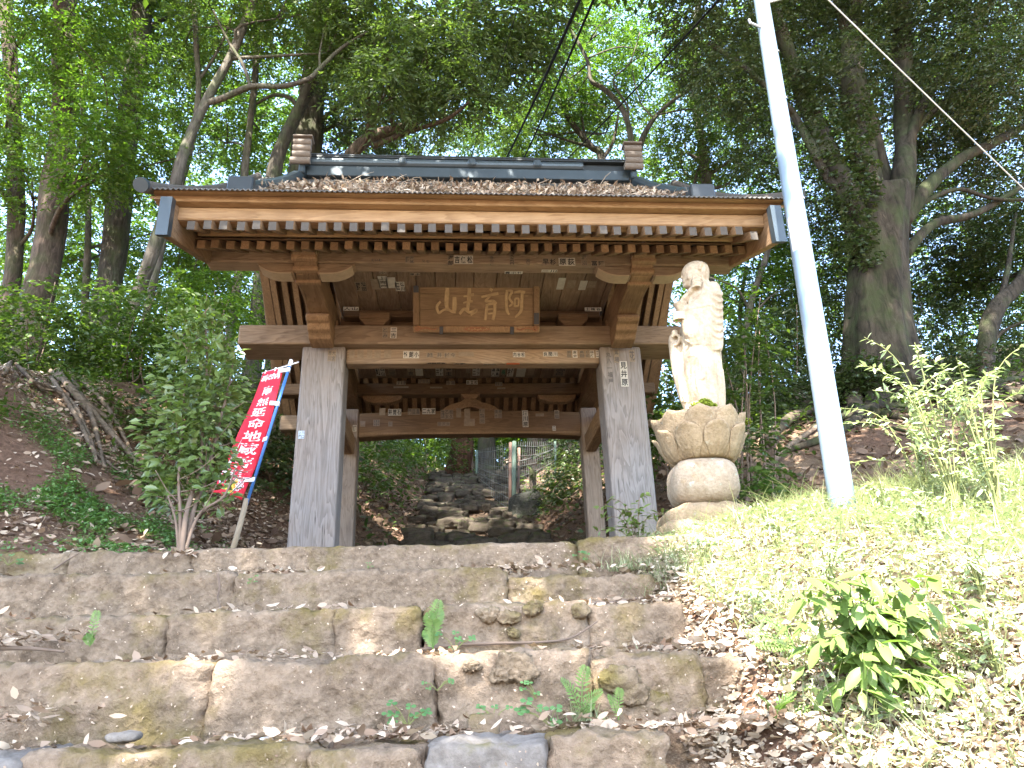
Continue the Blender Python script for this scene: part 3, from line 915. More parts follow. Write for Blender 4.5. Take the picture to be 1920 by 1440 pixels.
# corrugated sheet roof: slope curve z(y)
def roofz(y):
    t = (y + 2.05) / 2.65
    return 3.552 + 2.148 * (0.80 * t + 0.20 * t * t)


xs_ = np.arange(-2.43, 2.4301, 0.0095)
for side in (0, 1):
    yv = np.linspace(-2.05, 0.60, 12)
    V, F = [], []
    for yy in yv:
        for xx in xs_:
            zz = roofz(yy) + 0.0085 * math.sin(2 * PI * xx / 0.038)
            V.append((xx, yy if side == 0 else 1.2 - yy, zz - (0.0 if side == 0 else 0.0)))
    nx_ = len(xs_)
    for j in range(len(yv) - 1):
        for i in range(nx_ - 1):
            q = (j * nx_ + i, j * nx_ + i + 1, (j + 1) * nx_ + i + 1, (j + 1) * nx_ + i)
            F.append(q if side == 0 else q[::-1])
    rs = link('corrugated_sheet' if side == 0 else 'rear_corrugated_sheet', mesh_from('corrugated_sheet', V, F, [M['corr']]), G)
    sol = rs.modifiers.new('thick', 'SOLIDIFY'); sol.thickness = 0.004; sol.offset = -1
# rolled metal along the verges
for s in (-1, 1):
    ys_ = np.linspace(-2.09, 0.58, 10)
    r_ = gpart(MB().tube([(s * 2.435, yy, roofz(yy) + 0.010) for yy in ys_], 0.048, 14), 'verge_roll', M['tin_brown'], 0.0, smooth=False)
    MB().tube([(s * 2.435, -2.12, 3.527), (s * 2.435, -2.088, 3.552)], [0.054, 0.054], 14).build('end_disc', M['tin'], r_)
    gpart(MB().tube([(s * 2.435, 1.2 - yy, roofz(yy) + 0.010) for yy in ys_], 0.048, 12), 'rear_verge_roll', M['tin_brown'], 0.0)
# descending ridges with end blocks
for s in (-1, 1):
    sx = s * 1.955
    ys_ = np.linspace(-1.40, 0.42, 8)
    for k in range(1):
        rings = []
        for yy in ys_:
            z = roofz(yy)
            rings.append([(sx - 0.085, yy, z - 0.01), (sx + 0.085, yy, z - 0.01), (sx + 0.075, yy, z + 0.095), (sx + 0.04, yy, z + 0.135), (sx - 0.04, yy, z + 0.135), (sx - 0.075, yy, z + 0.095)])
        dr_ = gpart(MB().loft(rings), 'descending_ridge', M['tin'], 0.004)
    z = roofz(-1.40)
    gpart(MB().box(sx - 0.105, sx + 0.105, -1.47, -1.402, z - 0.06, z + 0.125), 'ridge_end_block', M['tin_dark'], 0.01)
# main ridge: base board, half rolls with round bosses, dark flat cap
Zr = 5.70
rd = gpart(MB().box(-1.86, 1.86, 0.44, 0.76, Zr - 0.08, Zr + 0.055), 'ridge_base', M['tin'], 0.006)
r2 = gpart(MB().tube([(-1.84, 0.47, Zr + 0.115), (1.32, 0.47, Zr + 0.115)], 0.058, 14), 'ridge_roll', M['tin'], 0.0)
for x in (-0.78, 0.02, 0.78):
    MB().tube([(x, 0.408, Zr + 0.115), (x, 0.394, Zr + 0.115)], [0.052, 0.040], 18).build('crest_boss', M['tin'], r2)
gpart(MB().box(-1.84, 1.84, 0.50, 0.70, Zr + 0.058, Zr + 0.178), 'ridge_core', M['tin_dark'], 0.004)
gpart(MB().box(-1.85, 1.85, 0.44, 0.76, Zr + 0.180, Zr + 0.200), 'ridge_slat', M['tin_dark'], 0.003)
gpart(MB().box(-1.85, 1.85, 0.45, 0.75, Zr + 0.212, Zr + 0.232), 'ridge_slat', M['tin_dark'], 0.003)
gpart(MB().hexa([(-1.85, 0.47, Zr + 0.246), (1.85, 0.47, Zr + 0.236), (1.85, 0.73, Zr + 0.236), (-1.85, 0.73, Zr + 0.246), (-1.85, 0.53, Zr + 0.30), (1.85, 0.53, Zr + 0.262), (1.85, 0.67, Zr + 0.262), (-1.85, 0.67, Zr + 0.30)]), 'ridge_cap', M['tin_dark'], 0.003)
gpart(MB().box(-1.80, 1.80, 0.52, 0.68, Zr + 0.18, Zr + 0.25), 'ridge_web', M['tin_dark'], 0.0)
for s in (-1, 1):
    e_ = gpart(MB().box(s * 1.90 - 0.035, s * 1.90 + 0.035, 0.36, 0.84, Zr - 0.10, Zr + 0.30), 'ridge_end_plate', M['tin'], 0.012)
    for k in range(4):
        zz = Zr + 0.03 + k * 0.086
        xa = s * 1.905
        MB().tube([(xa - 0.10 - (0.02 if k == 0 else 0), 0.33, zz), (xa + 0.10, 0.33, zz)], 0.040, 14).build('roll_tile', M['tile_old'], e_)
    MB().box(s * 1.90 - 0.11, s * 1.90 + 0.11, 0.27, 0.42, Zr + 0.332, Zr + 0.352).build('top_tile', M['tile_old'], e_, bevel=0.004)

# dead leaves lying thick on the roof
N = 5200
xx = rng.uniform(-1.90, 1.86, N); t = rng.beta(1.6, 1.9, N); yy = -1.72 + 2.1 * t
lim = -1.15 + 0.55 * np.sin(xx * 1.7 + 0.5) * 0.35 - 0.28 * np.exp(-((xx - 0.4) / 1.1) ** 2)
keep = yy > lim + rng.uniform(-0.2, 0.12, N)
xx, yy = xx[keep], yy[keep]
N = len(xx)
P = np.stack([xx, yy, roofz(yy) + rng.uniform(0.005, 0.075, N)], -1)
D = unit(rng.normal(size=(N, 3)) * [1, 0.8, 0.55]); NN = unit(rng.normal(size=(N, 3)) * 0.6 + [0, -0.6, 0.8])
o = link('fallen_leaves', leaf_mesh('roof_leaves', P, D, NN, rng.uniform(.05, .09, N), rng.uniform(.02, .035, N), M['litter']), G)
tag(o, kind='stuff')
mb = MB()
for k in range(22):
    x = random.uniform(-1.8, 1.6); y = random.uniform(-1.3, 0.2); a = random.uniform(-1.2, 1.2)
    p0 = np.array([x, y, roofz(y) + 0.06]); p1 = p0 + np.array([math.cos(a), math.sin(a) * 0.3, 0.25 + random.uniform(-.2, .5)]) * random.uniform(0.1, 0.3)
    mb.tube([p0, (p0 + p1) / 2 + [0, 0, 0.02], p1], [0.005, 0.004, 0.002], 5)
tag(mb.build('dead_twigs', M['twig_pale'], G), kind='stuff')

# ------------------------------------------------------------------ lettering
_glyph = {}
_fc = bpy.data.curves.new('glyph', 'FONT')
_fc.resolution_u = 2
_fo = bpy.data.objects.new('glyph', _fc)
COL.objects.link(_fo)


def glyph(ch, bold=0.0):
    """triangles of one character in a 1 x 1 cell centred on the origin"""
    key = (ch, bold)
    if key not in _glyph:
        _fc.body = ch; _fc.offset = bold; _fc.fill_mode = 'FRONT'
        dg = bpy.context.evaluated_depsgraph_get(); dg.update()
        me = bpy.data.meshes.new_from_object(_fo.evaluated_get(dg))
        V = np.array([v.co[:2] for v in me.vertices]) if len(me.vertices) else np.zeros((0, 2))
        F = [tuple(p.vertices) for p in me.polygons]
        bpy.data.meshes.remove(me)
        if len(V):
            lo, hi = V.min(0), V.max(0)
            s = 1.0 / max((hi - lo).max(), 1e-6)
            V = (V - (lo + hi) / 2) * s
        _glyph[key] = (V, F)
    return _glyph[key]


def slip(px, py, Y, w, h, text, vertical=False, paper='paper', ink='ink', fill=0.84, plane='front', name='paper_slip', tilt=0.0, sub=None, parent=None, z=None, noback=False):
    """a pasted paper name slip on a beam; px, py in the photograph, Y the depth of the face"""
    if z is None:
        c = at(px, py, Y)
    else:
        d = FWD + RGT * (px - 960) / 1442.0 - UPV * (py - 720) / 1442.0
        c = EYE + d * (z - EYE[2]) / d[2]
    if plane == 'front':
        X, U, N = np.array([1, 0, 0.]), np.array([0, 0, 1.]), np.array([0, -1, 0.])
    else:
        X, U, N = np.array([1, 0, 0.]), np.array([0, -1, 0.]), np.array([0, 0, -1.])
    ct, st = math.cos(tilt), math.sin(tilt)
    X, U = X * ct + U * st, U * ct - X * st
    mb = MB()
    t = 0.0012
    if not noback:
        q = []
        for k in (0.0002, t):
            for a, b_ in ((-1, -1), (1, -1), (1, 1), (-1, 1)):
                q.append(c + X * a * w / 2 + U * b_ * h / 2 + N * k)
        mb.hexa(q, 0)
    rows = text if isinstance(text, list) else [text]
    nr = len(rows)
    for ri, line in enumerate(rows):
        n = len(line)
        for i, ch in enumerate(line):
            if ch == ' ': continue
            V, F = glyph(ch, 0.022)
            if vertical:
                cw, chh = w / nr, h / n
                ox, oy = w / 2 - cw * (ri + 0.5), h / 2 - chh * (i + 0.5)
            else:
                cw, chh = w / n, h / nr
                ox, oy = -w / 2 + cw * (i + 0.5), h / 2 - chh * (ri + 0.5)
            P = [c + X * (ox + v[0] * cw * fill) + U * (oy + v[1] * chh * fill) + N * (t + 0.0010) for v in V]
            mb.add(P, F, 1)
    return mb.build(name, [M[paper], M[ink]], parent or G, fix=False)


# front purlin (face at y = -1.09)
YP = -1.0912
slip(845, 488, YP, 0.055, 0.105, '海部', True, 'paper_old', 'ink')
slip(869, 487, YP, 0.165, 0.085, '吉保松', False, 'paper', 'ink')
slip(922, 489, YP, 0.04, 0.10, 'きのこ', True, 'paper_old', 'ink_faint', noback=True)
slip(960, 487, YP, 0.042, 0.105, '文左衛門', True, 'paper_old', 'ink')
slip(990, 491, YP, 0.04, 0.085, '行', True, 'paper_old', 'ink_faint', noback=True)
slip(1030, 491, YP, 0.125, 0.072, '早杉', False, 'paper_old', 'ink')
slip(1063, 491, YP, 0.145, 0.080, '原荻', False, 'paper', 'ink')
slip(1095, 488, YP, 0.055, 0.110, '堀沼', True, 'paper_old', 'ink_faint')
slip(1121, 494, YP, 0.125, 0.055, '冨陣', False, 'paper_old', 'ink')
slip(768, 487, YP, 0.075, 0.075, ['海猟', '師'], True, 'paper_old', 'ink_faint')
slip(706, 488, YP, 0.10, 0.035, 'えいむ', False, 'paper_old', 'ink_faint', noback=True)
slip(798, 490, YP, 0.07, 0.035, '又七', False, 'paper_old', 'ink_faint', noback=True)
# underside of the purlin
for px, py, w, tx, pa in ((963, 511, 0.16, '豊小竹', 'paper'), (1030, 508, 0.14, '二川', 'paper'), (778, 514, 0.09, '南中', 'paper_old'), (718, 511, 0.06, '小', 'paper_old')):
    slip(px, py, 0, w, 0.045, tx, False, pa, 'ink', plane='down', z=3.5293)
# main beam face
YM = -0.0462
slip(738, 624, YM, 0.062, 0.118, '三吉', True, 'paper', 'ink', tilt=-0.03)
slip(722, 624, YM, 0.055, 0.120, 'とみ', True, 'paper_old', 'ink_faint', tilt=0.04)
# tie beam face
YT = 0.0588
slip(771, 665, YT, 0.155, 0.078, '竹朗小', False, 'paper', 'ink')
for px, w, tx in ((806, 0.07, '越'), (824, 0.055, '井'), (838, 0.06, '村'), (849, 0.055, '今')):
    slip(px, 666, YT, w, 0.058, tx, False, 'paper_old', 'ink_faint')
slip(874, 664, YT, 0.15, 0.050, ' ', False, 'paper_old', 'ink_faint')
slip(973, 665, YT, 0.12, 0.056, '内谷松', False, 'paper', 'ink')
slip(1032, 664, YT, 0.145, 0.052, '良間川', False, 'paper', 'ink')
for px, w, tx, pa in ((1067, 0.045, '前田', 'paper_old'), (1078, 0.05, '倉金', 'paper'), (1091, 0.05, '島田', 'paper_old'), (1102, 0.045, '佐藤', 'paper_old'), (1110, 0.045, '林勝', 'paper'), (1120, 0.03, '三', 'paper')):
    slip(px, 664, YT, w, 0.080, tx, True, pa, 'ink_faint')
for px, w in ((660, 0.05), (676, 0.06), (693, 0.05), (708, 0.06), (727, 0.07)):
    slip(px, 664, YT, w, 0.085, ' ', True, 'paper_old', 'ink_faint')
for px, py, w, tx, pa, ik in ((818, 681, 0.18, '沢田屋島', 'paper_old', 'ink'), (862, 682, 0.12, '大野', 'paper_old', 'ink'), (918, 683, 0.13, '三河屋', 'paper_old', 'ink_faint'), (962, 682, 0.13, ' ', 'paper_red', 'ink')):
    slip(px, py, 0, w, 0.034, tx, False, pa, ik, plane='down', z=3.1043)
# posts
YF = -0.0012
slip(1170, 701, YF, 0.075, 0.27, ['見原井原'[0] + '井原'], True, 'paper', 'ink', tilt=-0.015)
slip(1156, 668, YF, 0.055, 0.14, '馬場', True, 'paper_old', 'ink_faint')
slip(1185, 667, YF, 0.055, 0.13, '花', True, 'paper_old', 'ink_faint')
slip(1143, 690, YF, 0.06, 0.36, '丸八一福屋', True, 'paper_blue', 'ink_faint', noback=True)
slip(622, 667, YF, 0.075, 0.115, ['大宮', '市川'], True, 'paper_old', 'ink_faint')
slip(565, 815, YF, 0.055, 0.075, ['川口', '上尾'], True, 'paper_blue', 'ink_faint')
slip(665, 803, 1.7985, 0.045, 0.08, '講', True, 'paper', 'ink_faint')
# rainbow beam
YR = 1.8085
for px, py, w, h, tx, ve, pa in ((740, 773, 0.155, 0.085, '井筒石', False, 'paper'), (776, 772, 0.145, 0.080, '門目黒', False, 'paper_old'), (804, 771, 0.155, 0.075, '二九家', False, 'paper'), (838, 777, 0.15, 0.12, ['松久', '乙女', '茂'], True, 'paper_old'),
                                 (860, 774, 0.06, 0.12, ' ', True, 'paper_old'), (876, 776, 0.07, 0.13, ' ', True, 'paper_old'), (904, 780, 0.065, 0.19, '伊勢元', True, 'paper_old'), (934, 776, 0.09, 0.11, ['神田', '清水'], True, 'paper_old'), (985, 785, 0.070, 0.215, '酒川原', True, 'paper'),
                                 (832, 795, 0.15, 0.05, '沼沢太', False, 'paper_old'), (880, 792, 0.13, 0.09, ' ', False, 'paper_old'), (680, 795, 0.06, 0.07, ' ', False, 'paper_old'), (706, 793, 0.075, 0.08, '田中', True, 'paper_old'), (732, 795, 0.05, 0.06, '川', False, 'paper_old'),
                                 (717, 772, 0.07, 0.09, ' ', True, 'paper_old'), (1039, 803, 0.04, 0.06, '三', False, 'paper'), (1012, 778, 0.10, 0.035, '一', False, 'paper_old'), (1044, 777, 0.06, 0.11, '高橋', True, 'paper_old')):
    slip(px, py, YR, w, h, tx, ve, pa, 'ink' if pa == 'paper' else 'ink_faint')
# rear purlin and strut
for px, py, w, tx, pa, ik in ((885, 717, 0.14, '合立松', 'paper', 'ink'), (845, 718, 0.11, '市場', 'paper_old', 'ink_faint'), (795, 715, 0.15, '日吉町', 'paper_old', 'ink_faint'), (752, 718, 0.11, '川', 'paper_old', 'ink_faint'), (935, 720, 0.09, '田', 'paper_old', 'ink_faint')):
    slip(px, py, 1.8288, w, 0.055, tx, False, pa, ik)
slip(882, 734, 1.8388, 0.125, 0.042, '文大倉', False, 'paper', 'ink')
for px, w in ((752, 0.36), (818, 0.30), (940, 0.2)):
    slip(px, 726 + (px - 752) * 0.01, 1.8288, w * 0.5, 0.022, ' ', False, 'paper_old', 'ink_faint')
# ceiling
for px, py, w, h, tx, pa, ik in ((677, 537, .10, .16, ['増田', '藤'], 'paper_old', 'ink'), (704, 533, .08, .18, ' ', 'paper_old', 'ink_faint'), (718, 529, .085, .2, '上青屋', 'paper', 'ink_faint'), (733, 530, .09, .18, ' ', 'paper', 'ink_faint'), (750, 537, .09, .16, ['徳川', '伝'], 'paper', 'ink'),
                                 (1052, 532, .07, .2, ' ', 'paper', 'ink_faint'), (1071, 533, .08, .14, ' ', 'paper_old', 'ink_faint'), (1093, 535, .07, .16, ' ', 'paper', 'ink_faint'), (1110, 533, .08, .12, ' ', 'paper_old', 'ink_faint'),
                                 (713, 696, .11, .26, ['西山', '町'], 'paper', 'ink'), (735, 697, .09, .2, '二三', 'paper_old', 'ink'), (770, 695, .08, .26, '小倉', 'paper_old', 'ink_faint'), (786, 697, .09, .22, ' ', 'paper', 'ink_faint'), (824, 697, .09, .22, ['野村', '井'], 'paper', 'ink_faint'), (841, 696, .09, .26, '金主', 'paper_old', 'ink'),
                                 (878, 694, .05, .16, '日', 'paper_old', 'ink_faint'), (893, 696, .09, .24, ['木下', '三'], 'paper', 'ink_faint'), (913, 697, .09, .24, ' ', 'paper_old', 'ink_faint'), (929, 697, .10, .26, ['福島', '喜八'], 'paper', 'ink'), (944, 698, .06, .16, '長', 'paper_old', 'ink_green'), (957, 697, .08, .26, '村', 'paper', 'ink_faint'), (977, 697, .11, .28, ' ', 'paper', 'ink_faint'),
                                 (996, 697, .08, .2, ' ', 'paper_old', 'ink_faint'), (1050, 697, .14, .24, '宮', 'paper_old', 'ink_faint')):
    slip(px, py, 0, w, h * 1.1, tx, True, pa, ik, plane='down', z=3.7205)
# wall and blocks beside the plaque
slip(658, 579, -0.001, 0.15, 0.042, '人山', False, 'paper', 'ink')
slip(1112, 580, -0.001, 0.17, 0.042, '土株谷', False, 'paper', 'ink')
for px, py, w, tx, ik in ((715, 586, .08, '亞', 'ink'), (729, 586, .09, '馬', 'ink'), (754, 587, .09, '吉', 'ink_faint'), (690, 585, .07, '伊', 'ink_faint'), (1052, 588, .10, '青', 'ink_green')):
    slip(px, py, 0.2225, w, 0.062, tx, False, 'paper', ik)
for px, py, w, tx in ((740, 577, .20, '大野千'), (1025, 577, .10, '野'), (1052, 576, .28, '山中鉄五郎'), (1020, 562, .12, '金吉')):
    slip(px, py, 0.0985, w, 0.026, tx, False, 'paper_old', 'ink')

# ------------------------------------------------------------------ the name plaque
plq = thing('name_plaque', 'carved wooden name plaque with faded gilt characters leaning under the gate eaves', 'plaque', (0.022, -0.14, 3.345))
PO = np.array([0.022, -0.155, 3.355])
PU_ = np.array([0, -0.235, 0.495]); PU_ /= np.linalg.norm(PU_)
PN = np.array([0, -PU_[2], PU_[1]])
PX = np.array([1.0, 0, 0])


def pp(u, v, n=0.0):
    return PO + PX * u + PU_ * v + PN * n


def pbox(mb, u0, u1, v0, v1, n0, n1, mi=0):
    return mb.hexa([pp(u0, v0, n0), pp(u1, v0, n0), pp(u1, v1, n0), pp(u0, v1, n0), pp(u0, v0, n1), pp(u1, v0, n1), pp(u1, v1, n1), pp(u0, v1, n1)], mi)


for k in range(3):
    v0 = 0.045 + k * 0.152
    pbox(MB(), -0.545, 0.545, v0 + 0.0015, v0 + 0.1505, -0.02, 0.006 + 0.002 * (k % 2)).build('plank', M['plaque'], plq)
for (a, b_, c, d, nm) in ((-0.61, 0.61, -0.022, 0.044, 'frame_rail'), (-0.61, 0.61, 0.503, 0.556, 'frame_rail'), (-0.61, -0.547, 0.046, 0.501, 'frame_stile'), (0.547, 0.61, 0.046, 0.501, 'frame_stile')):
    pbox(MB(), a, b_, c, d, -0.03, 0.034).build(nm, M['plaqueframe'], plq, bevel=0.008)
for s in (-1, 1):
    mb = MB(); pbox(mb, s * 0.34 - 0.018, s * 0.34 + 0.018, -0.040, 0.038, 0.034, 0.046)
    mb.build('iron_clamp', M['iron'], plq, bevel=0.003)
    # scroll carving at the corners
    for cy in (0.012, 0.525):
        mb = MB()
        th = np.linspace(0, 10, 30)
        mb.tube([pp(s * 0.565, cy, 0.036) + PX * 0.030 * (1 - t / 11) * math.cos(t) + PU_ * 0.030 * (1 - t / 11) * math.sin(t) for t in th], 0.006, 6)
        q = [(s * 0.556, cy, 0.036), (s * 0.48, cy + 0.010, 0.036), (s * 0.42, cy - 0.006, 0.036), (s * 0.385, cy + 0.006, 0.036)]
        mb.tube(smooth_path([pp(*t) for t in q]), 0.0075, 6)
        mb.build('corner_carving', M['carving'], plq)
    pbox(MB(), min(s * 0.553, s * 0.603), max(s * 0.553, s * 0.603), 0.06 if s > 0 else 0.36, 0.17 if s > 0 else 0.47, 0.0345, 0.0365).build('dark_patch', M['iron'], plq)  # one small darker patch on each frame stile
for v, rx in ((0.011, 0.125), (0.530, 0.135)):
    th = np.linspace(0, 2 * PI, 25)[:-1]
    mb = MB()
    mb.loft([[pp(rx * math.cos(t), v + 0.021 * math.sin(t), 0.034) for t in th], [pp(rx * math.cos(t), v + 0.021 * math.sin(t), 0.044) for t in th]])
    o = mb.build('oval_boss', M['carving'], plq)
    mb = MB()
    for k in range(7):
        u = -0.085 + 0.028 * k
        mb.tube([pp(u, v - 0.006, 0.046), pp(u + 0.010, v + 0.007 * (-1) ** k, 0.047), pp(u + 0.020, v - 0.004, 0.046)], 0.0045, 6)
    mb.build('gilt_relief', M['gold'], o)


def brush(mb, u, v, s, strokes):
    for st in strokes:
        P = smooth_path([(a, b_, w) for a, b_, w in st], 6)
        T = np.gradient(P[:, :2], axis=0); T = unit(T)
        rings = []
        for p, t in zip(P, T):
            nx_, ny_ = -t[1], t[0]
            w = p[2] * s * 1.05
            c0 = (u + p[0] * s * 0.74, v + p[1] * s)
            rings.append([pp(c0[0] - nx_ * w, c0[1] - ny_ * w, 0.0075), pp(c0[0] + nx_ * w, c0[1] + ny_ * w, 0.0075), pp(c0[0] + nx_ * w * .8, c0[1] + ny_ * w * .8, 0.0125), pp(c0[0] - nx_ * w * .8, c0[1] - ny_ * w * .8, 0.0125)])
        mb.loft(rings)


CH = {
    '山': (-0.285, 0.272, 0.27, [[(0.02, 0.50, .07), (0.0, 0.20, .085), (-0.02, -0.12, .07), (0.05, -0.30, .05)], [(-0.30, 0.02, .04), (-0.48, -0.16, .05), (-0.40, -0.38, .05), (-0.20, -0.30, .04), (0.02, -0.26, .05), (0.28, -0.36, .04)], [(0.36, 0.18, .07), (0.36, -0.10, .085), (0.34, -0.40, .06)]]),
    '王': (-0.082, 0.265, 0.27, [[(0.06, 0.52, .06), (0.05, 0.20, .07), (0.0, -0.10, .06), (-0.02, -0.30, .05)], [(-0.22, 0.22, .03), (0.05, 0.26, .045), (0.28, 0.30, .05)], [(-0.24, 0.0, .03), (0.02, 0.04, .04), (0.22, 0.06, .04)], [(-0.42, -0.40, .05), (-0.18, -0.22, .06), (0.06, -0.34, .05), (0.40, -0.26, .06), (0.12, -0.44, .03)]]),
    '育': (0.135, 0.250, 0.30, [[(-0.04, 0.50, .04), (0.08, 0.44, .05)], [(-0.40, 0.24, .03), (-0.05, 0.30, .045), (0.34, 0.36, .05)], [(0.0, 0.28, .03), (-0.22, 0.10, .04), (0.12, 0.12, .04), (0.26, 0.02, .04)], [(-0.16, 0.02, .04), (-0.18, -0.20, .05), (-0.24, -0.50, .04)], [(-0.14, 0.0, .035), (0.16, 0.02, .05), (0.17, -0.24, .055), (0.10, -0.50, .05)], [(-0.12, -0.16, .03), (0.10, -0.14, .03)], [(-0.12, -0.30, .03), (0.10, -0.28, .03)]]),
    '阿': (0.368, 0.262, 0.29, [[(-0.34, 0.44, .05), (-0.38, 0.10, .055), (-0.34, -0.26, .05), (-0.24, -0.38, .03)], [(-0.34, 0.42, .03), (-0.12, 0.40, .04), (-0.24, 0.18, .04), (-0.10, 0.0, .04), (-0.26, -0.10, .03)], [(-0.02, 0.36, .03), (0.20, 0.40, .04), (0.48, 0.36, .05)], [(0.34, 0.34, .05), (0.32, 0.02, .055), (0.28, -0.26, .05), (0.02, -0.46, .03)], [(0.02, 0.16, .035), (0.0, -0.12, .035)], [(0.02, 0.16, .03), (0.18, 0.14, .035), (0.16, -0.10, .03)], [(0.0, -0.10, .03), (0.16, -0.08, .03)]]),
}
for ch, (u, v, s, st) in CH.items():
    mb = MB(); brush(mb, u, v, s, st); mb.build('gilded_character', M['gold'], plq)

# ------------------------------------------------------------------ the red banner
ban = thing('prayer_banner', 'tilted red banner with white characters on a blue pole beside the left gate post', 'banner', (-1.772, -1.2, 1.0))
b0, b1 = np.array([-1.795, -1.2, 0.96]), np.array([-1.478, -1.2, 2.550])
bt = at(463, 935, -1.2)
MB().tube([b0, b0 * .5 + bt * .5 + [0.004, 0, 0], bt], [0.021, 0.020, 0.019], 10).build('bamboo_stake', M['bamboo'], ban, True)
MB().tube([bt + [0, 0, -0.05], b1], 0.0115, 10).build('pole', M['bluepole'], ban, True)
mb = MB(); mb.ball(b1, (0.017, 0.017, 0.022), 10, 7); mb.tube([b1 - (b1 - bt) * 0.035, b1], 0.0145, 10)
mb.build('pole_cap', M['whiteplastic'], ban, True)
cb0, cb1 = at(492, 700, -1.1), at(560, 679, -1.24)
MB().tube([cb0, cb1], 0.0055, 8).build('crossbar', M['whiteplastic'], ban, True)
TL, TR, BL, BR = at(496, 699, -1.12), at(533, 690, -1.195), at(398, 926, -1.02), at(456, 939, -1.19)


def cloth(u, v, off=0.0):
    """u across 0..1 from the free edge to the pole, v down 0..1"""
    p = (TL * (1 - u) + TR * u) * (1 - v) + (BL * (1 - u) + BR * u) * v
    # the pole edge follows the pole; the free edge bellies
    p = p + np.array([0.035 * math.sin(PI * v) * (0.4 + 0.6 * u) - 0.01, -0.045 * math.sin(PI * u) * (0.4 + v) + 0.012 * math.sin(9 * v + 2 * u), 0.012 * math.sin(3 * PI * u) * v])
    return p + np.array([0, -1, -0.1]) * off


nu, nvv = 10, 40
V = [cloth(i / nu, j / nvv) for j in range(nvv + 1) for i in range(nu + 1)]
F = [(j * (nu + 1) + i, (j + 1) * (nu + 1) + i, (j + 1) * (nu + 1) + i + 1, j * (nu + 1) + i + 1) for j in range(nvv) for i in range(nu)]
cl = link('banner_cloth', mesh_from('banner_cloth', V, F, [M['cloth']], None, True), ban)
sol = cl.modifiers.new('thick', 'SOLIDIFY'); sol.thickness = 0.0018; sol.offset = 1


def on_cloth(mb, V2, F, cu, cv, su, sv, mi, off=0.004, rot=0.0):
    c, s = math.cos(rot), math.sin(rot)
    P = []
    for a, b_ in V2:
        a, b_ = a * c - b_ * s, a * s + b_ * c
        P.append(cloth(cu + a * su, cv - b_ * sv, off))
    mb.add(P, F, mi)


for ch, u, v, su, sv in (('奉', 0.30, 0.060, 0.56, 0.070), ('納', 0.72, 0.055, 0.40, 0.062), ('南', 0.55, 0.175, 0.42, 0.090), ('無', 0.52, 0.270, 0.46, 0.084), ('延', 0.50, 0.357, 0.52, 0.088), ('命', 0.55, 0.447, 0.58, 0.092), ('地', 0.56, 0.545, 0.60, 0.098), ('蔵', 0.58, 0.642, 0.60, 0.102), ('菩', 0.58, 0.744, 0.60, 0.100), ('薩', 0.58, 0.846, 0.60, 0.104)):
    mb = MB(); V2, F2 = glyph(ch, 0.018); on_cloth(mb, V2, F2, u, v, su, sv * 0.86, 0)
    mb.build('printed_character', M['cloth_w'], cl, fix=False)
mb = MB()
mb.add([cloth(0.30, 0.36, .004), cloth(0.02, 0.84, .004), cloth(0.24, 0.86, .004), cloth(0.27, 0.6, .004)], [(0, 1, 2, 3)])
mb.build('white_flame_print', M['cloth_w'], cl, fix=False)
mb = MB()
for (cu, cv, su, sv, mi) in ((0.20, 0.90, 0.22, 0.05, 0), (0.33, 0.935, 0.26, 0.045, 1), (0.50, 0.925, 0.22, 0.055, 2), (0.56, 0.975, 0.18, 0.035, 1)):
    th = np.linspace(0, 2 * PI, 17)[:-1]
    on_cloth(mb, [(math.cos(t), math.sin(t)) for t in th], [tuple(range(16))], cu, cv, su * .5, sv * .5, mi, 0.0035)
mb.build('leaf_print', [M['cloth_b'], M['cloth_g'], M['cloth_y']], cl, fix=False)
mb = MB()
for i in range(6):
    for j in range(6):
        a, b_ = (i - 2.5) / 2.5 + (j % 2) * 0.2, (j - 2.5) / 2.5
        if a * a + b_ * b_ > 1.05: continue
        th = np.linspace(0, 2 * PI, 9)[:-1]
        ring = [(math.cos(t), math.sin(t)) for t in th] + [(0.55 * math.cos(t), 0.55 * math.sin(t)) for t in th]
        on_cloth(mb, ring, [(k, (k + 1) % 8, 8 + (k + 1) % 8, 8 + k) for k in range(8)], 0.70 + a * 0.19, 0.925 + b_ * 0.046, 0.042, 0.0105, 0 if a < 0.1 else 1, 0.005)
mb.build('flower_print', [M['cloth_y'], M['cloth_w']], cl, fix=False)
for v in (0.02, 0.29, 0.56, 0.86):
    q = cloth(0.97, v, .002)
    t = (q[2] - bt[2]) / (b1[2] - bt[2]); on = bt + (b1 - bt) * t
    e = unit(on - q); w = np.array([0.15, 0, 1.0]) * 0.016
    e0, e1 = q - e * 0.03, on + e * 0.015
    MB().hexa([e0 - w + [0, -.013, 0], e1 - w + [0, -.017, 0], e1 - w + [0, .014, 0], e0 - w + [0, .004, 0], e0 + w + [0, -.013, 0], e1 + w + [0, -.017, 0], e1 + w + [0, .014, 0], e0 + w + [0, .004, 0]]).build('pole_loop', M['whiteplastic'], ban)
for u in (0.12, 0.62):
    q = cloth(u, 0.0); k = (q[0] - cb0[0]) / (cb1[0] - cb0[0]); r_ = cb0 + (cb1 - cb0) * k
    MB().tube([q + [0, 0, -.015], r_ + [0, 0, .008]], 0.010, 6).build('bar_loop', M['whiteplastic'], ban)

# ------------------------------------------------------------------ the stone figure on its lotus pedestal
YS = -1.6
sta = thing('stone_monk_statue', 'weathered pale stone monk figure holding a bowl on a lotus pedestal', 'statue', (1.53, YS, 1.05))


def zp(zx, zy, y=0.0):
    p = at(zx / 2.617 + 1180, zy / 2.617 + 470, YS)
    return np.array([p[0], YS + y, p[2]])


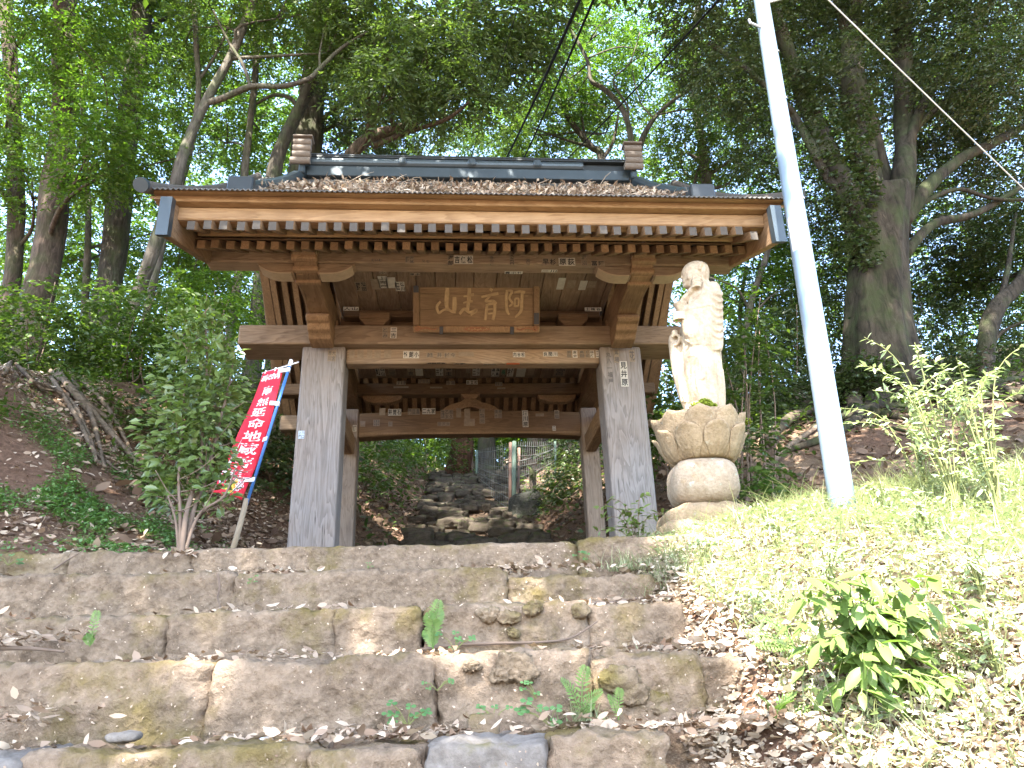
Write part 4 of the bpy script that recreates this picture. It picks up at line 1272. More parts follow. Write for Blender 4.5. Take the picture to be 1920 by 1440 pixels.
def se_ring(zl, zr, zy, hs, cy=0.0, n=28, k=2.3):
    a, b_ = zp(zl, zy), zp(zr, zy)
    c = (a + b_) / 2; hx = abs(b_[0] - a[0]) / 2
    R_ = []
    for j in range(n):
        t = 2 * PI * j / n
        ct, st = math.cos(t), math.sin(t)
        R_.append(c + np.array([hx * math.copysign(abs(ct) ** (2 / k), ct), cy + hs * math.copysign(abs(st) ** (2 / k), st), 0]))
    return R_


BODY = [(802, 318, 468, .115), (780, 308, 466, .122), (700, 287, 460, .135), (620, 270, 453, .148), (540, 259, 446, .155), (480, 254, 441, .160), (400, 252, 437, .165), (320, 262, 434, .168), (250, 274, 430, .165), (215, 286, 424, .150), (192, 300, 413, .118), (175, 316, 398, .076), (150, 326, 386, .056)]
SLV = [(530, 396, 424, .030), (520, 335, 432, .045), (497, 284, 437, .055), (450, 248, 438, .062), (400, 236, 437, .066), (345, 230, 435, .070), (318, 250, 434, .072), (290, 285, 432, .072), (250, 318, 428, .066), (215, 345, 420, .05), (195, 360, 408, .03)]
FAR = [(778, 288, 306, .03), (700, 254, 306, .05), (600, 226, 296, .058), (520, 213, 285, .06), (450, 205, 270, .06), (420, 203, 255, .055), (398, 208, 240, .04)]
HEAD = [(192, 300, 366, .040), (183, 278, 376, .052), (172, 269, 382, .064), (160, 265, 386, .073), (148, 262, 388, .080), (136, 259, 390, .084), (124, 256, 391, .087), (110, 255, 392, .088), (96, 258, 390, .086), (82, 266, 384, .078), (71, 278, 373, .064), (63, 294, 358, .044), (58.5, 312, 338, .018)]
sb = MB()
sb.loft([se_ring(l, r, y, h) for y, l, r, h in BODY])
sb.loft([se_ring(l, r, y, h, -0.115) for y, l, r, h in SLV])
sb.loft([se_ring(l, r, y, h, 0.06) for y, l, r, h in FAR])
sb.loft([se_ring(l, r, y, h, 0, k=2.05) for y, l, r, h in HEAD])


def srf(zx, zy, rows, cy, k=2.3):
    rows = sorted(rows)
    ys_ = [r_[0] for r_ in rows]
    l = np.interp(zy, ys_, [r_[1] for r_ in rows]); r_ = np.interp(zy, ys_, [q[2] for q in rows]); h = np.interp(zy, ys_, [q[3] for q in rows])
    u = min(0.995, abs((zx - (l + r_) / 2) / ((r_ - l) / 2)))
    return zp(zx, zy, cy - h * (1 - u ** k) ** (1 / k))


def fold(rows, cy, pts, r0=0.008):
    P = smooth_path([srf(a, b_, rows, cy) for a, b_ in pts], 5)
    n = len(P)
    sb.tube(P, [r0 * 1.45 * (0.35 + 0.55 * math.sin(PI * (i + 0.5) / n)) for i in range(n)], 7)


# U-shaped folds over the upper arm, straight folds down the skirt
for i, y in enumerate((268, 300, 334, 368, 402, 438, 472)):
    fold(SLV, -0.115, [(366 - i * 2, y - 30), (380, y - 6), (402, y + 4), (424, y - 8), (431, y - 26)], 0.0095)
for x, y0, y1, dx in ((290, 560, 770, 12), (318, 545, 690, 8), (352, 550, 760, 14), (392, 545, 780, 16), (425, 550, 785, 14), (445, 600, 790, 8), (306, 600, 720, 12)):
    fold(BODY, 0, [(x, y0), (x + dx * 0.3, (y0 + y1) / 2), (x + dx, y1)], 0.0095)
for x, y0, y1, dx in ((270, 380, 470, 10), (262, 430, 485, 16), (300, 400, 500, 8), (330, 420, 510, 6), (292, 440, 492, 14), (355, 430, 522, 4)):
    fold(SLV, -0.115, [(x, y0), (x + dx * 0.3, (y0 + y1) / 2), (x + dx, y1)], 0.008)
fold(SLV, -0.115, [(236, 345), (300, 330), (370, 322)], 0.008)
fold(SLV, -0.115, [(250, 470), (292, 500), (340, 520), (400, 526), (430, 505)], 0.010)
fold(BODY, 0, [(275, 545), (300, 552), (296, 575), (284, 612)], 0.009)
fold(BODY, 0, [(306, 655), (330, 660), (343, 652)], 0.010)
# collar bands
fold(BODY, 0, [(352, 178), (346, 200), (340, 235), (330, 265), (312, 290)], 0.018)
fold(BODY, 0, [(372, 180), (368, 215), (362, 255), (350, 290)], 0.012)
fold(BODY, 0, [(392, 190), (396, 230), (398, 260)], 0.010)
# face: brow, nose, lips, chin, eyes, ear with a long lobe
def hp(zx, zy, y): return zp(zx, zy, y)
sb.hexa([hp(266, 139, -.014), hp(266, 139, .014), hp(250, 136, .010), hp(250, 136, -.010), hp(268, 108, -.008), hp(268, 108, .008), hp(257, 112, .006), hp(257, 112, -.006)])
sb.ball(hp(256, 134, 0), (0.011, 0.013, 0.009), 10, 7)
sb.ball(hp(264, 149, 0), (0.010, 0.022, 0.006), 10, 7)
sb.ball(hp(266, 156, 0), (0.009, 0.018, 0.006), 10, 7)
sb.ball(hp(273, 173, 0), (0.016, 0.022, 0.015), 10, 7)
for s in (-1, 1):
    sb.tube(smooth_path([hp(261, 104, s * .012), hp(266, 99, s * .04), hp(282, 103, s * .070)]), 0.005, 6)
    sb.tube(smooth_path([hp(264, 119, s * .020), hp(268, 117, s * .040), hp(280, 121, s * .064)]), 0.0055, 6)
    sb.ball(hp(272, 125, s * .044), (0.014, 0.018, 0.008), 10, 7)
    sb.ball(hp(284, 150, s * .058), (0.022, 0.014, 0.024), 10, 7)
    e = smooth_path([hp(328, 126, s * .086), hp(330, 104, s * .092), hp(342, 98, s * .094), hp(350, 112, s * .092), hp(346, 138, s * .088), hp(340, 160, s * .082), hp(348, 170, s * .074)], 4)
    sb.tube(e + np.array([0, s * 0.007, 0]), 0.0125, 8)
    sb.ball(hp(338, 122, s * .084), (0.014, 0.008, 0.030), 10, 7)
sb.loft([se_ring(322, 384, 200, .060), se_ring(322, 384, 165, .055)])
# bowl in the left hand, the hand cupped beneath, raised right hand
bc = zp(238, 335, -0.10)
r_top, hgt = 0.053, zp(238, 291)[2] - bc[2]
sb.lathe([(0.030, 0.0), (0.037, hgt * 0.2), (0.046, hgt * 0.7), (r_top, hgt * 0.86), (r_top + 0.002, hgt), (r_top - 0.012, hgt), (0.034, hgt * 0.6), (0.01, hgt * 0.45)], bc, 20)
sb.ball(zp(226, 356, -0.11), (0.036, 0.032, 0.026), 12, 8)
for k in range(4):
    y = -0.118 + 0.0 * k
    z0 = 345 + 10 * k
    sb.tube(smooth_path([zp(240, z0, -0.150), zp(214, z0 + 1, -0.153), zp(198, z0 + 2, -0.125), zp(204, z0 + 1, -0.090)], 4), 0.0088, 7)
sb.tube(smooth_path([zp(250, 368, -.09), zp(232, 374, -.11), zp(210, 385, -.10)], 4), 0.010, 7)
sb.tube([zp(238, 362, -0.09), zp(290, 345, -0.11)], [0.026, 0.038], 10)
sb.tube(smooth_path([zp(232, 284, -0.07), zp(252, 262, -0.09), zp(276, 238, -0.115), zp(298, 214, -0.13)], 5), [0.017] * 5 + [0.020] * 5 + [0.024] * 6, 9)
sb.tube(smooth_path([zp(244, 290, -0.06), zp(270, 264, -0.085), zp(300, 238, -0.105)], 5), 0.016, 9)
sb.ball(zp(304, 206, -0.14), (0.034, 0.034, 0.044), 12, 8)
for k in range(4):
    z0 = 186 + 13 * k
    sb.tube(smooth_path([zp(320, z0 + 6, -0.172), zp(302, z0 + 3, -0.182), zp(284, z0 + 4, -0.160), zp(284, z0 + 6, -0.115)], 4), 0.0095, 7)
sb.tube(smooth_path([zp(300, 226, -.16), zp(286, 206, -.17), zp(290, 178, -.15)], 4), 0.010, 7)
# hanging far sleeve: rolled upper edge
sb.ball(zp(222, 408, -0.01), (0.028, 0.030, 0.028), 12, 8)
sb.tube(smooth_path([zp(206, 428, -.01), zp(222, 420, -.03), zp(240, 432, -.03), zp(238, 455, -.02), zp(222, 470, -.01)], 5), 0.013, 8)
for x in (226, 242, 256):
    sb.tube(smooth_path([zp(x, 470, 0.0), zp(x + 12, 600, 0.0), zp(x + 36, 740, 0.02)], 5), 0.008, 7)
# feet
for y in (-0.055, 0.055):
    sb.ball(zp(322, 775, y), (0.065, 0.040, 0.035), 12, 8)
    for k in range(5):
        sb.ball(zp(290 + 2 * abs(k - 1), 783, y - 0.03 + 0.015 * k), (0.018, 0.0085, 0.013), 8, 6)
sm = sb.mesh('tmp', [M['statue']])
so = bpy.data.objects.new('tmp', sm); COL.objects.link(so)
rm = so.modifiers.new('r', 'REMESH'); rm.mode = 'VOXEL'; rm.voxel_size = 0.0062; rm.use_smooth_shade = True
sh = so.modifiers.new('s', 'SMOOTH'); sh.iterations = 2; sh.factor = 0.5
dg = bpy.context.evaluated_depsgraph_get(); dg.update()
fm = bpy.data.meshes.new_from_object(so.evaluated_get(dg))
bpy.data.objects.remove(so)
fm.materials.clear(); fm.materials.append(M['statue'])
fig = link('monk_figure', fm, sta)

# lotus pedestal: bowl with two rings of petals
LC = (zp(348, 815) + zp(348, 1052)) / 2
LC = np.array([(zp(348, 930))[0], YS, zp(348, 1052)[2]])
LH = (zp(348, 815)[2] - LC[2]) * 0.97
prof = [(0.165, 0.0), (0.200, 0.05), (0.238, 0.18), (0.266, 0.38), (0.284, 0.60), (0.292, 0.82), (0.290, 0.95), (0.26, 0.97)]


def bowl_r(h): return float(np.interp(h, [p[1] for p in prof], [p[0] for p in prof]))


lot = MB().lathe([(r, h * LH) for r, h in prof], LC, 40).build('lotus_bowl', M['lotus'], sta, True)


def petal(a0, da, top, off):
    V, F = [], []
    nu_, nv_ = 14, 16
    for j in range(nv_ + 1):
        v = j / nv_
        h = 0.02 + (top - 0.02) * v
        wv = min(1.0, 0.55 + 1.1 * v) if v < 0.5 else math.sqrt(max(0.0, 1 - ((v - 0.5) / 0.5) ** 3.2)) * 1.0
        for i in range(nu_ + 1):
            u = 2 * i / nu_ - 1
            a = a0 + da * u * wv
            r = bowl_r(min(h, 0.9)) + off + 0.018 * (1 - u * u) * (0.35 + v) + 0.016 * v ** 4 + 0.006 * (max(abs(u), min(1.0, v * 1.02)) > 0.86) - (0.010 if abs(u) < 0.12 else 0) * (1 - v)
            V.append((LC[0] + r * math.cos(a), LC[1] + r * math.sin(a), LC[2] + h * LH + 0.010 * (1 - u * u) * v))
    for j in range(nv_):
        for i in range(nu_):
            q = j * (nu_ + 1) + i
            F.append((q, q + 1, q + nu_ + 2, q + nu_ + 1))
    o = link('petal', mesh_from('petal', V, F, [M['lotus']], None, True), lot)
    s_ = o.modifiers.new('thick', 'SOLIDIFY'); s_.thickness = 0.011; s_.offset = 0.6


for k in range(9):
    petal(-PI / 2 - 0.25 + 2 * PI * k / 9, 2 * PI / 9 * 0.60, 0.95, 0.0)
for k in range(9):
    petal(-PI / 2 - 0.25 + 2 * PI * (k + 0.5) / 9, 2 * PI / 9 * 0.48, 0.62, 0.014)
mb = MB()
def moss_pad(c, r):
    for q in range(34):
        o_ = rng.normal(0, 1, 3) * r * [.55, .55, .35]
        mb.ball(np.asarray(c) + o_, rng.uniform(.006, .013, 3), 6, 4)
for k in range(12):
    a = random.uniform(0, 2 * PI); r = random.uniform(0.15, 0.27)
    moss_pad(LC + [r * math.cos(a), r * math.sin(a), LH * 0.97], np.array([.03, .03, .006]))
for zx, zy in ((312, 792), (330, 786), (350, 790), (370, 796), (340, 776)):
    moss_pad(zp(zx, zy, -0.15), np.array([.035, .02, .016]))
for zx, zy in ((495, 822), (520, 830), (545, 840), (562, 850)):
    moss_pad(zp(zx, zy, -0.03), np.array([.03, .04, .007]))
tag(mb.build('moss_patch', M['moss'], sta, True), kind='stuff')
# drum and base stone
me = rock((0.242, 0.242, (zp(355, 1034)[2] - zp(355, 1265)[2]) / 2), k=3.0, res=(22, 22, 14), amp=0.008, seed=5, freq=5); me.materials.append(M['drum'])
link('pedestal_drum', me, sta, (zp(357, 1140)[0], YS, zp(357, 1150)[2]))
me = rock((0.335, 0.31, 0.14), k=2.7, res=(24, 22, 10), amp=0.022, seed=9, freq=4); me.materials.append(M['lotus'])
link('base_stone', me, sta, (zp(365, 1300)[0], YS, zp(365, 1352)[2]))
me = rock((0.40, 0.36, 0.10), k=5, res=(20, 20, 6), amp=0.022, seed=19, freq=4); me.materials.append(M['lotus'])
link('footing_slab', me, sta, (zp(365, 1300)[0] + 0.03, YS, zp(365, 1425)[2]))

# ------------------------------------------------------------------ steel pole, cables
pole = thing('steel_pole', 'tall galvanised steel pole standing in the weeds beside the statue', 'pole', (2.030, -2.6, 0.75))
pb, pt = np.array([2.022, -2.6, 0.70]), np.array([2.330, -2.6, 8.2])


def onp(z): return pb + (pt - pb) * (z - pb[2]) / (pt[2] - pb[2])
def prad(z): return float(np.interp(z, [0.7, 5.0, 8.2], [0.0765, 0.0565, 0.045]))


zs = np.linspace(0.70, 8.2, 16)
MB().tube([onp(z) for z in zs], [prad(z) for z in zs], 32).build('shaft', M['galv'], pole, True)
for px, py in ((1500, 438), (1581, 937)):
    z = at(px, py, -2.6)[2]
    MB().tube([onp(z - 0.004), onp(z + 0.004)], prad(z) + 0.0022, 32).build('seam', M['band'], pole, True)
for px, py in ((1449, 105), (1463, 192), (1495, 380)):
    p = at(px, py, -2.6); z = p[2]; c = onp(z)
    a = math.radians(-52)
    d = np.array([math.cos(a), math.sin(a), 0])
    MB().tube([c + d * (prad(z) - 0.004), c + d * (prad(z) + 0.010)], 0.008, 8).build('bolt', M['band'], pole)
for px, py, sgn in ((1440, 8, 1), (1416, 55, -1)):
    z = at(px, py, -2.6)[2]; c = onp(z)
    d = unit(np.array([sgn * 0.75, -0.3, 0.0]))
    MB().tube([c + d * 0.03, c + d * 0.16, c + d * 0.165 + [0, 0, 0.03]], 0.010, 8).build('step_bolt', M['band'], pole)
z = at(1483, 443, -2.6)[2]
V, F = [], []
for j in range(2):
    for i in range(9):
        a = math.radians(-172 + 60 * i / 8); zz = z - 0.13 + 0.26 * j; c = onp(zz)
        V.append(c + np.array([math.cos(a), math.sin(a), 0]) * (prad(zz) + 0.0015))
F = [(i, i + 1, i + 10, i + 9) for i in range(8)]
link('label_sheet', mesh_from('label_sheet', V, F, [M['label']]), pole).modifiers.new('t', 'SOLIDIFY').thickness = 0.001


def cable(px0, py0, Y0, px1, py1, Y1, r, ext0, ext1, sag, name, label, mat):
    a, b_ = at(px0, py0, Y0), at(px1, py1, Y1)
    t = np.linspace(-ext0, 1 + ext1, 24)
    P = np.array([a + (b_ - a) * s - np.array([0, 0, sag]) * (0 if False else 1) * (4 * max(0, (s + ext0)) * max(0, (1 + ext1 - s)) / (1 + ext0 + ext1) ** 2) for s in t])
    return tag(MB().tube(P, r, 7).build(name, mat, None, True), label, 'cable', 'overhead cables')


cable(1050, 70, 1.0, 940, 310, 9.0, 0.022, 0.4, 0.25, 0.15, 'overhead_cable', 'thicker black cable running down behind the roof ridge near its middle', M['cable'])
cable(1108, 0, 0.6, 977, 305, 9.5, 0.019, 0.4, 0.25, 0.12, 'overhead_cable', 'thin black cable just right of the thicker one above the roof ridge', M['cable'])
cable(1225, 120, 2.0, 1048, 310, 10.0, 0.014, 0.8, 0.25, 0.12, 'overhead_cable', 'thin slanting dark cable crossing the pale forked tree above the roof', M['cable'])
cable(955, 60, 3.0, 878, 308, 10.0, 0.008, 0.5, 0.25, 0.1, 'overhead_cable', 'thinnest dark cable hanging left of the thick one above the roof ridge', M['cable'])
w_ = cable(1555, 0, -1.9, 1920, 352, -0.6, 0.0065, 0.25, 0.6, 0.03, 'stay_wire', 'bright bare stay wire slanting down across the big tree at upper right', M['wire_w'])
del w_['group']

bpy.data.objects.remove(_fo)

# ------------------------------------------------------------------ foliage
def sprays(centers, radii, n_leaves, L, per=14, length=0.45, droop=0.25, flat=0.55):
    """leaves set along short twigs scattered through ellipsoids; returns P, D, N, L"""
    centers = np.asarray(centers, float); radii = np.asarray(radii, float)
    vol = radii.prod(1) ** (2 / 3); pr = vol / vol.sum()
    ns = max(1, n_leaves // per)
    ci = rng.choice(len(centers), ns, p=pr)
    d = unit(rng.normal(size=(ns, 3)))
    rr = rng.uniform(0.15, 1.0, ns) ** 0.45
    O = centers[ci] + d * radii[ci] * rr[:, None]
    ang = np.arctan2(d[:, 1], d[:, 0]) + rng.normal(0, 0.9, ns)
    T = unit(np.stack([np.cos(ang), np.sin(ang), rng.normal(-droop, 0.35, ns)], -1))
    k = np.tile(np.arange(per), (ns, 1))
    s = (k + rng.uniform(0, 1, (ns, per))) / per * length * rng.uniform(0.6, 1.3, (ns, 1))
    side = np.where(k % 2 == 0, 1.0, -1.0)
    S = unit(np.cross(T, [0, 0, 1.0]))
    P = O[:, None] + T[:, None] * s[..., None] + rng.normal(0, 0.02, (ns, per, 3))
    P[..., 2] -= (s ** 2) * droop * 1.2
    D = T[:, None] * rng.uniform(0.3, 0.9, (ns, per, 1)) + S[:, None] * (side * rng.uniform(0.5, 1.0, (ns, per)))[..., None] + np.array([0, 0, -0.3]) * rng.uniform(0, 1.2, (ns, per, 1))
    N = rng.normal(size=(ns, per, 3)) * flat + np.array([0, 0, 1.0])
    LL = L * rng.uniform(0.65, 1.25, (ns, per))
    return P.reshape(-1, 3), unit(D.reshape(-1, 3)), unit(N.reshape(-1, 3)), LL.ravel()


def foliage(name, cl, n, L, mat, parent=None, ratio=0.45, **kw):
    P, D, N, LL = sprays([c for c, r in cl], [r for c, r in cl], n, L, **kw)
    o = link(name, leaf_mesh(name, P, D, N, LL, LL * ratio, mat, 0.2), parent)
    return o


def limb(mb, pts, r0, r1, n=9, wob=0.25, sm=5):
    P = smooth_path(pts, sm)
    t = np.linspace(0, 1, len(P))
    mb.tube(P, r0 + (r1 - r0) * t ** 0.8, n, wob=wob)
    return P


def tree(name, label, trunk, limbs, barkmat, clumps, n, L, leaf, group='trees of the wood', ratio=0.45, wobble=0.3, tr=(0, 0), **kw):
    """trunk: points with radii at both ends; limbs: more (points, r0, r1); clumps: (centre, radii) of the crown"""
    pts, r0, r1 = trunk
    base = np.array(pts[0])
    t = thing(name, label, 'tree', base, group)
    mb = MB()
    # flare at the foot
    P = smooth_path(pts, 6); tt = np.linspace(0, 1, len(P))
    rad = r0 + (r1 - r0) * tt
    h = np.linalg.norm(P - P[0], axis=1)
    rad = rad * (1 + 0.55 * np.exp(-h / (r0 * 2.2)))
    mb.tube(P, rad, 14, wob=wobble)
    for q in limbs: limb(mb, *q)
    # twigs that carry the leaf clumps
    for c, r in clumps:
        j = int(np.argmin(np.linalg.norm(P - np.asarray(c) + [0, 0, 1.0], axis=1)))
        a = P[j]
        if np.linalg.norm(np.asarray(c) - a) > 12: continue
        midp = (a + c) / 2 + rng.normal(0, 0.25, 3)
        limb(mb, [a, midp, np.asarray(c)], min(0.07, rad[j] * 0.5), 0.015, 6, 0.0, 4)
        for k in range(3):
            e = np.asarray(c) + rng.normal(0, 0.6, 3) * np.asarray(r)
            limb(mb, [midp * 0.4 + np.asarray(c) * 0.6, (np.asarray(c) + e) / 2 + rng.normal(0, .1, 3), e], 0.022, 0.006, 5, 0.0, 3)
    mb.build('trunk', barkmat, t, True, fix=False)
    if n: foliage('crown', clumps, int(n * 1.7), L, leaf, t, ratio, **kw)
    return t


def pc(px, py, Y, r):
    r = (r, r, r * 0.7) if not isinstance(r, tuple) else r
    return (at(px, py, Y), r)


def down(p, extra=0.4):
    """put the foot of a trunk into the ground"""
    p = np.array(p, float); z = float(gz(p[0], p[1])) - extra
    return np.array([p[0], p[1], min(z, p[2] - 0.05)])


def trunk_px(L, Y, foot=True):
    P = [at(x, y, Y) for x, y in L]
    if foot:
        P = [down(P[0] * 1.0)] + P if P[0][2] > float(gz(P[0][0], P[0][1])) else P
    return P


# --- left side of the wood
tree('tree', 'straight grey-brown trunk at the far left edge of the wood', (trunk_px([(18, 560), (30, 420), (28, 240), (10, 0), (5, -150)], 8.5), 0.20, 0.15), [], M['bark_brown'],
     [pc(40, 60, 8, 1.6), pc(-40, 250, 7, 1.8), pc(60, 340, 7.6, 1.1), pc(20, 190, 7.5, 1.3)], 9000, 0.105, M['lf_maple'])
left_tall = tree('tree', 'thick straight brown trunk second from the left edge of the wood', (trunk_px([(70, 570), (98, 400), (118, 250), (122, 100), (122, -20), (124, -220)], 7.0), 0.30, 0.21),
     [([at(110, 350, 7.0), at(150, 300, 6.6), at(190, 290, 6.0)], 0.05, 0.02), ([at(105, 420, 6.9), at(140, 345, 6.4), at(178, 318, 6.0)], 0.035, 0.012)], M['bark_brown'],
     [pc(190, 130, 6.4, 1.3), pc(230, 230, 6.0, 1.2), pc(160, 300, 5.6, 1.0), pc(120, 30, 5.8, 1.2), pc(250, 300, 6.0, 1.0)], 13000, 0.095, M['lf_maple'])
tree('tree', 'dark hollow-footed trunk leaning right behind the bank shrubs', (trunk_px([(195, 620), (212, 480), (228, 330), (255, 130), (268, 0), (280, -120)], 7.6), 0.29, 0.22), [], M['bark_dark'],
     [pc(330, 60, 8.5, 1.5), pc(210, 60, 8.4, 1.3), pc(300, 160, 8.6, 1.2)], 9000, 0.10, M['lf_mid'])
tree('leaning_tree', 'slim grey tree leaning right with a crooked level branch above the left eave',
     (trunk_px([(228, 640), (268, 520), (318, 380), (345, 280), (385, 195), (430, 110), (468, 20), (500, -80)], 5.6), 0.125, 0.075),
     [([at(388, 192, 5.6), at(420, 183, 5.5), at(470, 163, 5.4), at(530, 162, 5.3), at(578, 148, 5.2), at(600, 128, 5.2), at(640, 90, 5.2), at(690, 60, 5.1)], 0.075, 0.035),
      ([at(470, 163, 5.4), at(455, 120, 5.4), at(430, 80, 5.4), at(400, 20, 5.3)], 0.045, 0.02),
      ([at(600, 128, 5.2), at(600, 95, 5.2), at(612, 40, 5.3)], 0.03, 0.012)], M['bark_grey'],
     [pc(560, 30, 5.6, 1.2), pc(640, 100, 5.8, 0.9), pc(400, 40, 6.4, 1.0)], 6500, 0.085, M['lf_mid'])
tree('leaning_tree', 'thinner grey tree just right of the slim leaning one', (trunk_px([(262, 650), (285, 540), (312, 430), (352, 300), (372, 180), (368, 90), (362, 0), (350, -90)], 6.6), 0.085, 0.05),
     [([at(370, 155, 6.6), at(400, 110, 6.6), at(425, 60, 6.7), at(440, 10, 6.7)], 0.04, 0.02)], M['bark_grey'], [pc(420, 90, 8.2, 1.2), pc(350, 20, 8, 1.1)], 5000, 0.09, M['lf_mid'])
tree('slender_tree', 'pale slender upright trunk behind the left half of the roof', (trunk_px([(450, 480), (460, 320), (468, 240), (478, 150), (482, 60), (490, -60)], 8.0), 0.10, 0.06), [], M['bark_grey'],
     [pc(470, 240, 9.5, 1.4), pc(420, 270, 9.0, 1.0), pc(500, 210, 10, 1.0)], 6500, 0.09, M['lf_maple'])
tree('curved_tree', 'curving dark trunk rising from behind the left ridge end', (trunk_px([(505, 400), (515, 315), (535, 260), (560, 205), (592, 140), (612, 80), (640, -40)], 6.8), 0.17, 0.10),
     [([at(560, 205, 6.8), at(545, 185, 6.8), at(515, 178, 6.9), at(480, 195, 7.0)], 0.06, 0.03)], M['bark_dark'], [pc(640, 40, 7.6, 1.4), pc(540, 70, 8, 1.2)], 6500, 0.09, M['lf_mid'])
tree('broad_tree', 'broad dark ivy-clad trunk straight behind the left ridge end', (trunk_px([(560, 420), (575, 280), (585, 180), (598, 80), (610, -60)], 8.4), 0.40, 0.30), [], M['bark_dark'],
     [pc(680, 200, 8.6, 1.4), pc(760, 230, 9, 1.4), pc(640, 290, 9.4, 1.1), pc(700, 120, 9.2, 1.3)], 11000, 0.10, M['lf_dark'])
tree('thin_tree', 'thin straight trunk standing between the hollow-footed tree and the leaning tree', (trunk_px([(150, 700), (160, 560), (165, 420), (160, 300), (150, 100)], 9.6), 0.09, 0.06), [], M['bark_grey'],
     [pc(100, 500, 11, 1.5), pc(180, 470, 10.5, 1.2), pc(330, 500, 9.5, 1.0), pc(310, 430, 10.5, 1.3)], 9000, 0.10, M['lf_maple'])
tree('sapling', 'thin bare-stemmed sapling in the lit gap left of the gate roof', (trunk_px([(345, 640), (362, 520), (385, 440), (410, 380)], 8.2), 0.035, 0.015),
     [([at(362, 520, 8.2), at(395, 480, 8.0), at(420, 430, 8.0)], 0.02, 0.008), ([at(352, 590, 8.2), at(335, 520, 8.2), at(340, 440, 8.2)], 0.02, 0.008)], M['bark_dark'],
     [pc(400, 470, 8.6, 0.9), pc(430, 560, 8.2, 0.9), pc(370, 560, 8.6, 0.8)], 7000, 0.08, M['lf_maple'])

# --- behind and above the roof
t = tree('overhanging_tree', 'tree with long drooping pale green leaves hanging over the gate roof', (trunk_px([(610, 480), (640, 330), (690, 262), (790, 220), (860, 100), (900, -60)], 7.4), 0.17, 0.10),
     [([at(700, 275, 7.0), at(760, 250, 6.4), at(840, 222, 5.8), at(880, 190, 5.4)], 0.07, 0.03), ([at(820, 215, 7.2), at(760, 150, 6.0), at(700, 80, 5.2)], 0.05, 0.02)], M['bark_brown'],
     [pc(720, 60, 5.6, (1.5, 1.0, .8)), pc(800, 110, 5.4, (1.4, 1.0, .8)), pc(890, 70, 5.6, (1.4, 1.0, .8)), pc(960, 30, 5.8, (1.3, 1.0, .7)), pc(720, 160, 5.4, (.9, .8, .5)), pc(860, 180, 5.8, (1.0, .8, .6)), pc(650, 30, 5.4, (.8, .8, .6)), pc(980, 120, 6.2, (.8, .8, .7))],
     14000, 0.15, M['lf_big'], ratio=0.30, per=10, length=0.5, droop=0.45, flat=0.7)
tree('forked_tree', 'pale forked tree with bare limbs behind the right ridge end', (trunk_px([(1180, 420), (1185, 300), (1178, 235), (1160, 195), (1130, 165), (1108, 150), (1100, 110), (1060, 40)], 8.2), 0.105, 0.04),
     [([at(1196, 290, 8.2), at(1206, 255, 8.2), at(1226, 222, 8.2), at(1248, 200, 8.2), at(1282, 175, 8.2), at(1330, 150, 8.3)], 0.09, 0.035), ([at(1176, 232, 8.2), at(1176, 200, 8.2), at(1150, 150, 8.2), at(1180, 120, 8.2), at(1200, 60, 8.2)], 0.04, 0.015),
      ([at(1226, 222, 8.2), at(1200, 190, 8.2), at(1185, 130, 8.2)], 0.03, 0.012), ([at(1235, 215, 8.2), at(1290, 205, 8.2), at(1340, 210, 8.4)], 0.03, 0.012)], M['bark_grey'],
     [pc(1120, 60, 9.5, 1.3), pc(1060, 130, 9.4, 1.0), pc(1230, 110, 9.6, 1.3), pc(1160, 20, 9.6, 1.2), pc(1060, 200, 10.5, 1.0)], 9000, 0.10, M['lf_maple'], flat=0.8)
tree('spreading_tree', 'many-stemmed dark tree seen low above the ridge beside the pale forked one', (trunk_px([(1130, 440), (1128, 300), (1108, 275), (1080, 240), (1050, 190), (1030, 100)], 10.5), 0.13, 0.06),
     [([at(1128, 300, 10.5), at(1150, 265, 10.5), at(1160, 210, 10.5)], 0.08, 0.03), ([at(1108, 275, 10.5), at(1060, 262, 10.5), at(1000, 240, 10.5)], 0.06, 0.02), ([at(1100, 268, 10.5), at(1090, 210, 10.4), at(1100, 160, 10.4)], 0.05, 0.02)], M['bark_dark'],
     [pc(1070, 200, 11, 1.3), pc(1140, 210, 11.5, 1.3), pc(1000, 250, 11, 1.2), pc(930, 250, 11.5, 1.3)], 11000, 0.10, M['lf_mid'])
tree('dense_tree', 'dense mid-green tree between the forked tree and the steel pole', (trunk_px([(1330, 520), (1330, 400), (1320, 300), (1300, 150), (1310, 0)], 9.6), 0.16, 0.10),
     [([at(1325, 330, 9.6), at(1370, 300, 9.4), at(1430, 250, 9.2)], 0.06, 0.02)], M['bark_grey'],
     [pc(1330, 270, 9.0, 1.4), pc(1290, 230, 9.4, 1.2), pc(1400, 280, 9.2, 1.2), pc(1400, 180, 9.6, 1.2), pc(1340, 130, 9.2, 1.3), pc(1270, 290, 10, 1.0)], 14000, 0.095, M['lf_mid'])

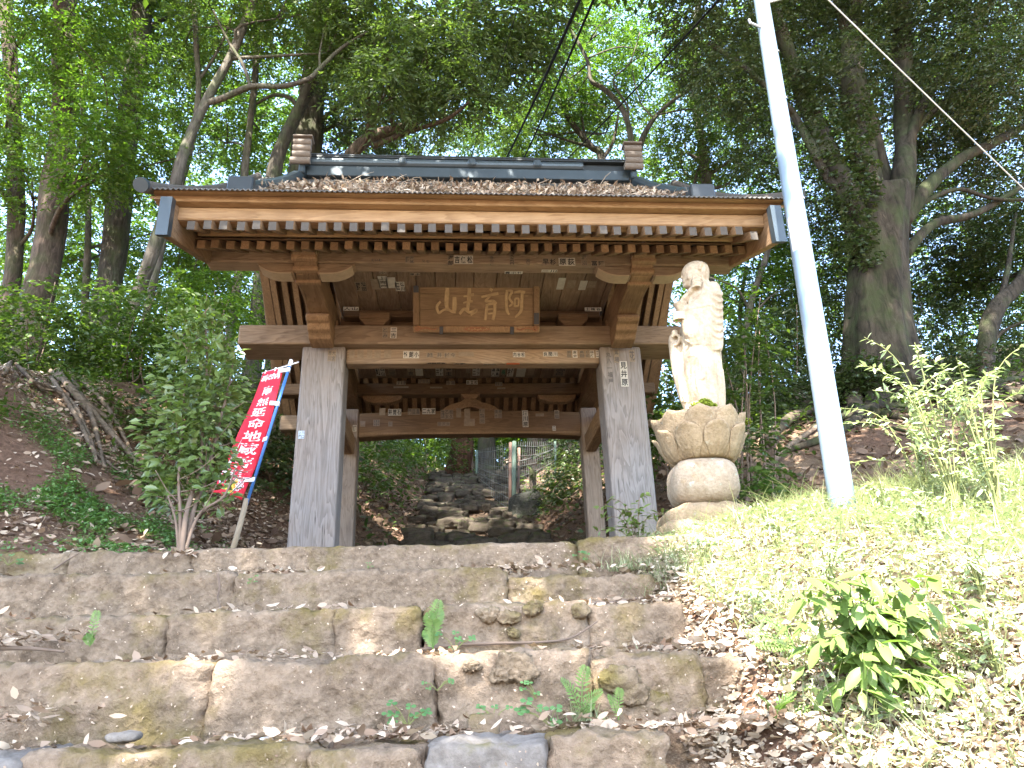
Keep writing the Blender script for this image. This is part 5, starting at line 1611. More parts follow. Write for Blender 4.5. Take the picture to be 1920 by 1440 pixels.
# --- the big old tree at right
bt0 = at(1655, 845, 4.5)
base = np.array([bt0[0], bt0[1], float(gz(bt0[0], bt0[1])) - 0.1])
big = thing('old_tree', 'huge old evergreen with a furrowed many-stemmed trunk and spreading roots behind the pole', 'tree', base)
mb = MB()
P = smooth_path([base + [0, 0, -0.3], base + [0.02, 0, 0.4], at(1652, 700, 4.5), at(1648, 600, 4.5), at(1648, 500, 4.5), at(1652, 420, 4.5), at(1660, 365, 4.5)], 8)
tt = np.linspace(0, 1, len(P)); hh = np.linalg.norm(P - P[0], axis=1)
rad = 0.53 - 0.06 * tt + 0.55 * np.exp(-hh / 0.75)
rings = []
for p, r_ in zip(P, rad):
    ring = []
    for j in range(40):
        a = 2 * PI * j / 40
        rr = r_ * (1 + 0.13 * mnoise.noise(Vector((math.cos(a) * 2.2, math.sin(a) * 2.2, p[2] * 0.25))) + 0.05 * mnoise.noise(Vector((math.cos(a) * 6, math.sin(a) * 6, p[2] * 0.5))))
        ring.append(p + np.array([rr * math.cos(a), rr * math.sin(a), 0]))
    rings.append(ring)
mb.loft(rings)
for (L_, r0, r1) in (([(1625, 470), (1600, 400), (1575, 330), (1545, 270), (1510, 190), (1480, 100), (1450, 20)], .26, .13), ([(1640, 420), (1625, 330), (1612, 250), (1600, 150), (1598, 60), (1596, -40)], .30, .20),
                     ([(1665, 430), (1660, 340), (1640, 260), (1618, 170), (1592, 80), (1570, 0)], .15, .10), ([(1680, 440), (1695, 330), (1698, 230), (1694, 120), (1690, 20), (1690, -60)], .24, .17),
                     ([(1600, 480), (1582, 380), (1550, 330), (1520, 270), (1490, 220), (1470, 195), (1400, 130), (1330, 80)], .10, .05), ([(1690, 110), (1700, 70), (1672, 40), (1668, -20)], .09, .05),
                     ([(1690, 420), (1740, 350), (1800, 300), (1860, 270), (1930, 230)], .16, .07), ([(1690, 330), (1720, 220), (1760, 150), (1810, 90), (1850, 40)], .12, .05), ([(1700, 260), (1770, 190), (1850, 150), (1930, 115)], .08, .04),
                     ([(1700, 400), (1750, 370), (1800, 355), (1860, 372), (1930, 375)], .05, .03), ([(1695, 480), (1750, 420), (1830, 400), (1930, 340)], .10, .05)):
    limb(mb, [at(x, y, 4.5 + 0.15 * math.sin(x)) for x, y in L_], r0, r1, 12, 0.3)
mb.build('trunk', M['bark_big'], big, True, fix=False)
# roots running over the soil
for (a, ln, r0) in ((-2.9, 2.6, .15), (-2.5, 3.0, .14), (-2.15, 2.2, .15), (-1.85, 1.9, .17), (-1.5, 1.8, .17), (-1.15, 2.0, .16), (-0.8, 2.2, .15), (-0.4, 2.2, .14), (0.1, 1.8, .13), (3.1, 2.4, .13)):
    mb = MB(); pts = []
    for k in range(9):
        t_ = k / 8; aa = a + 0.28 * math.sin(3 * t_ + a * 5)
        x = base[0] + math.cos(aa) * (0.45 + ln * t_); y = base[1] + math.sin(aa) * (0.45 + ln * t_)
        pts.append((x, y, float(gz(x, y)) + 0.05 + 0.55 * math.exp(-t_ * 6)))
    limb(mb, pts, r0, 0.03, 9, 0.5, 4)
    for s in (-1, 1):
        k = random.randint(2, 5); q = np.array(pts[k]); aa = a + s * 0.6
        q2 = q + [math.cos(aa) * .6, math.sin(aa) * .6, 0]; q3 = q + [math.cos(aa + .2 * s) * 1.3, math.sin(aa + .2 * s) * 1.3, 0]
        q2[2] = float(gz(q2[0], q2[1])) + 0.02; q3[2] = float(gz(q3[0], q3[1])) - 0.01
        limb(mb, [q, q2, q3], 0.05, 0.015, 7, 0.4, 4)
    mb.build('root', M['bark_big'], big, True, fix=False)
cl = [pc(1380, 60, 4.4, 1.1), pc(1330, 100, 5.4, 0.9), pc(1450, 70, 5.6, 1.0), pc(1440, 190, 5.2, 0.8), pc(1530, 60, 5.8, 1.1), pc(1620, 60, 6.0, 1.2), pc(1560, 200, 6.4, 1.1), pc(1730, 60, 4.2, 1.2), pc(1810, 60, 4.0, 1.2), pc(1890, 60, 4.2, 1.2), pc(1760, 210, 5.4, 1.1),
      pc(1850, 190, 5.0, 1.1), pc(1780, 300, 5.8, 1.0), pc(1880, 290, 5.4, 1.0), pc(1820, 420, 6.0, 1.0), pc(1740, 440, 6.4, 0.8), pc(1900, 440, 5.8, 1.0), pc(1460, 300, 6.4, 0.9), pc(1540, 380, 6.4, 0.8), pc(1660, 160, 6.6, 1.0), pc(1480, 10, 4.6, 1.0), pc(1290, 30, 5.0, 0.8), pc(1700, -40, 3.6, 1.3), pc(1800, 140, 3.8, 1.0), pc(1900, 150, 3.6, 1.1), pc(1580, 120, 4.0, .8), pc(1380, 150, 4.6, .8), pc(1900, 370, 6.8, 1.1), pc(1700, 330, 7.0, 1.0), pc(1770, 520, 7.4, .9), pc(1550, 500, 7.0, .8), pc(1480, 420, 7.4, .9)]
foliage('crown', cl, 150000, 0.085, M['lf_dark'], big, 0.42, per=12, length=0.4)
# ivy clinging to the left stems
cl = [(at(1600 - 8 * k, 470 - 36 * k, 4.35), (0.34, 0.20, 0.36)) for k in range(10)] + [(at(1612, 470 - 40 * k, 4.05), (0.26, 0.14, 0.36)) for k in range(8)] + [(at(1625, 700 + 12 * k, 3.85), (0.5, 0.25, 0.3)) for k in range(4)]
foliage('ivy', cl, 9000, 0.085, M['lf_dark'], big, 0.6, per=8, length=0.2)

tree('leaning_tree', 'dark crooked trunk leaning right at the right edge of the picture', (trunk_px([(1848, 700), (1855, 610), (1875, 570), (1905, 540), (1960, 470), (2020, 400)], 4.8), 0.16, 0.11),
     [([at(1875, 570, 4.8), at(1890, 500, 5.0), at(1905, 400, 5.2)], 0.07, 0.03), ([at(1858, 650, 4.8), at(1880, 622, 4.7), at(1925, 600, 4.5)], 0.045, 0.02)], M['bark_dark'],
     [pc(1900, 480, 6.8, 1.1), pc(1840, 520, 7.2, 1.0), pc(1960, 560, 6.4, 1.0), pc(1780, 540, 7.6, 0.9)], 9000, 0.085, M['lf_mid'])
tree('understorey_tree', 'bent grey stem in the undergrowth between the statue and the big tree', (trunk_px([(1370, 760), (1395, 640), (1410, 560), (1440, 470), (1450, 380)], 6.2), 0.10, 0.05),
     [([at(1405, 580, 6.2), at(1380, 540, 6.0), at(1330, 520, 5.8)], 0.03, 0.01), ([at(1400, 610, 6.2), at(1440, 560, 6.0), at(1480, 540, 5.8)], 0.03, 0.01)], M['bark_grey'],
     [pc(1420, 460, 6.8, 0.9), pc(1390, 560, 7.2, 0.9), pc(1460, 540, 6.8, 0.8), pc(1520, 480, 7.4, 0.9), pc(1390, 400, 7.6, 0.8)], 12000, 0.075, M['lf_maple'])
tree('understorey_tree', 'thin grey stem rising just right of the stone statue', (trunk_px([(1395, 800), (1392, 680), (1388, 580), (1400, 500)], 7.6), 0.06, 0.035), [], M['bark_grey'],
     [pc(1460, 640, 7.6, 0.9), pc(1400, 680, 7.4, 0.8), pc(1520, 580, 7.8, 0.9)], 9000, 0.075, M['lf_mid'])

# --- seen through the gate, on top of the path
for (px, py0, py1, Y, r, mat, lab) in ((748, 905, 640, 13.0, 0.13, 'band', None), (915, 905, 640, 13.5, 0.24, 'bark_dark', 'dark trunk at the head of the path seen through the gate'), (888, 880, 620, 17, 0.08, 'bark_pale', 'leftmost pale slim trunk in the light beyond the head of the path'), (940, 880, 620, 18, 0.10, 'bark_pale', 'pale slim trunk in the light just right of the dark one at the path head'),
                                 (1008, 850, 620, 12, 0.22, 'bark_brown', 'brown trunk on the fenced bank seen under the right end of the gate beam'), (842, 880, 620, 19, 0.09, 'bark_grey', 'grey trunk behind the rotten stump at the path head')):
    if lab is None:
        p0 = down(at(px, py0, Y)); p1 = at(px + 4, py1, Y)
        tag(MB().tube([p0, (p0 + p1) / 2, p1], [r, r * .97, r * .93], 16).build('utility_pole', M['band'], None, True), 'grey round utility pole among the bushes left of the path behind the gate', 'pole')
    else:
        tree('tree', lab, (trunk_px([(px, py0), (px - 2, (py0 + py1) / 2), (px + 3, py1)], Y), r, r * 0.8), [], M[mat], [pc(px + random.uniform(-30, 30), 700, Y + 1.5, 1.6), pc(px + random.uniform(-60, 60), 800, Y + 2.5, 1.3)], 3500, 0.13, M['lf_maple'])
st = thing('tree_stump', 'rotten red-brown broken stump at the left of the path head', 'stump', down(at(857, 893, 12.0)))
mb = MB(); p = at(857, 893, 12.0)
mb.tube(smooth_path([p + [0, 0, -.4], p + [0, 0, .2], p + [0.06, 0, .7], p + [0.10, 0, 1.1], p + [0.14, 0, 1.45]], 5), np.linspace(.36, .22, 21), 12, wob=0.9)
mb.tube(smooth_path([p + [.1, 0, .8], p + [-.18, 0, 1.15], p + [-.28, 0, 1.3]], 5), np.linspace(.14, .06, 11), 8, wob=0.9)
mb.build('broken_trunk', M['stump'], st, True)

# --- shrubs and undergrowth
def shrub(name, label, cl, n, L, mat, stems=4, group=None, ratio=0.5, **kw):
    c0 = np.mean([c for c, r in cl], axis=0); c0 = np.array([c0[0], c0[1], float(gz(c0[0], c0[1]))])
    t = thing(name, label, 'shrub', c0, group)
    mb = MB()
    for c, r in cl:
        for k in range(stems):
            e = np.asarray(c) + rng.normal(0, 0.45, 3) * np.asarray(r)
            f = np.array([c[0] + rng.normal(0, .15), c[1] + rng.normal(0, .15), 0]); f[2] = float(gz(f[0], f[1])) - 0.05
            if e[2] < f[2] + .05: continue
            limb(mb, [f, (f + e) / 2 + rng.normal(0, .08, 3), e], 0.014, 0.005, 5, 0.0, 3)
    tag(mb.build('stems', M['twig'], t, True, fix=False), kind='stuff')
    foliage('foliage', cl, n, L, mat, t, ratio, **kw)
    return t


def ground_cl(px, py, Y, r, lift=0.25):
    p = at(px, py, Y); p[2] = max(p[2], float(gz(p[0], p[1])) + lift * r[2]); return (p, r)


shrub('bank_shrub', 'dark leafy shrub crowning the root-bound bank at left', [ground_cl(130, 610, 3.0, (1.0, .8, .55)), ground_cl(230, 650, 3.0, (.8, .8, .5)), ground_cl(60, 640, 2.8, (.7, .7, .5)), ground_cl(300, 600, 3.6, (.8, .8, .6))], 9000, 0.085, M['lf_mid'])
shrub('bank_shrub', 'light leafy shrub below the leaning trunks left of the gate', [ground_cl(330, 690, 3.4, (.8, .8, .6)), ground_cl(260, 720, 3.0, (.5, .6, .45)), ground_cl(400, 640, 5.0, (1.0, .9, .9)), ground_cl(430, 560, 6.5, (1.0, 1.0, .9))], 9000, 0.08, M['lf_maple'])
shrub('bank_shrub', 'low dark shrub in the hollow behind the camellia', [ground_cl(340, 800, 2.0, (.55, .6, .5)), ground_cl(420, 830, 2.4, (.8, .6, .5)), ground_cl(520, 880, 2.6, (.6, .6, .5)), ground_cl(500, 790, 3.6, (.6, .6, .6))], 9000, 0.075, M['lf_dark'])
shrub('path_shrub', 'leafy undergrowth on the left bank of the path behind the gate', [ground_cl(685, 885, 5.2, (.35, .7, .4)), ground_cl(680, 845, 6.5, (.5, 1.0, .6)), ground_cl(720, 845, 9.0, (.7, 1.2, .7)), ground_cl(800, 840, 11.5, (1.0, 1.2, .9)), ground_cl(790, 810, 14, (1.2, 1.2, 1.1))], 10000, 0.09, M['lf_mid'])
shrub('path_shrub', 'dark undergrowth on the right bank of the path behind the gate', [ground_cl(1068, 962, 5.6, (.28, .5, .3)), ground_cl(1085, 915, 6.2, (.35, .6, .45)), ground_cl(1075, 850, 8.8, (.6, 1.0, .5)), ground_cl(1030, 985, 5.4, (.2, .3, .14)), ground_cl(1088, 985, 4.6, (.25, .4, .25))], 6000, 0.08, M['lf_dark'])
shrub('path_shrub', 'bright sunlit bushes closing the view at the head of the path', [ground_cl(900, 850, 17, (1.6, 1.2, 1.1)), ground_cl(960, 840, 16, (1.4, 1.2, 1.1)), ground_cl(1030, 830, 14, (1.3, 1.2, 1.0)), ground_cl(850, 840, 18, (1.5, 1.2, 1.1))], 11000, 0.12, M['lf_maple'])
shrub('side_shrub', 'tall dark undergrowth between the gate and the big tree', [ground_cl(1390, 720, 4.4, (.7, .7, .8)), ground_cl(1470, 680, 5.0, (.9, .8, .9)), ground_cl(1530, 600, 5.6, (.9, .8, .9)), ground_cl(1440, 800, 4.0, (.6, .6, .5)), ground_cl(1520, 760, 4.6, (.6, .6, .6)), ground_cl(1560, 700, 5.2, (.6, .6, .6))], 17000, 0.075, M['lf_dark'])
shrub('side_shrub', 'green shrub with upright sprays close behind the stone statue', [ground_cl(1375, 700, 1.2, (.34, .34, .75)), ground_cl(1390, 610, 1.4, (.3, .3, .5)), ground_cl(1385, 850, 1.0, (.35, .35, .4)), ground_cl(1260, 800, 1.6, (.3, .4, .5)), ground_cl(1265, 730, 3.2, (.5, .5, .7)), ground_cl(1240, 680, 4.5, (.6, .6, .9)), ground_cl(1400, 930, 0.2, (.35, .35, .25))], 8500, 0.085, M['lf_mid'])
shrub('side_shrub', 'dark undergrowth right of the big trunk', [ground_cl(1740, 640, 6.4, (1.1, .8, 1.0)), ground_cl(1790, 740, 5.2, (.8, .8, .7)), ground_cl(1730, 560, 8, (1.2, 1.0, 1.1)), ground_cl(1840, 660, 6.8, (1.1, 1.0, 1.0)), ground_cl(1900, 720, 5.8, (1.0, 1.0, .9))], 15000, 0.08, M['lf_dark'])

# --- the wood beyond, one mass
cl = []
for px in range(-260, 2200, 62):
    for py in range(-120, 640, 62):
        if rng.uniform() < (0.80 if py < 300 else 0.92):
            Y = rng.uniform(14.5, 24)
            cl.append((at(px + rng.uniform(-30, 30), py + rng.uniform(-30, 30), Y), (rng.uniform(.9, 1.7),) * 2 + (rng.uniform(.6, 1.2),)))
for px in range(640, 1180, 60):
    for py in range(650, 860, 50):
        cl.append((at(px, py, 22 + rng.uniform(0, 6)), (1.6, 1.6, 1.2)))
half = len(cl) // 2
rng.shuffle(cl) if False else None
ia = rng.permutation(len(cl))
A = [cl[i] for i in ia[:half]]; B = [cl[i] for i in ia[half:]]
far = foliage('distant_wood', A, 120000, 0.19, M['lf_maple'], None, 0.5, per=12, length=0.7)
tag(far, kind='stuff')
far2 = foliage('distant_dark_wood', B, 130000, 0.19, M['lf_mid'], None, 0.5, per=12, length=0.7)
tag(far2, kind='stuff')

# --- crowns added overhead, out of view, shaped to shade the gate and the steps
def sun_hit(P, z):
    t = (P[:, 2] - z) / SUN_DIR[2]
    return P - SUN_DIR * t[:, None]


def open_to_sun(P):  # sunlit zone that is cut out of the added crowns
    Q = sun_hit(P, 1.0)
    x, y = Q[:, 0], Q[:, 1]
    yedge = np.where(x < 1.85, -0.50, -1.75)
    yedge = np.where(x > 2.5, 0.3, yedge)
    xe = 0.98 + 0.16 * np.sin(2.6 * y) + 0.10 * np.sin(6.1 * y + 1)
    xe = np.where(y > -2.2, 1.22, np.where(y < -3.3, 0.62, xe))
    isl = (x > 1.12) & (x < 2.0) & (y > -1.85) & (y < -0.92) & ~((x > 1.58) & (x < 1.74) & (y > -1.3))
    return (x > xe) & (x < 6.5) & (y > -7.5) & (y < yedge) & ~isl


def canopy(label, trunk_pts, r, boxes, n, L, leaf):
    base = np.array(trunk_pts[0], float)
    t = thing('shade_tree', label, 'tree', base, 'unseen shade trees beside the steps')
    mb = MB(); limb(mb, trunk_pts, r, r * 0.5, 12, 0.3)
    Ps, Ds, Ns, Ls = [], [], [], []
    P, D, N, LL = sprays([b[0] for b in boxes], [b[1] for b in boxes], n, L, per=14, length=0.5)
    keep = ~open_to_sun(P)
    # small chance gaps that let flecks of sun through
    g = np.array([mnoise.noise(Vector(p * 1.25)) for p in P[::14]])
    keep &= np.repeat(g, 14)[:len(P)] < 0.74
    P, D, N, LL = P[keep], D[keep], N[keep], LL[keep]
    top = np.array(trunk_pts[-1], float)
    for c, rr in boxes:
        c = np.asarray(c, float)
        if not open_to_sun(c[None])[0]:
            limb(mb, [top * .6 + np.array(trunk_pts[-2]) * .4, (top + c) / 2 + [0, 0, .4], c], 0.09, 0.02, 7, 0.0, 5)
    mb.build('trunk', M['bark_grey'], t, True, fix=False)
    link('crown', leaf_mesh('crown', P, D, N, LL, LL * 0.5, leaf, 0.2), t)


def grid(x0, x1, y0, y1, z0, z1, st, r):
    return [((x + rng.uniform(-.3, .3), y + rng.uniform(-.3, .3), rng.uniform(z0, z1)), r) for x in np.arange(x0, x1, st) for y in np.arange(y0, y1, st)]


# unseen leaf layers added overhead to dapple the trees and the slope behind
def upper(parent, x0, x1, n, lim):
    b_ = grid(x0, x1, -4.5, 7.5, 15.5, 18.0, 1.5, (1.2, 1.2, .7))
    P, D, N, LL = sprays([q[0] for q in b_], [q[1] for q in b_], n, 0.24, per=14, length=0.7)
    g = np.array([mnoise.noise(Vector(p * 0.55)) for p in P[::14]])
    keep = (np.repeat(g, 14)[:len(P)] < np.where(np.abs(P[:, 0] + 1.2) < 2.0, 0.12, lim)) & ~open_to_sun(P)
    P, D, N, LL = P[keep], D[keep], N[keep], LL[keep]
    link('unseen_shade_crown', leaf_mesh('unseen_shade_crown', P, D, N, LL, LL * 0.5, M['lf_mid'], 0.2), parent)


upper(left_tall, -15.0, -0.5, 60000, 0.20)
upper(big, -0.5, 15.0, 90000, 0.55)
canopy('unseen broad tree added left of the steps, its crown shaped to shade the steps and gate front', [(-7.5, -7.5, -2.0), (-7.2, -7.4, 2), (-6.4, -7.0, 6), (-5.0, -6.4, 8.6)], 0.32, grid(-8.0, 1.3, -12.0, -0.9, 8.8, 10.4, 1.25, (1.0, 1.0, .6)), 90000, 0.17, M['lf_mid'])
canopy('unseen tree added on the right bank, its crown shaped to shade the statue and pole top', [(8.6, -4.5, 0.5), (8.4, -4.5, 4), (7.4, -4.2, 7), (5.6, -3.6, 9.0)], 0.30, grid(1.3, 8.5, -12.0, -0.9, 8.8, 10.4, 1.25, (1.0, 1.0, .6)), 50000, 0.17, M['lf_mid'])

# ------------------------------------------------------------------ things behind the gate
# little stone marker on a dark rock
p = at(1000, 985, 6.0); p[2] = float(gz(p[0], p[1]))
mk = thing('stone_marker', 'small upright stone marker standing on a black mossy boulder beside the path', 'stone marker', p)
me = rock((0.34, 0.32, 0.32), k=3.0, res=(14, 12, 10), amp=0.05, seed=31, freq=3); me.materials.append(M['dark_rock'])
q = at(990, 955, 6.0); link('boulder', me, mk, (q[0], 6.0, q[2] - 0.05))
me = rock((0.115, 0.10, 0.09), k=5, res=(8, 8, 6), amp=0.012, seed=32, freq=6); me.materials.append(M['dark_rock'])
q = at(998, 928, 6.0); link('plinth', me, mk, (q[0], 6.0, q[2]))
me = rock((0.062, 0.05, 0.20), k=3.2, res=(8, 6, 12), amp=0.010, seed=33, freq=6); me.materials.append(M['path_stone'])
q = at(999, 900, 6.0); link('upright_stone', me, mk, (q[0], 6.0, q[2]))
slip(986, 932, 5.93, 0.035, 0.07, ' ', True, 'paper', 'ink', parent=mk)

fen = thing('wire_fence', 'rusted wire mesh fence on green and reddish posts along the right of the path', 'fence', (0.8, 6, 2.8))


def gpost(px, py0, py1, Y, r, mat):
    a = at(px, py0, Y); b_ = at(px + 1, py1, Y); a[2] = min(a[2], float(gz(a[0], a[1]))) - 0.1
    MB().tube([a, b_], r, 10).build('fence_post', M[mat], fen, True)
    return a, b_


F0 = [gpost(963, 972, 828, 6.0, 0.040, 'post_green'), gpost(956, 972, 830, 6.3, 0.032, 'post_red'), gpost(972, 965, 840, 6.3, 0.026, 'post_red'), gpost(893, 905, 845, 11.5, 0.035, 'post_green'), gpost(884, 905, 850, 12.0, 0.03, 'post_red'), gpost(1040, 880, 828, 7.5, 0.022, 'post_green')]
mb = MB()
runs = [(F0[0], F0[3]), (F0[0], F0[5])]
for (a0, a1), (c0, c1) in runs:
    for k in range(7):
        t = 0.15 + 0.8 * k / 6
        A_ = a0 + (a1 - a0) * t; B_ = c0 + (c1 - c0) * t
        mb.tube([A_, (A_ + B_) / 2 - [0, 0, .04], B_], 0.0045, 4)
    for k in range(1, 20):
        s = k / 20
        A_ = a0 * (1 - s) + c0 * s; B_ = a1 * (1 - s) + c1 * s
        s2 = min(1, s + 0.05)
        C_ = a1 * (1 - s2) + c1 * s2
        mb.tube([A_ + (B_ - A_) * .12, C_], 0.0035, 4, cap=False)
mb.build('wire_mesh', M['wire'], fen)
wt = tag(MB().tube(smooth_path([at(950, 868, 6.2), at(985, 862, 6.0), at(1020, 850, 6.4), at(1045, 838, 7.2)]), 0.008, 6).build('slack_wire', M['wire'], None, True), 'slack pale wire sagging over the fenced bank behind the gate', 'wire')

# logs and fallen branches
def stick(pts, r0, r1, mat, name, label, cat='branch', group=None):
    mb = MB(); limb(mb, pts, r0, r1, 8, 0.3, 6)
    return tag(mb.build(name, M[mat], None, True), label, cat, group)


def gp(px, py, Y, up=0.02):
    p = at(px, py, Y); return np.array([p[0], p[1], float(gz(p[0], p[1])) + up])


stick([gp(1440, 860, 2.6, .12), gp(1490, 830, 3.2, .2), gp(1530, 800, 3.8, .2)], 0.09, 0.05, 'bark_brown', 'fallen_log', 'short sawn brown log lying between the statue and the big tree roots', 'log')
stick([gp(1430, 905, 1.9, .05), gp(1490, 870, 2.4, .08), gp(1560, 835, 3.0, .06)], 0.05, 0.03, 'root', 'fallen_branch', 'grey dead branch lying on the soil left of the pole')
stick([gp(810, 930, 8, .06), gp(840, 922, 8.1, .07)], 0.04, 0.03, 'twig_pale', 'fallen_branch', 'pale stick lying across the path behind the gate')
TW = [([(790, 1218), (850, 1210), (930, 1206), (1010, 1204), (1070, 1196), (1120, 1165)], -3.47, 0.008, 'long thin grey twig lying along the mossy third step'),
      ([(1040, 1130), (1130, 1130), (1230, 1118), (1330, 1118)], -3.20, 0.007, 'long pale twig running from the step into the sunlit bank'),
      ([(408, 1075), (412, 1100), (408, 1120), (414, 1140)], -2.99, 0.006, 'short curved brown twig leaning on the second riser'),
      ([(100, 1068), (130, 1048), (160, 1030)], -2.55, 0.005, 'thin straight twig propped against the mossy corner stone'),
      ([(0, 1215), (60, 1216), (120, 1222)], -3.60, 0.011, 'thick grey stick lying on the tread at the left edge')]
for pts, Y, r, lab in TW:
    mb = MB(); mb.tube(smooth_path([at(x, y, Y) for x, y in pts], 5), np.linspace(r, r * .45, 5 * (len(pts) - 1) + 1), 6)
    tag(mb.build('twig', M['twig'], None, True), lab, 'twig', 'twigs on the steps')
mb = MB(); c = at(500, 1393, -4.05)
mb.add([c + [-.07, 0, -.012], c + [.07, .01, -.012], c + [.03, .03, .018], c + [-.04, .03, .022], c + [0, -.03, -.008]], [(0, 4, 2, 3), (4, 1, 2)])
o = mb.build('plastic_scrap', M['bluesheet'], None, fix=False); o.modifiers.new('t', 'SOLIDIFY').thickness = 0.002
tag(o, 'crumpled blue plastic scrap lying among dry leaves on the lowest tread', 'litter')

# roots clawing down the left bank
rt = thing('bank_roots', 'bare pale roots running down the red earth bank at left', 'roots', (-4.2, 1.6, 2.6))
RT = [([(60, 640), (85, 690), (130, 735), (170, 780), (190, 850), (200, 890)], .035), ([(90, 660), (120, 720), (180, 790), (215, 830), (265, 885)], .05), ([(60, 730), (130, 760), (170, 830), (185, 880)], .025),
      ([(20, 620), (25, 680), (15, 715)], .03), ([(125, 690), (160, 760), (205, 800), (222, 860)], .03), ([(100, 720), (150, 800), (180, 860), (230, 900)], .022), ([(150, 720), (200, 770), (240, 840), (250, 870)], .028), ([(30, 690), (80, 740), (120, 745)], .02)]


def on_ground(px, py):
    """where the pixel's ray meets the ground"""
    d = FWD + RGT * (px - 960) / 1442.0 - UPV * (py - 720) / 1442.0
    t = np.linspace(2, 30, 1500); Q = EYE + d * t[:, None]
    h = Q[:, 2] - gz(Q[:, 0], Q[:, 1])
    i = np.argmax(h < 0) if (h < 0).any() else len(t) - 1
    return Q[i]


for pts, r in RT:
    q = smooth_path([(x, y, 0) for x, y in pts], 4)
    mb = MB(); limb(mb, [on_ground(x, y) + np.array([0, -0.06, 0.05]) for x, y, _ in q], r * 1.25, r * 0.5, 8, 0.5, 3)
    mb.build('root', M['root'], rt, True)

# ------------------------------------------------------------------ the camellia beside the steps
cam_t = thing('camellia_bush', 'glossy-leaved camellia bush growing at the edge of the top step behind the red banner', 'bush', (-1.78, -2.05, 0.85))
mb = MB()
Yc = -1.95
b_ = at(343, 1030, -2.1); b_[2] = 0.78
stems = [[b_, at(350, 960, -2.1), at(375, 880, Yc), at(380, 790, Yc), at(388, 690, Yc), at(385, 600, Yc)], [b_ + [0.01, 0, 0], at(362, 960, -2.05), at(385, 900, Yc), at(410, 800, Yc), at(430, 720, Yc), at(440, 660, Yc)],
         [b_, at(338, 970, -2.1), at(335, 900, -2.1), at(340, 830, -2.0), at(345, 740, Yc), at(352, 650, Yc)], [b_, at(370, 970, -2.1), at(420, 930, -2.1), at(440, 880, -2.1)], [b_, at(330, 980, -2.1), at(315, 930, -2.1)]]
tips = []
for i, s in enumerate(stems):
    P = limb(mb, s, 0.020 if i < 2 else 0.013, 0.005, 8, 0.2, 6)
    for k in range(6, len(P), 2):
        a = random.uniform(0, 2 * PI); ln = random.uniform(0.12, 0.34) * (1.1 - 0.5 * k / len(P))
        e = P[k] + np.array([math.cos(a) * ln, math.sin(a) * ln * 0.8, random.uniform(0.02, 0.20)])
        limb(mb, [P[k], (P[k] + e) / 2 + [0, 0, -.02], e], 0.005, 0.002, 5, 0.0, 3)
        tips.append((P[k], e))
mb.build('stems', M['twig'], cam_t, True, fix=False)
cpos, cdir = [], []
CL = [(385, 640, .15), (408, 665, .15), (372, 592, .11), (400, 585, .08), (345, 620, .12), (300, 800, .15), (315, 850, .16), (330, 700, .16), (300, 910, .11), (350, 670, .17), (400, 700, .22), (412, 715, .15), (345, 745, .18), (385, 770, .22), (360, 820, .2), (395, 775, .15), (390, 850, .2), (330, 865, .16), (380, 870, .13), (350, 920, .16), (400, 925, .14), (405, 915, .09), (320, 930, .12), (300, 880, .12), (385, 600, .10), (340, 790, .16)]
for px, py, r in CL:
    c = at(px, py, Yc)
    for k in range(int(165 * (r / 0.2) ** 2)):
        d = unit(rng.normal(size=3)); q = c + d * r * np.array([1, 1.1, 1]) * rng.uniform(.35, 1) ** .5
        cpos.append(q); cdir.append(unit(d + rng.normal(0, .5, 3) + [0, -.2, 0]))
cpos, cdir = np.array(cpos), np.array(cdir)
order = np.argsort(cpos[:, 1])
cN = unit(rng.normal(0, .45, (len(cpos), 3)) + [0, -0.95, 0.75])
cD = unit(cdir * [1, 1, .55] + [0, 0, -.15])
cL = rng.uniform(.05, .085, len(cpos))


def leaf_proto(name, mat, ratio=0.46, curl=0.12, n=4):
    """a pointed leaf of unit length along +x, folded on the midrib and curling down"""
    V, F = [], []
    for i in range(n + 1):
        t = i / n; w = ratio * 0.5 * math.sin(PI * min(1, t * 0.94 + 0.03)) ** 0.8 * (1 - 0.15 * t)
        if i == n: w = 0.0
        z = -curl * t * t
        V += [(t, w, z + w * 0.35), (t, 0, z), (t, -w, z + w * 0.35)]
    for i in range(n):
        a = i * 3
        F += [(a, a + 1, a + 4, a + 3), (a + 1, a + 2, a + 5, a + 4)]
    return mesh_from(name, V, F, [mat], None, True)


def place_leaf(me, parent, p, d, nrm, L, name='leaf'):
    x = unit(np.asarray(d, float)); y = unit(np.cross(nrm, x)); z = np.cross(x, y)
    R_ = Matrix(((x[0], y[0], z[0]), (x[1], y[1], z[1]), (x[2], y[2], z[2])))
    o = link(name, me, parent, p)
    o.rotation_mode = 'QUATERNION'; o.rotation_quaternion = R_.to_quaternion(); o.scale = (L, L, L)
    return o


me_c = [leaf_proto('camellia_leaf', M['lf_camellia'], .48, c_) for c_ in (.08, .18)]
for i in order[:300]:
    place_leaf(me_c[i % 2], cam_t, cpos[i], cD[i], cN[i], cL[i])
rest = order[300:]
o = link('inner_foliage', leaf_mesh('inner_foliage', cpos[rest], cD[rest], cN[rest], cL[rest], cL[rest] * .48, M['lf_camellia'], .2), cam_t)
tag(o, kind='stuff')

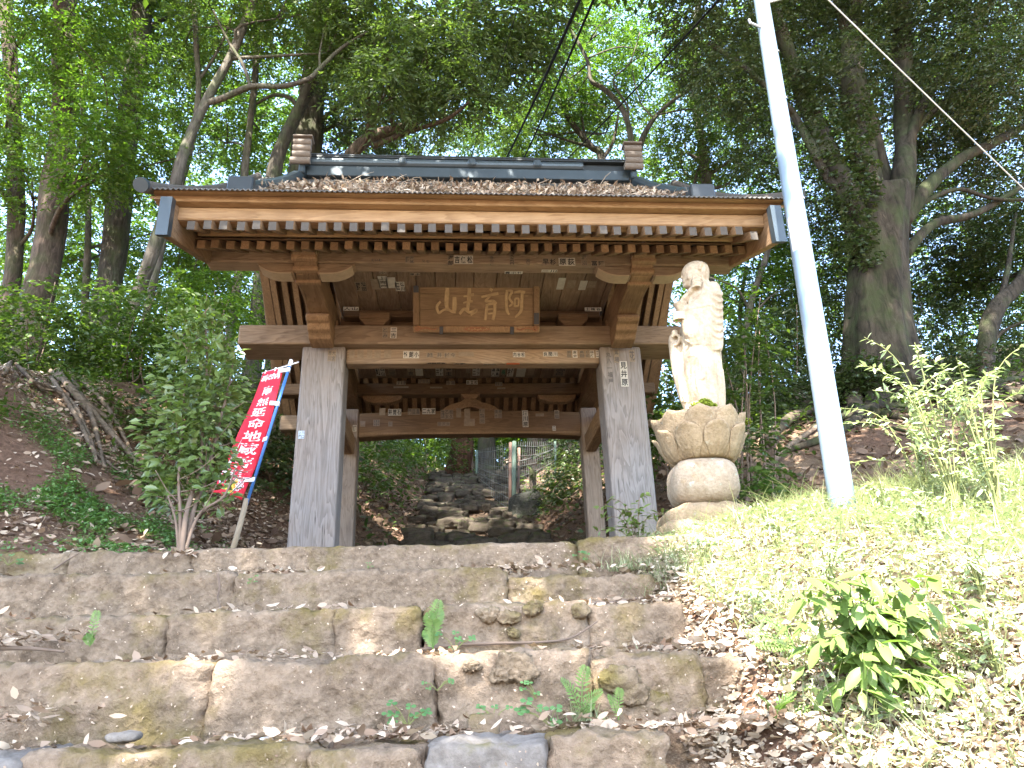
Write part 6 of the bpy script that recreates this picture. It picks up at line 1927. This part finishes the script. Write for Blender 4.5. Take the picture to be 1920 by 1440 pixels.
# ------------------------------------------------------------------ the broad-leaved plant on the sunny bank
def leafy(name, label, cat, base, stems, nl, L, me, stemmat, group=None, spread=0.5, hang=0.5, toward=(0, -1, 0)):
    """stems arching out from the base with alternate leaves; each leaf an object"""
    t = thing(name, label, cat, base, group)
    mb = MB(); Q = []
    for (dx, dy, dz) in stems:
        e = np.array(base) + [dx, dy, dz]
        P = smooth_path([base, np.array(base) + [dx * .35, dy * .35, dz * .75 + .05], e], 8)
        mb.tube(P, np.linspace(.0042, .0015, len(P)), 5)
        for k in range(nl):
            s = 0.25 + 0.75 * (k + random.uniform(0, .6)) / nl
            q = P[min(len(P) - 1, int(s * (len(P) - 1)))]
            out = unit(np.array([dx, dy, 0]) + rng.normal(0, .35, 3)) if abs(dx) + abs(dy) > .01 else unit(rng.normal(size=3))
            side = unit(np.cross(out, [0, 0, 1.0])) * (1 if k % 2 else -1) * random.uniform(.3, 1.1)
            d = out * random.uniform(.4, 1) + side + np.array([0, 0, -hang * random.uniform(.3, 1.2)]) + np.array(toward) * .3
            nrm = unit(rng.normal(0, .3, 3) + np.array([0, 0, 1.0]) + np.array(toward) * .45)
            Q.append((q, d, nrm, L * random.uniform(.6, 1.2)))
    Q.sort(key=lambda r_: r_[0][1])
    for q, d, nrm, l in Q[:300]: place_leaf(me, t, q, d, nrm, l)
    if len(Q) > 300:
        q, d, nrm, l = (np.array([r_[k] for r_ in Q[300:]]) for k in range(4))
        tag(link('inner_leaves', leaf_mesh('inner_leaves', q, d, nrm, l, l * .4, me.materials[0], .2), t), kind='stuff')
    mb.build('stems', M[stemmat], t, True, fix=False)
    return t


me_b = leaf_proto('broad_leaf', M['lf_bank'], .42, .16, 5)
c = on_ground(1640, 1300); c[2] = float(gz(c[0], c[1]))
st_ = [(random.uniform(-.27, .24), random.uniform(-.28, .12), random.uniform(-.06, .34)) for k in range(60)]
leafy('broad_leaved_plant', 'large broad-leaved green plant hanging over the sunlit bank at lower right', 'plant', c, st_, 10, 0.092, me_b, 'stem', hang=.8)
me_w = leaf_proto('weed_leaf', M['weed'], .34, .10, 3)
# tall weeds at the right edge
for (px, py, hs, n, lab) in ((1800, 930, 1.05, 11, 'tallest pale weed with feathery tops at the right edge of the bank'), (1740, 900, .75, 9, 'pale twiggy weed leaning left behind the bank grass'), (1880, 940, 1.0, 13, 'dense pale weed filling the right edge below the dark trunk')):
    q = on_ground(px, py + 40); q = np.array([q[0], q[1], float(gz(q[0], q[1]))])
    st_ = [(random.uniform(-.45, .40), random.uniform(-.25, .25), hs * random.uniform(.35, 1.0)) for k in range(int(n * 1.7))]
    leafy('tall_weed', lab, 'weed', q, st_, 26, 0.055, me_w, 'stem', 'tall weeds on the bank', hang=.1)
for px, py, hs, n, lab in ((1560, 1130, .20, 6, 'leafy weed on the bank just above the broad-leaved plant'), (1850, 1150, .30, 9, 'leafy weed at the right edge level with the broad-leaved plant'), (1750, 1030, .26, 8, 'leafy weed in the grass below the tall twiggy weed'), (1420, 1190, .16, 5, 'small weed in the leaf litter left of the broad-leaved plant'),
                           (1880, 1290, .26, 8, 'weed at the right edge below the broad-leaved plant'), (1320, 1075, .18, 6, 'small weed in the sunlit litter beside the second step'), (1460, 1040, .22, 7, 'weed midway between the statue base and the broad-leaved plant'), (1660, 990, .24, 8, 'weed just right of the pole foot')):
    q = on_ground(px, py); q = np.array([q[0], q[1], float(gz(q[0], q[1]))])
    leafy('bank_weed', lab, 'weed', q, [(random.uniform(-.14, .14), random.uniform(-.12, .08), hs * random.uniform(.5, 1.0)) for k in range(n)], 9, 0.05, me_w, 'stem', 'small weeds on the bank', hang=.3)
# small camellia sprig in front of the right post
me_s = leaf_proto('sprig_leaf', M['lf_camellia'], .46, .12, 3)
q = on_ground(1195, 1005)
q = at(1195, 1010, -1.7); q[2] = float(gz(q[0], q[1]))
leafy('low_shrub', 'low dark glossy shrub at the foot of the right gate post', 'shrub', q, [(-.20, -.08, .20), (-.10, -.1, .32), (.05, -.06, .34), (.12, -.1, .26), (-.24, .05, .30), (.0, .06, .22), (.16, .0, .14), (-.12, -.15, .12), (-.3, -.1, .18), (-.18, .0, .42), (.08, -.05, .44), (-.05, -.12, .24), (.2, -.08, .3), (-.28, -.05, .36)], 13, 0.062, me_s, 'twig', hang=.1)

# ------------------------------------------------------------------ ferns and weeds on the steps
def fern(label, p, fronds, L):
    t = thing('fern', label, 'fern', p, 'ferns on the steps')
    for (dx, dy, dz) in fronds:
        e = np.array([dx, dy, dz]) * L
        P = smooth_path([p, p + e * [.45, .45, .7], p + e], 7)
        mb = MB(); mb.tube(P, np.linspace(.0025, .001, len(P)), 4)
        T = unit(np.gradient(P, axis=0)); n = len(P)
        for i in range(2, n):
            w = L * 0.20 * math.sin(PI * (i + .5) / (n + .5)) ** .7
            S = unit(np.cross(T[i], [0, -.6, .8]))
            for s in (-1, 1):
                a = P[i]; d = unit(S * s + T[i] * .45); u_ = np.cross(S, T[i])
                tip = a + d * w; m_ = a + d * w * .45
                mb.add([a, m_ + T[i] * w * .17, tip, m_ - T[i] * w * .17], [(0, 1, 2, 3)])
        mb.build('frond', M['lf_fern'], t, fix=False)
    return t


fern('upright fern frond growing from the leaf litter on the left tread', at(168, 1212, -3.62), [(.05, -.02, 1.0), (.18, -.15, .35), (-.12, -.1, .3)], 0.13)
fern('bright twin fern rooted at the joint in the middle of the third step', at(812, 1218, -3.52), [(.12, -.10, 1.0), (-.10, -.12, .75), (.0, -.15, .6), (.15, -.05, .8), (-.18, -.05, .4)], 0.19)
fern('fern arching under the mossy fourth riser right of centre', at(1090, 1345, -4.02), [(.15, -.12, 1.0), (.45, -.15, .5), (-.4, -.15, .75), (.25, -.2, .2)], 0.16)
fern('small fern at the crack right of the arching one', at(1160, 1350, -4.0), [(.1, -.1, .9), (-.3, -.1, .7)], 0.11)
fern('pale fern hanging in the sunlit litter at the lower right', on_ground(1450, 1365) + np.array([0, 0, .02]), [(.3, -.4, .4), (.5, -.4, .2), (.1, -.6, .3), (-.3, -.4, .4)], 0.20)
fern('fern reaching left from below the broad-leaved plant', on_ground(1500, 1250) + np.array([0, 0, .06]), [(-.9, -.15, .25), (-.8, -.3, .05), (-.6, -.1, .5)], 0.22)


def clover(label, p, n, s):
    t = thing('clover', label, 'weed', p, 'small round-leaved weeds on the steps')
    mb = MB(); lm = MB()
    for k in range(n):
        e = p + np.array([random.uniform(-1, 1) * s, random.uniform(-.5, .1) * s * .6, random.uniform(.1, .9) * s])
        mb.tube([p, (p + e) / 2 + [0, 0, .01], e], .0015, 4)
        for a in (0, 2.1, 4.2):
            d = np.array([math.cos(a + k), math.sin(a + k) * .6, math.sin(a + k) * .5]); r = s * .24
            S = unit(np.cross(d, [0, -.6, .8]))
            lm.add([e, e + d * r * .6 + S * r * .5, e + d * r + S * r * .22, e + d * r - S * r * .22, e + d * r * .6 - S * r * .5], [(0, 1, 2, 3, 4)])
    mb.build('stems', M['stem'], t, fix=False)
    lm.build('leaves', M['lf_clover'], t, fix=False)


for (px, py, Y, n, s, lab) in ((765, 1362, -3.985, 8, .085, 'clover hanging on the tall riser at the joint below centre'), (855, 1218, -3.52, 7, .075, 'round-leaved weed just right of the twin fern'), (465, 1096, -2.985, 4, .045, 'tiny clover on the mossy second riser'), (15, 1060, -2.55, 8, .07, 'clover under the mossy corner stone at the left edge'),
                            (820, 1295, -3.985, 5, .05, 'yellow-green weed in the vertical joint of the fourth step'), (1005, 1310, -3.98, 4, .06, 'small two-leaved weed on the fourth riser'), (925, 1355, -4.1, 5, .06, 'small weed beside the pale broken block'), (1100, 1052, -2.56, 6, .07, 'small leafy weed under the right end of the top step'),
                            (690, 1066, -2.52, 4, .035, 'tiny bright weed at the foot of the top riser'), (1255, 1215, -3.2, 7, .09, 'rosette of grey-green leaves on the leaf litter above the fourth step'), (1195, 1212, -3.3, 5, .07, 'small weed left of the grey-green rosette'), (1030, 1360, -4.1, 6, .10, 'broad-leaved dock at the foot of the arching fern')):
    clover(lab, at(px, py, Y), n, s)

# ------------------------------------------------------------------ grass
def blades(name, P, H, lean, W, mat, fwd=None):
    """curved blades of three segments"""
    n = len(P)
    a = rng.uniform(0, 2 * PI, n); d = np.stack([np.cos(a), np.sin(a), np.zeros(n)], -1)
    if fwd is not None: d = unit(d + np.asarray(fwd))
    s = np.stack([-d[:, 1], d[:, 0], np.zeros(n)], -1)
    H = H[:, None]; lean = lean[:, None]; W = np.broadcast_to(W, (n,))[:, None]
    V = []
    for t in (0, .35, .7, 1.0):
        c = P + d * H * lean * t ** 1.7 + np.array([0, 0, 1.0]) * H * (t - 0.42 * lean * t * t)
        w = W * (1 - t) * .5 + 0.0003
        V += [c + s * w, c - s * w]
    V = np.stack(V, 1).reshape(-1, 3)
    i = np.arange(n)[:, None] * 8
    F = np.concatenate([i + np.array([[0, 1, 3, 2]]), i + np.array([[2, 3, 5, 4]]), i + np.array([[4, 5, 7, 6]])], 1).reshape(-1, 4)
    return quick_mesh(name, V, F, mat)


def scatter(n, f, x0, x1, y0, y1):
    out = []
    while sum(len(o) for o in out) < n:
        x = rng.uniform(x0, x1, n * 2); y = rng.uniform(y0, y1, n * 2)
        k = rng.uniform(0, 1, n * 2) < f(x, y)
        out.append(np.stack([x[k], y[k]], -1))
        if len(out) > 60: break
    q = np.concatenate(out)[:n]
    return np.column_stack([q, gz(q[:, 0], q[:, 1])])


def dens_bank(x, y):
    clump = 0.5 + 0.5 * np.sin(3.1 * x + 1.0) * np.sin(2.7 * y + 2.0 * x)
    d = np.where(x > .9, .48, 0)
    d = np.maximum(d, np.where((x > 1.0) & (y > -2.3), .7, 0))
    d = np.maximum(d, np.where(x > .8, sstep(1.35, 1.95, x + .5 * (y + 3.2)), 0) * (.55 + .45 * sstep(-4.4, -3.4, y)))
    return d * (0.45 + 0.55 * clump) * sstep(0.8, -0.4, y)


P = scatter(95000, dens_bank, 0.8, 5.2, -4.8, 0.6)
tag(link('grass', blades('grass', P, np.clip(np.exp(rng.normal(math.log(.10), .5, len(P))), .03, .36), rng.uniform(.3, 1.4, len(P)), rng.uniform(.004, .008, len(P)), M['grass'], (0, -.25, 0))), kind='stuff')
P = scatter(60000, lambda x, y: dens_bank(x, y), 0.8, 5.2, -4.6, 0.2)
P[:, 2] += rng.uniform(0.0, .13, len(P))
D = unit(rng.normal(size=(len(P), 3)) * [1, 1, .4]); N_ = unit(rng.normal(size=(len(P), 3)) * .4 + [0, 0, 1.0])
tag(link('low_weeds', leaf_mesh('low_weeds', P, D, N_, rng.uniform(.02, .05, len(P)), rng.uniform(.012, .024, len(P)), M['weed'], .15)), kind='stuff')
# separate tufts by the step ends
for (px, py, n, H, lab) in ((1180, 1165, 420, .17, 'lush green grass tuft at the right end of the third step'), (1230, 1090, 330, .17, 'pale grass tuft at the right end of the second step'), (1330, 985, 420, .17, 'grass tuft against the statue base stone'), (1190, 1040, 260, .15, 'grass tuft over the right end of the top step'), (1500, 960, 300, .24, 'tall grass tuft left of the pole foot'),
                         (1700, 930, 420, .30, 'tall grass tuft right of the pole foot'), (1090, 1330, 70, .10, 'thin grass tuft under the fourth step right of centre')):
    c = at(1090, 1352, -4.02) if py == 1330 else on_ground(px, py + 15)
    if py == 1165: c = at(1180, 1200, -3.25)
    if py == 1040: c = at(1190, 1050, -2.6)
    q = c + rng.normal(0, 1, (n, 3)) * [.095, .06, .0]
    if py == 1330: q = c + (q - c) * [.45, .6, 1]
    if py != 1330: q[:, 2] = np.maximum(gz(q[:, 0], q[:, 1]), c[2] - .05)
    tag(link('grass_tuft', blades('grass_tuft', q, rng.uniform(.4, 1.0, n) * H, rng.uniform(.3, 1.4, n), rng.uniform(.003, .006, n), M['grass'], (0, -.3, 0))), lab, 'grass tuft', 'grass tufts by the steps')
# ground cover on the left
P = scatter(15000, lambda x, y: (.06 + 1.0 * np.exp(-((x + 3.0) ** 2 / .75 + (y + 1.3) ** 2 / .5))) * sstep(-.25, .5, np.sin(5.3 * x + .8) * np.sin(6.1 * y + 2.1 * x) + .1) * sstep(1.2, -.3, y), -6.5, -1.75, -2.3, 2.0)
P[:, 2] += rng.uniform(.005, .07, len(P))
D = unit(rng.normal(size=(len(P), 3)) * [1, 1, .3]); N_ = unit(rng.normal(size=(len(P), 3)) * .35 + [0, -.2, 1.0])
tag(link('ground_cover', leaf_mesh('ground_cover', P, D, N_, rng.uniform(.018, .036, len(P)), rng.uniform(.014, .026, len(P)), M['lf_cover'], .12)), kind='stuff')
# low ferny plants on the left bank
P = scatter(420, lambda x, y: sstep(-.1, .6, np.sin(1.9 * x) * np.sin(2.3 * y + 1)), -6.5, -2.6, -1.0, 3.0)
P = np.repeat(P, 9, axis=0); P += rng.normal(0, 1, P.shape) * [.07, .07, .0]; P[:, 2] += rng.uniform(.04, .16, len(P))
D = unit(rng.normal(size=(len(P), 3)) * [1, 1, .25]); N_ = unit(rng.normal(size=(len(P), 3)) * .3 + [0, -.2, 1.0])
tag(link('bank_ferns', leaf_mesh('bank_ferns', P, D, N_, rng.uniform(.05, .11, len(P)), rng.uniform(.018, .035, len(P)), M['lf_mid'], .12)), kind='stuff')
# undergrowth on the slopes behind
P = scatter(26000, lambda x, y: (np.abs(x - .02 * y) > 1.0) * (.35 + .65 * (np.sin(.9 * x + 2) * np.sin(.8 * y) > -.2)), -16, 18, 2.2, 17)
P[:, 2] += rng.uniform(.02, .42, len(P)) ** 1.2
D = unit(rng.normal(size=(len(P), 3)) * [1, 1, .35]); N_ = unit(rng.normal(size=(len(P), 3)) * .45 + [0, -.2, 1.0])
tag(link('undergrowth', leaf_mesh('undergrowth', P, D, N_, rng.uniform(.07, .14, len(P)), rng.uniform(.03, .06, len(P)), M['lf_mid'], .15)), kind='stuff')

# ------------------------------------------------------------------ fallen leaves
def litter(name, n, f, box, mat, L=(.04, .075), lift=.03, flat=.55):
    P = scatter(n, f, *box); P[:, 2] += rng.uniform(.003, lift, len(P))
    D = unit(rng.normal(size=(len(P), 3)) * [1, 1, .3]); N_ = unit(gnorm(P[:, 0], P[:, 1]) + rng.normal(size=(len(P), 3)) * flat)
    LL = np.clip(np.exp(rng.normal(math.log((L[0] + L[1]) / 2), .42, len(P))), L[0] * .5, L[1] * 1.7)
    return tag(link(name, litter_mesh(name, P, D, N_, LL, LL * rng.uniform(.36, .62, len(P)), mat, .3, .35)), kind='stuff')


litter('fallen_leaves', 42000, lambda x, y: np.where(x > .60, 1.0, 0) * sstep(4.2, 3.0, x) * (1 - .75 * sstep(1.5, 2.1, x + .5 * (y + 3.2))), (.55, 4.2, -5.0, -1.2), M['litter_pale'], (.012, .036), .045, .8)
litter('fallen_leaves', 12000, lambda x, y: np.where(x > .55, 1.0, 0) * sstep(4.2, 3.0, x) * (.25 + .75 * (np.sin(3.7 * x + 1) * np.sin(4.3 * y + x) > 0)) * (1 - .7 * sstep(1.5, 2.1, x + .5 * (y + 3.2))), (.55, 4.2, -5.0, -1.2), M['litter'], (.014, .044), .05, .9)
mb = MB()
for k in range(230):
    x = random.uniform(.7, 3.2); y = random.uniform(-4.7, -1.4)
    p0 = np.array([x, y, float(gz(x, y)) + random.uniform(.015, .06)]); a_ = random.uniform(0, 2 * PI); l_ = random.uniform(.05, .22)
    p1 = p0 + [math.cos(a_) * l_, math.sin(a_) * l_, 0]; p1[2] = float(gz(p1[0], p1[1])) + random.uniform(.01, .07)
    mb.tube([p0, (p0 + p1) / 2 + rng.normal(0, .01, 3), p1], [random.uniform(.002, .005), .003, .0015], 5)
tag(mb.build('dead_twigs', M['twig_pale'], None, fix=False), kind='stuff')
litter('fallen_leaves', 16000, lambda x, y: sstep(-1.6, -1.9, x) * (.35 + .65 * (np.sin(1.7 * x + 1) * np.sin(2.1 * y) > -.3)), (-7, -1.6, -2.35, 2.5), M['litter'], (.022, .05), .03, .5)
litter('fallen_leaves', 24000, lambda x, y: np.where(np.abs(x + .05 - .02 * y) < .78, .6, 1.0), (-3.0, 3.4, -1.9, 13.5), M['litter_dark'], (.045, .085), .03, .5)
litter('fallen_leaves', 5000, lambda x, y: np.ones_like(x), (3.4, 9, -1.5, 7), M['litter_dark'], (.05, .09), .03, .5)
# along the treads
P = []
for (y, z, x0, x1, n, k) in ((-2.70, .645, -2.9, .9, 420, .5), (-3.22, .395, -2.6, .85, 330, .5), (-3.56, .185, -2.4, .95, 520, .5), (-4.06, -.085, -1.7, .6, 330, .6), (-4.12, -.09, .25, 1.0, 300, .6)):
    xx = rng.uniform(x0, x1, n); w = rng.uniform(0, 1, n)
    heap = .5 + .5 * np.sin(xx * 4.3 + z * 30)
    keep = w < .25 + .75 * heap
    xx = xx[keep]
    P.append(np.stack([xx, y - rng.uniform(0, .20, len(xx)) ** 1.3, z + .008 + rng.uniform(0, .03, len(xx)) * heap[keep]], -1))
for (px, py, Y, n, sx_, sz_) in ((60, 1205, -3.60, 60, .12, .02), (820, 1240, -3.70, 60, .06, .02), (970, 1075, -2.66, 40, .07, .015), (760, 1385, -4.15, 70, .09, .02), (480, 1395, -4.15, 60, .15, .012), (590, 1392, -4.2, 50, .08, .015), (1100, 1365, -4.15, 40, .1, .03), (30, 1360, -4.1, 50, .1, .03), (330, 1040, -2.53, 30, .08, .01)):
    c = at(px, py, Y); P.append(c + rng.normal(0, 1, (n, 3)) * [sx_, .035, 0] + np.stack([np.zeros(n), np.zeros(n), np.abs(rng.normal(0, sz_, n))], -1))
P = np.concatenate(P); n = len(P)
D = unit(rng.normal(size=(n, 3)) * [1, .8, .3]); N_ = unit(rng.normal(size=(n, 3)) * .55 + [0, -.15, 1.0]); LL = rng.uniform(.030, .058, n)
tag(link('fallen_leaves', litter_mesh('tread_leaves', P, D, N_, LL, LL * rng.uniform(.36, .6, n), M['litter'], .3, .4)), kind='stuff')
# crumbs of leaf and bark stuck on the risers
P = []
for (x0, x1, y, zt, h, dep, mt, amp) in STEPS[:22]:
    n = int((x1 - x0) * 110)
    P.append(np.stack([rng.uniform(x0 + .02, x1 - .02, n), np.full(n, y - .006) - rng.uniform(0, .012, n), zt - h * rng.uniform(.06, .95, n)], -1))
P = np.concatenate(P); n = len(P)
D = unit(rng.normal(size=(n, 3)) * [1, .4, 1]); N_ = unit(rng.normal(size=(n, 3)) * .4 + [0, -1.0, .3]); LL = rng.uniform(.005, .014, n)
tag(link('leaf_crumbs', leaf_mesh('leaf_crumbs', P, D, N_, LL, LL * .6, M['litter'], .2)), kind='stuff')
# moss cushions hanging on the right-hand risers
mc = thing('moss_cushions', 'brown crusty moss cushions clinging to the risers right of centre', 'moss', at(950, 1260, -3.97))
me_m = []
for px, py, Y, s in ((915, 1150, -3.46, .035), (955, 1158, -3.46, .04), (960, 1185, -3.465, .02), (1000, 1140, -3.46, .036), (1090, 1145, -3.45, .035), (965, 1245, -3.96, .055), (940, 1265, -3.965, .035), (985, 1262, -3.965, .04), (885, 1250, -3.96, .025), (1165, 1275, -3.935, .06), (1190, 1300, -3.93, .05), (1230, 1320, -3.92, .05)):
    me = rock((s * 1.25, .022, s * .8), k=2.2, res=(10, 6, 8), amp=.016, seed=px, freq=26, fine=.8); me.materials.append(M['step_moss'])
    c = at(px, py, Y); link('moss_cushion', me, mc, c)
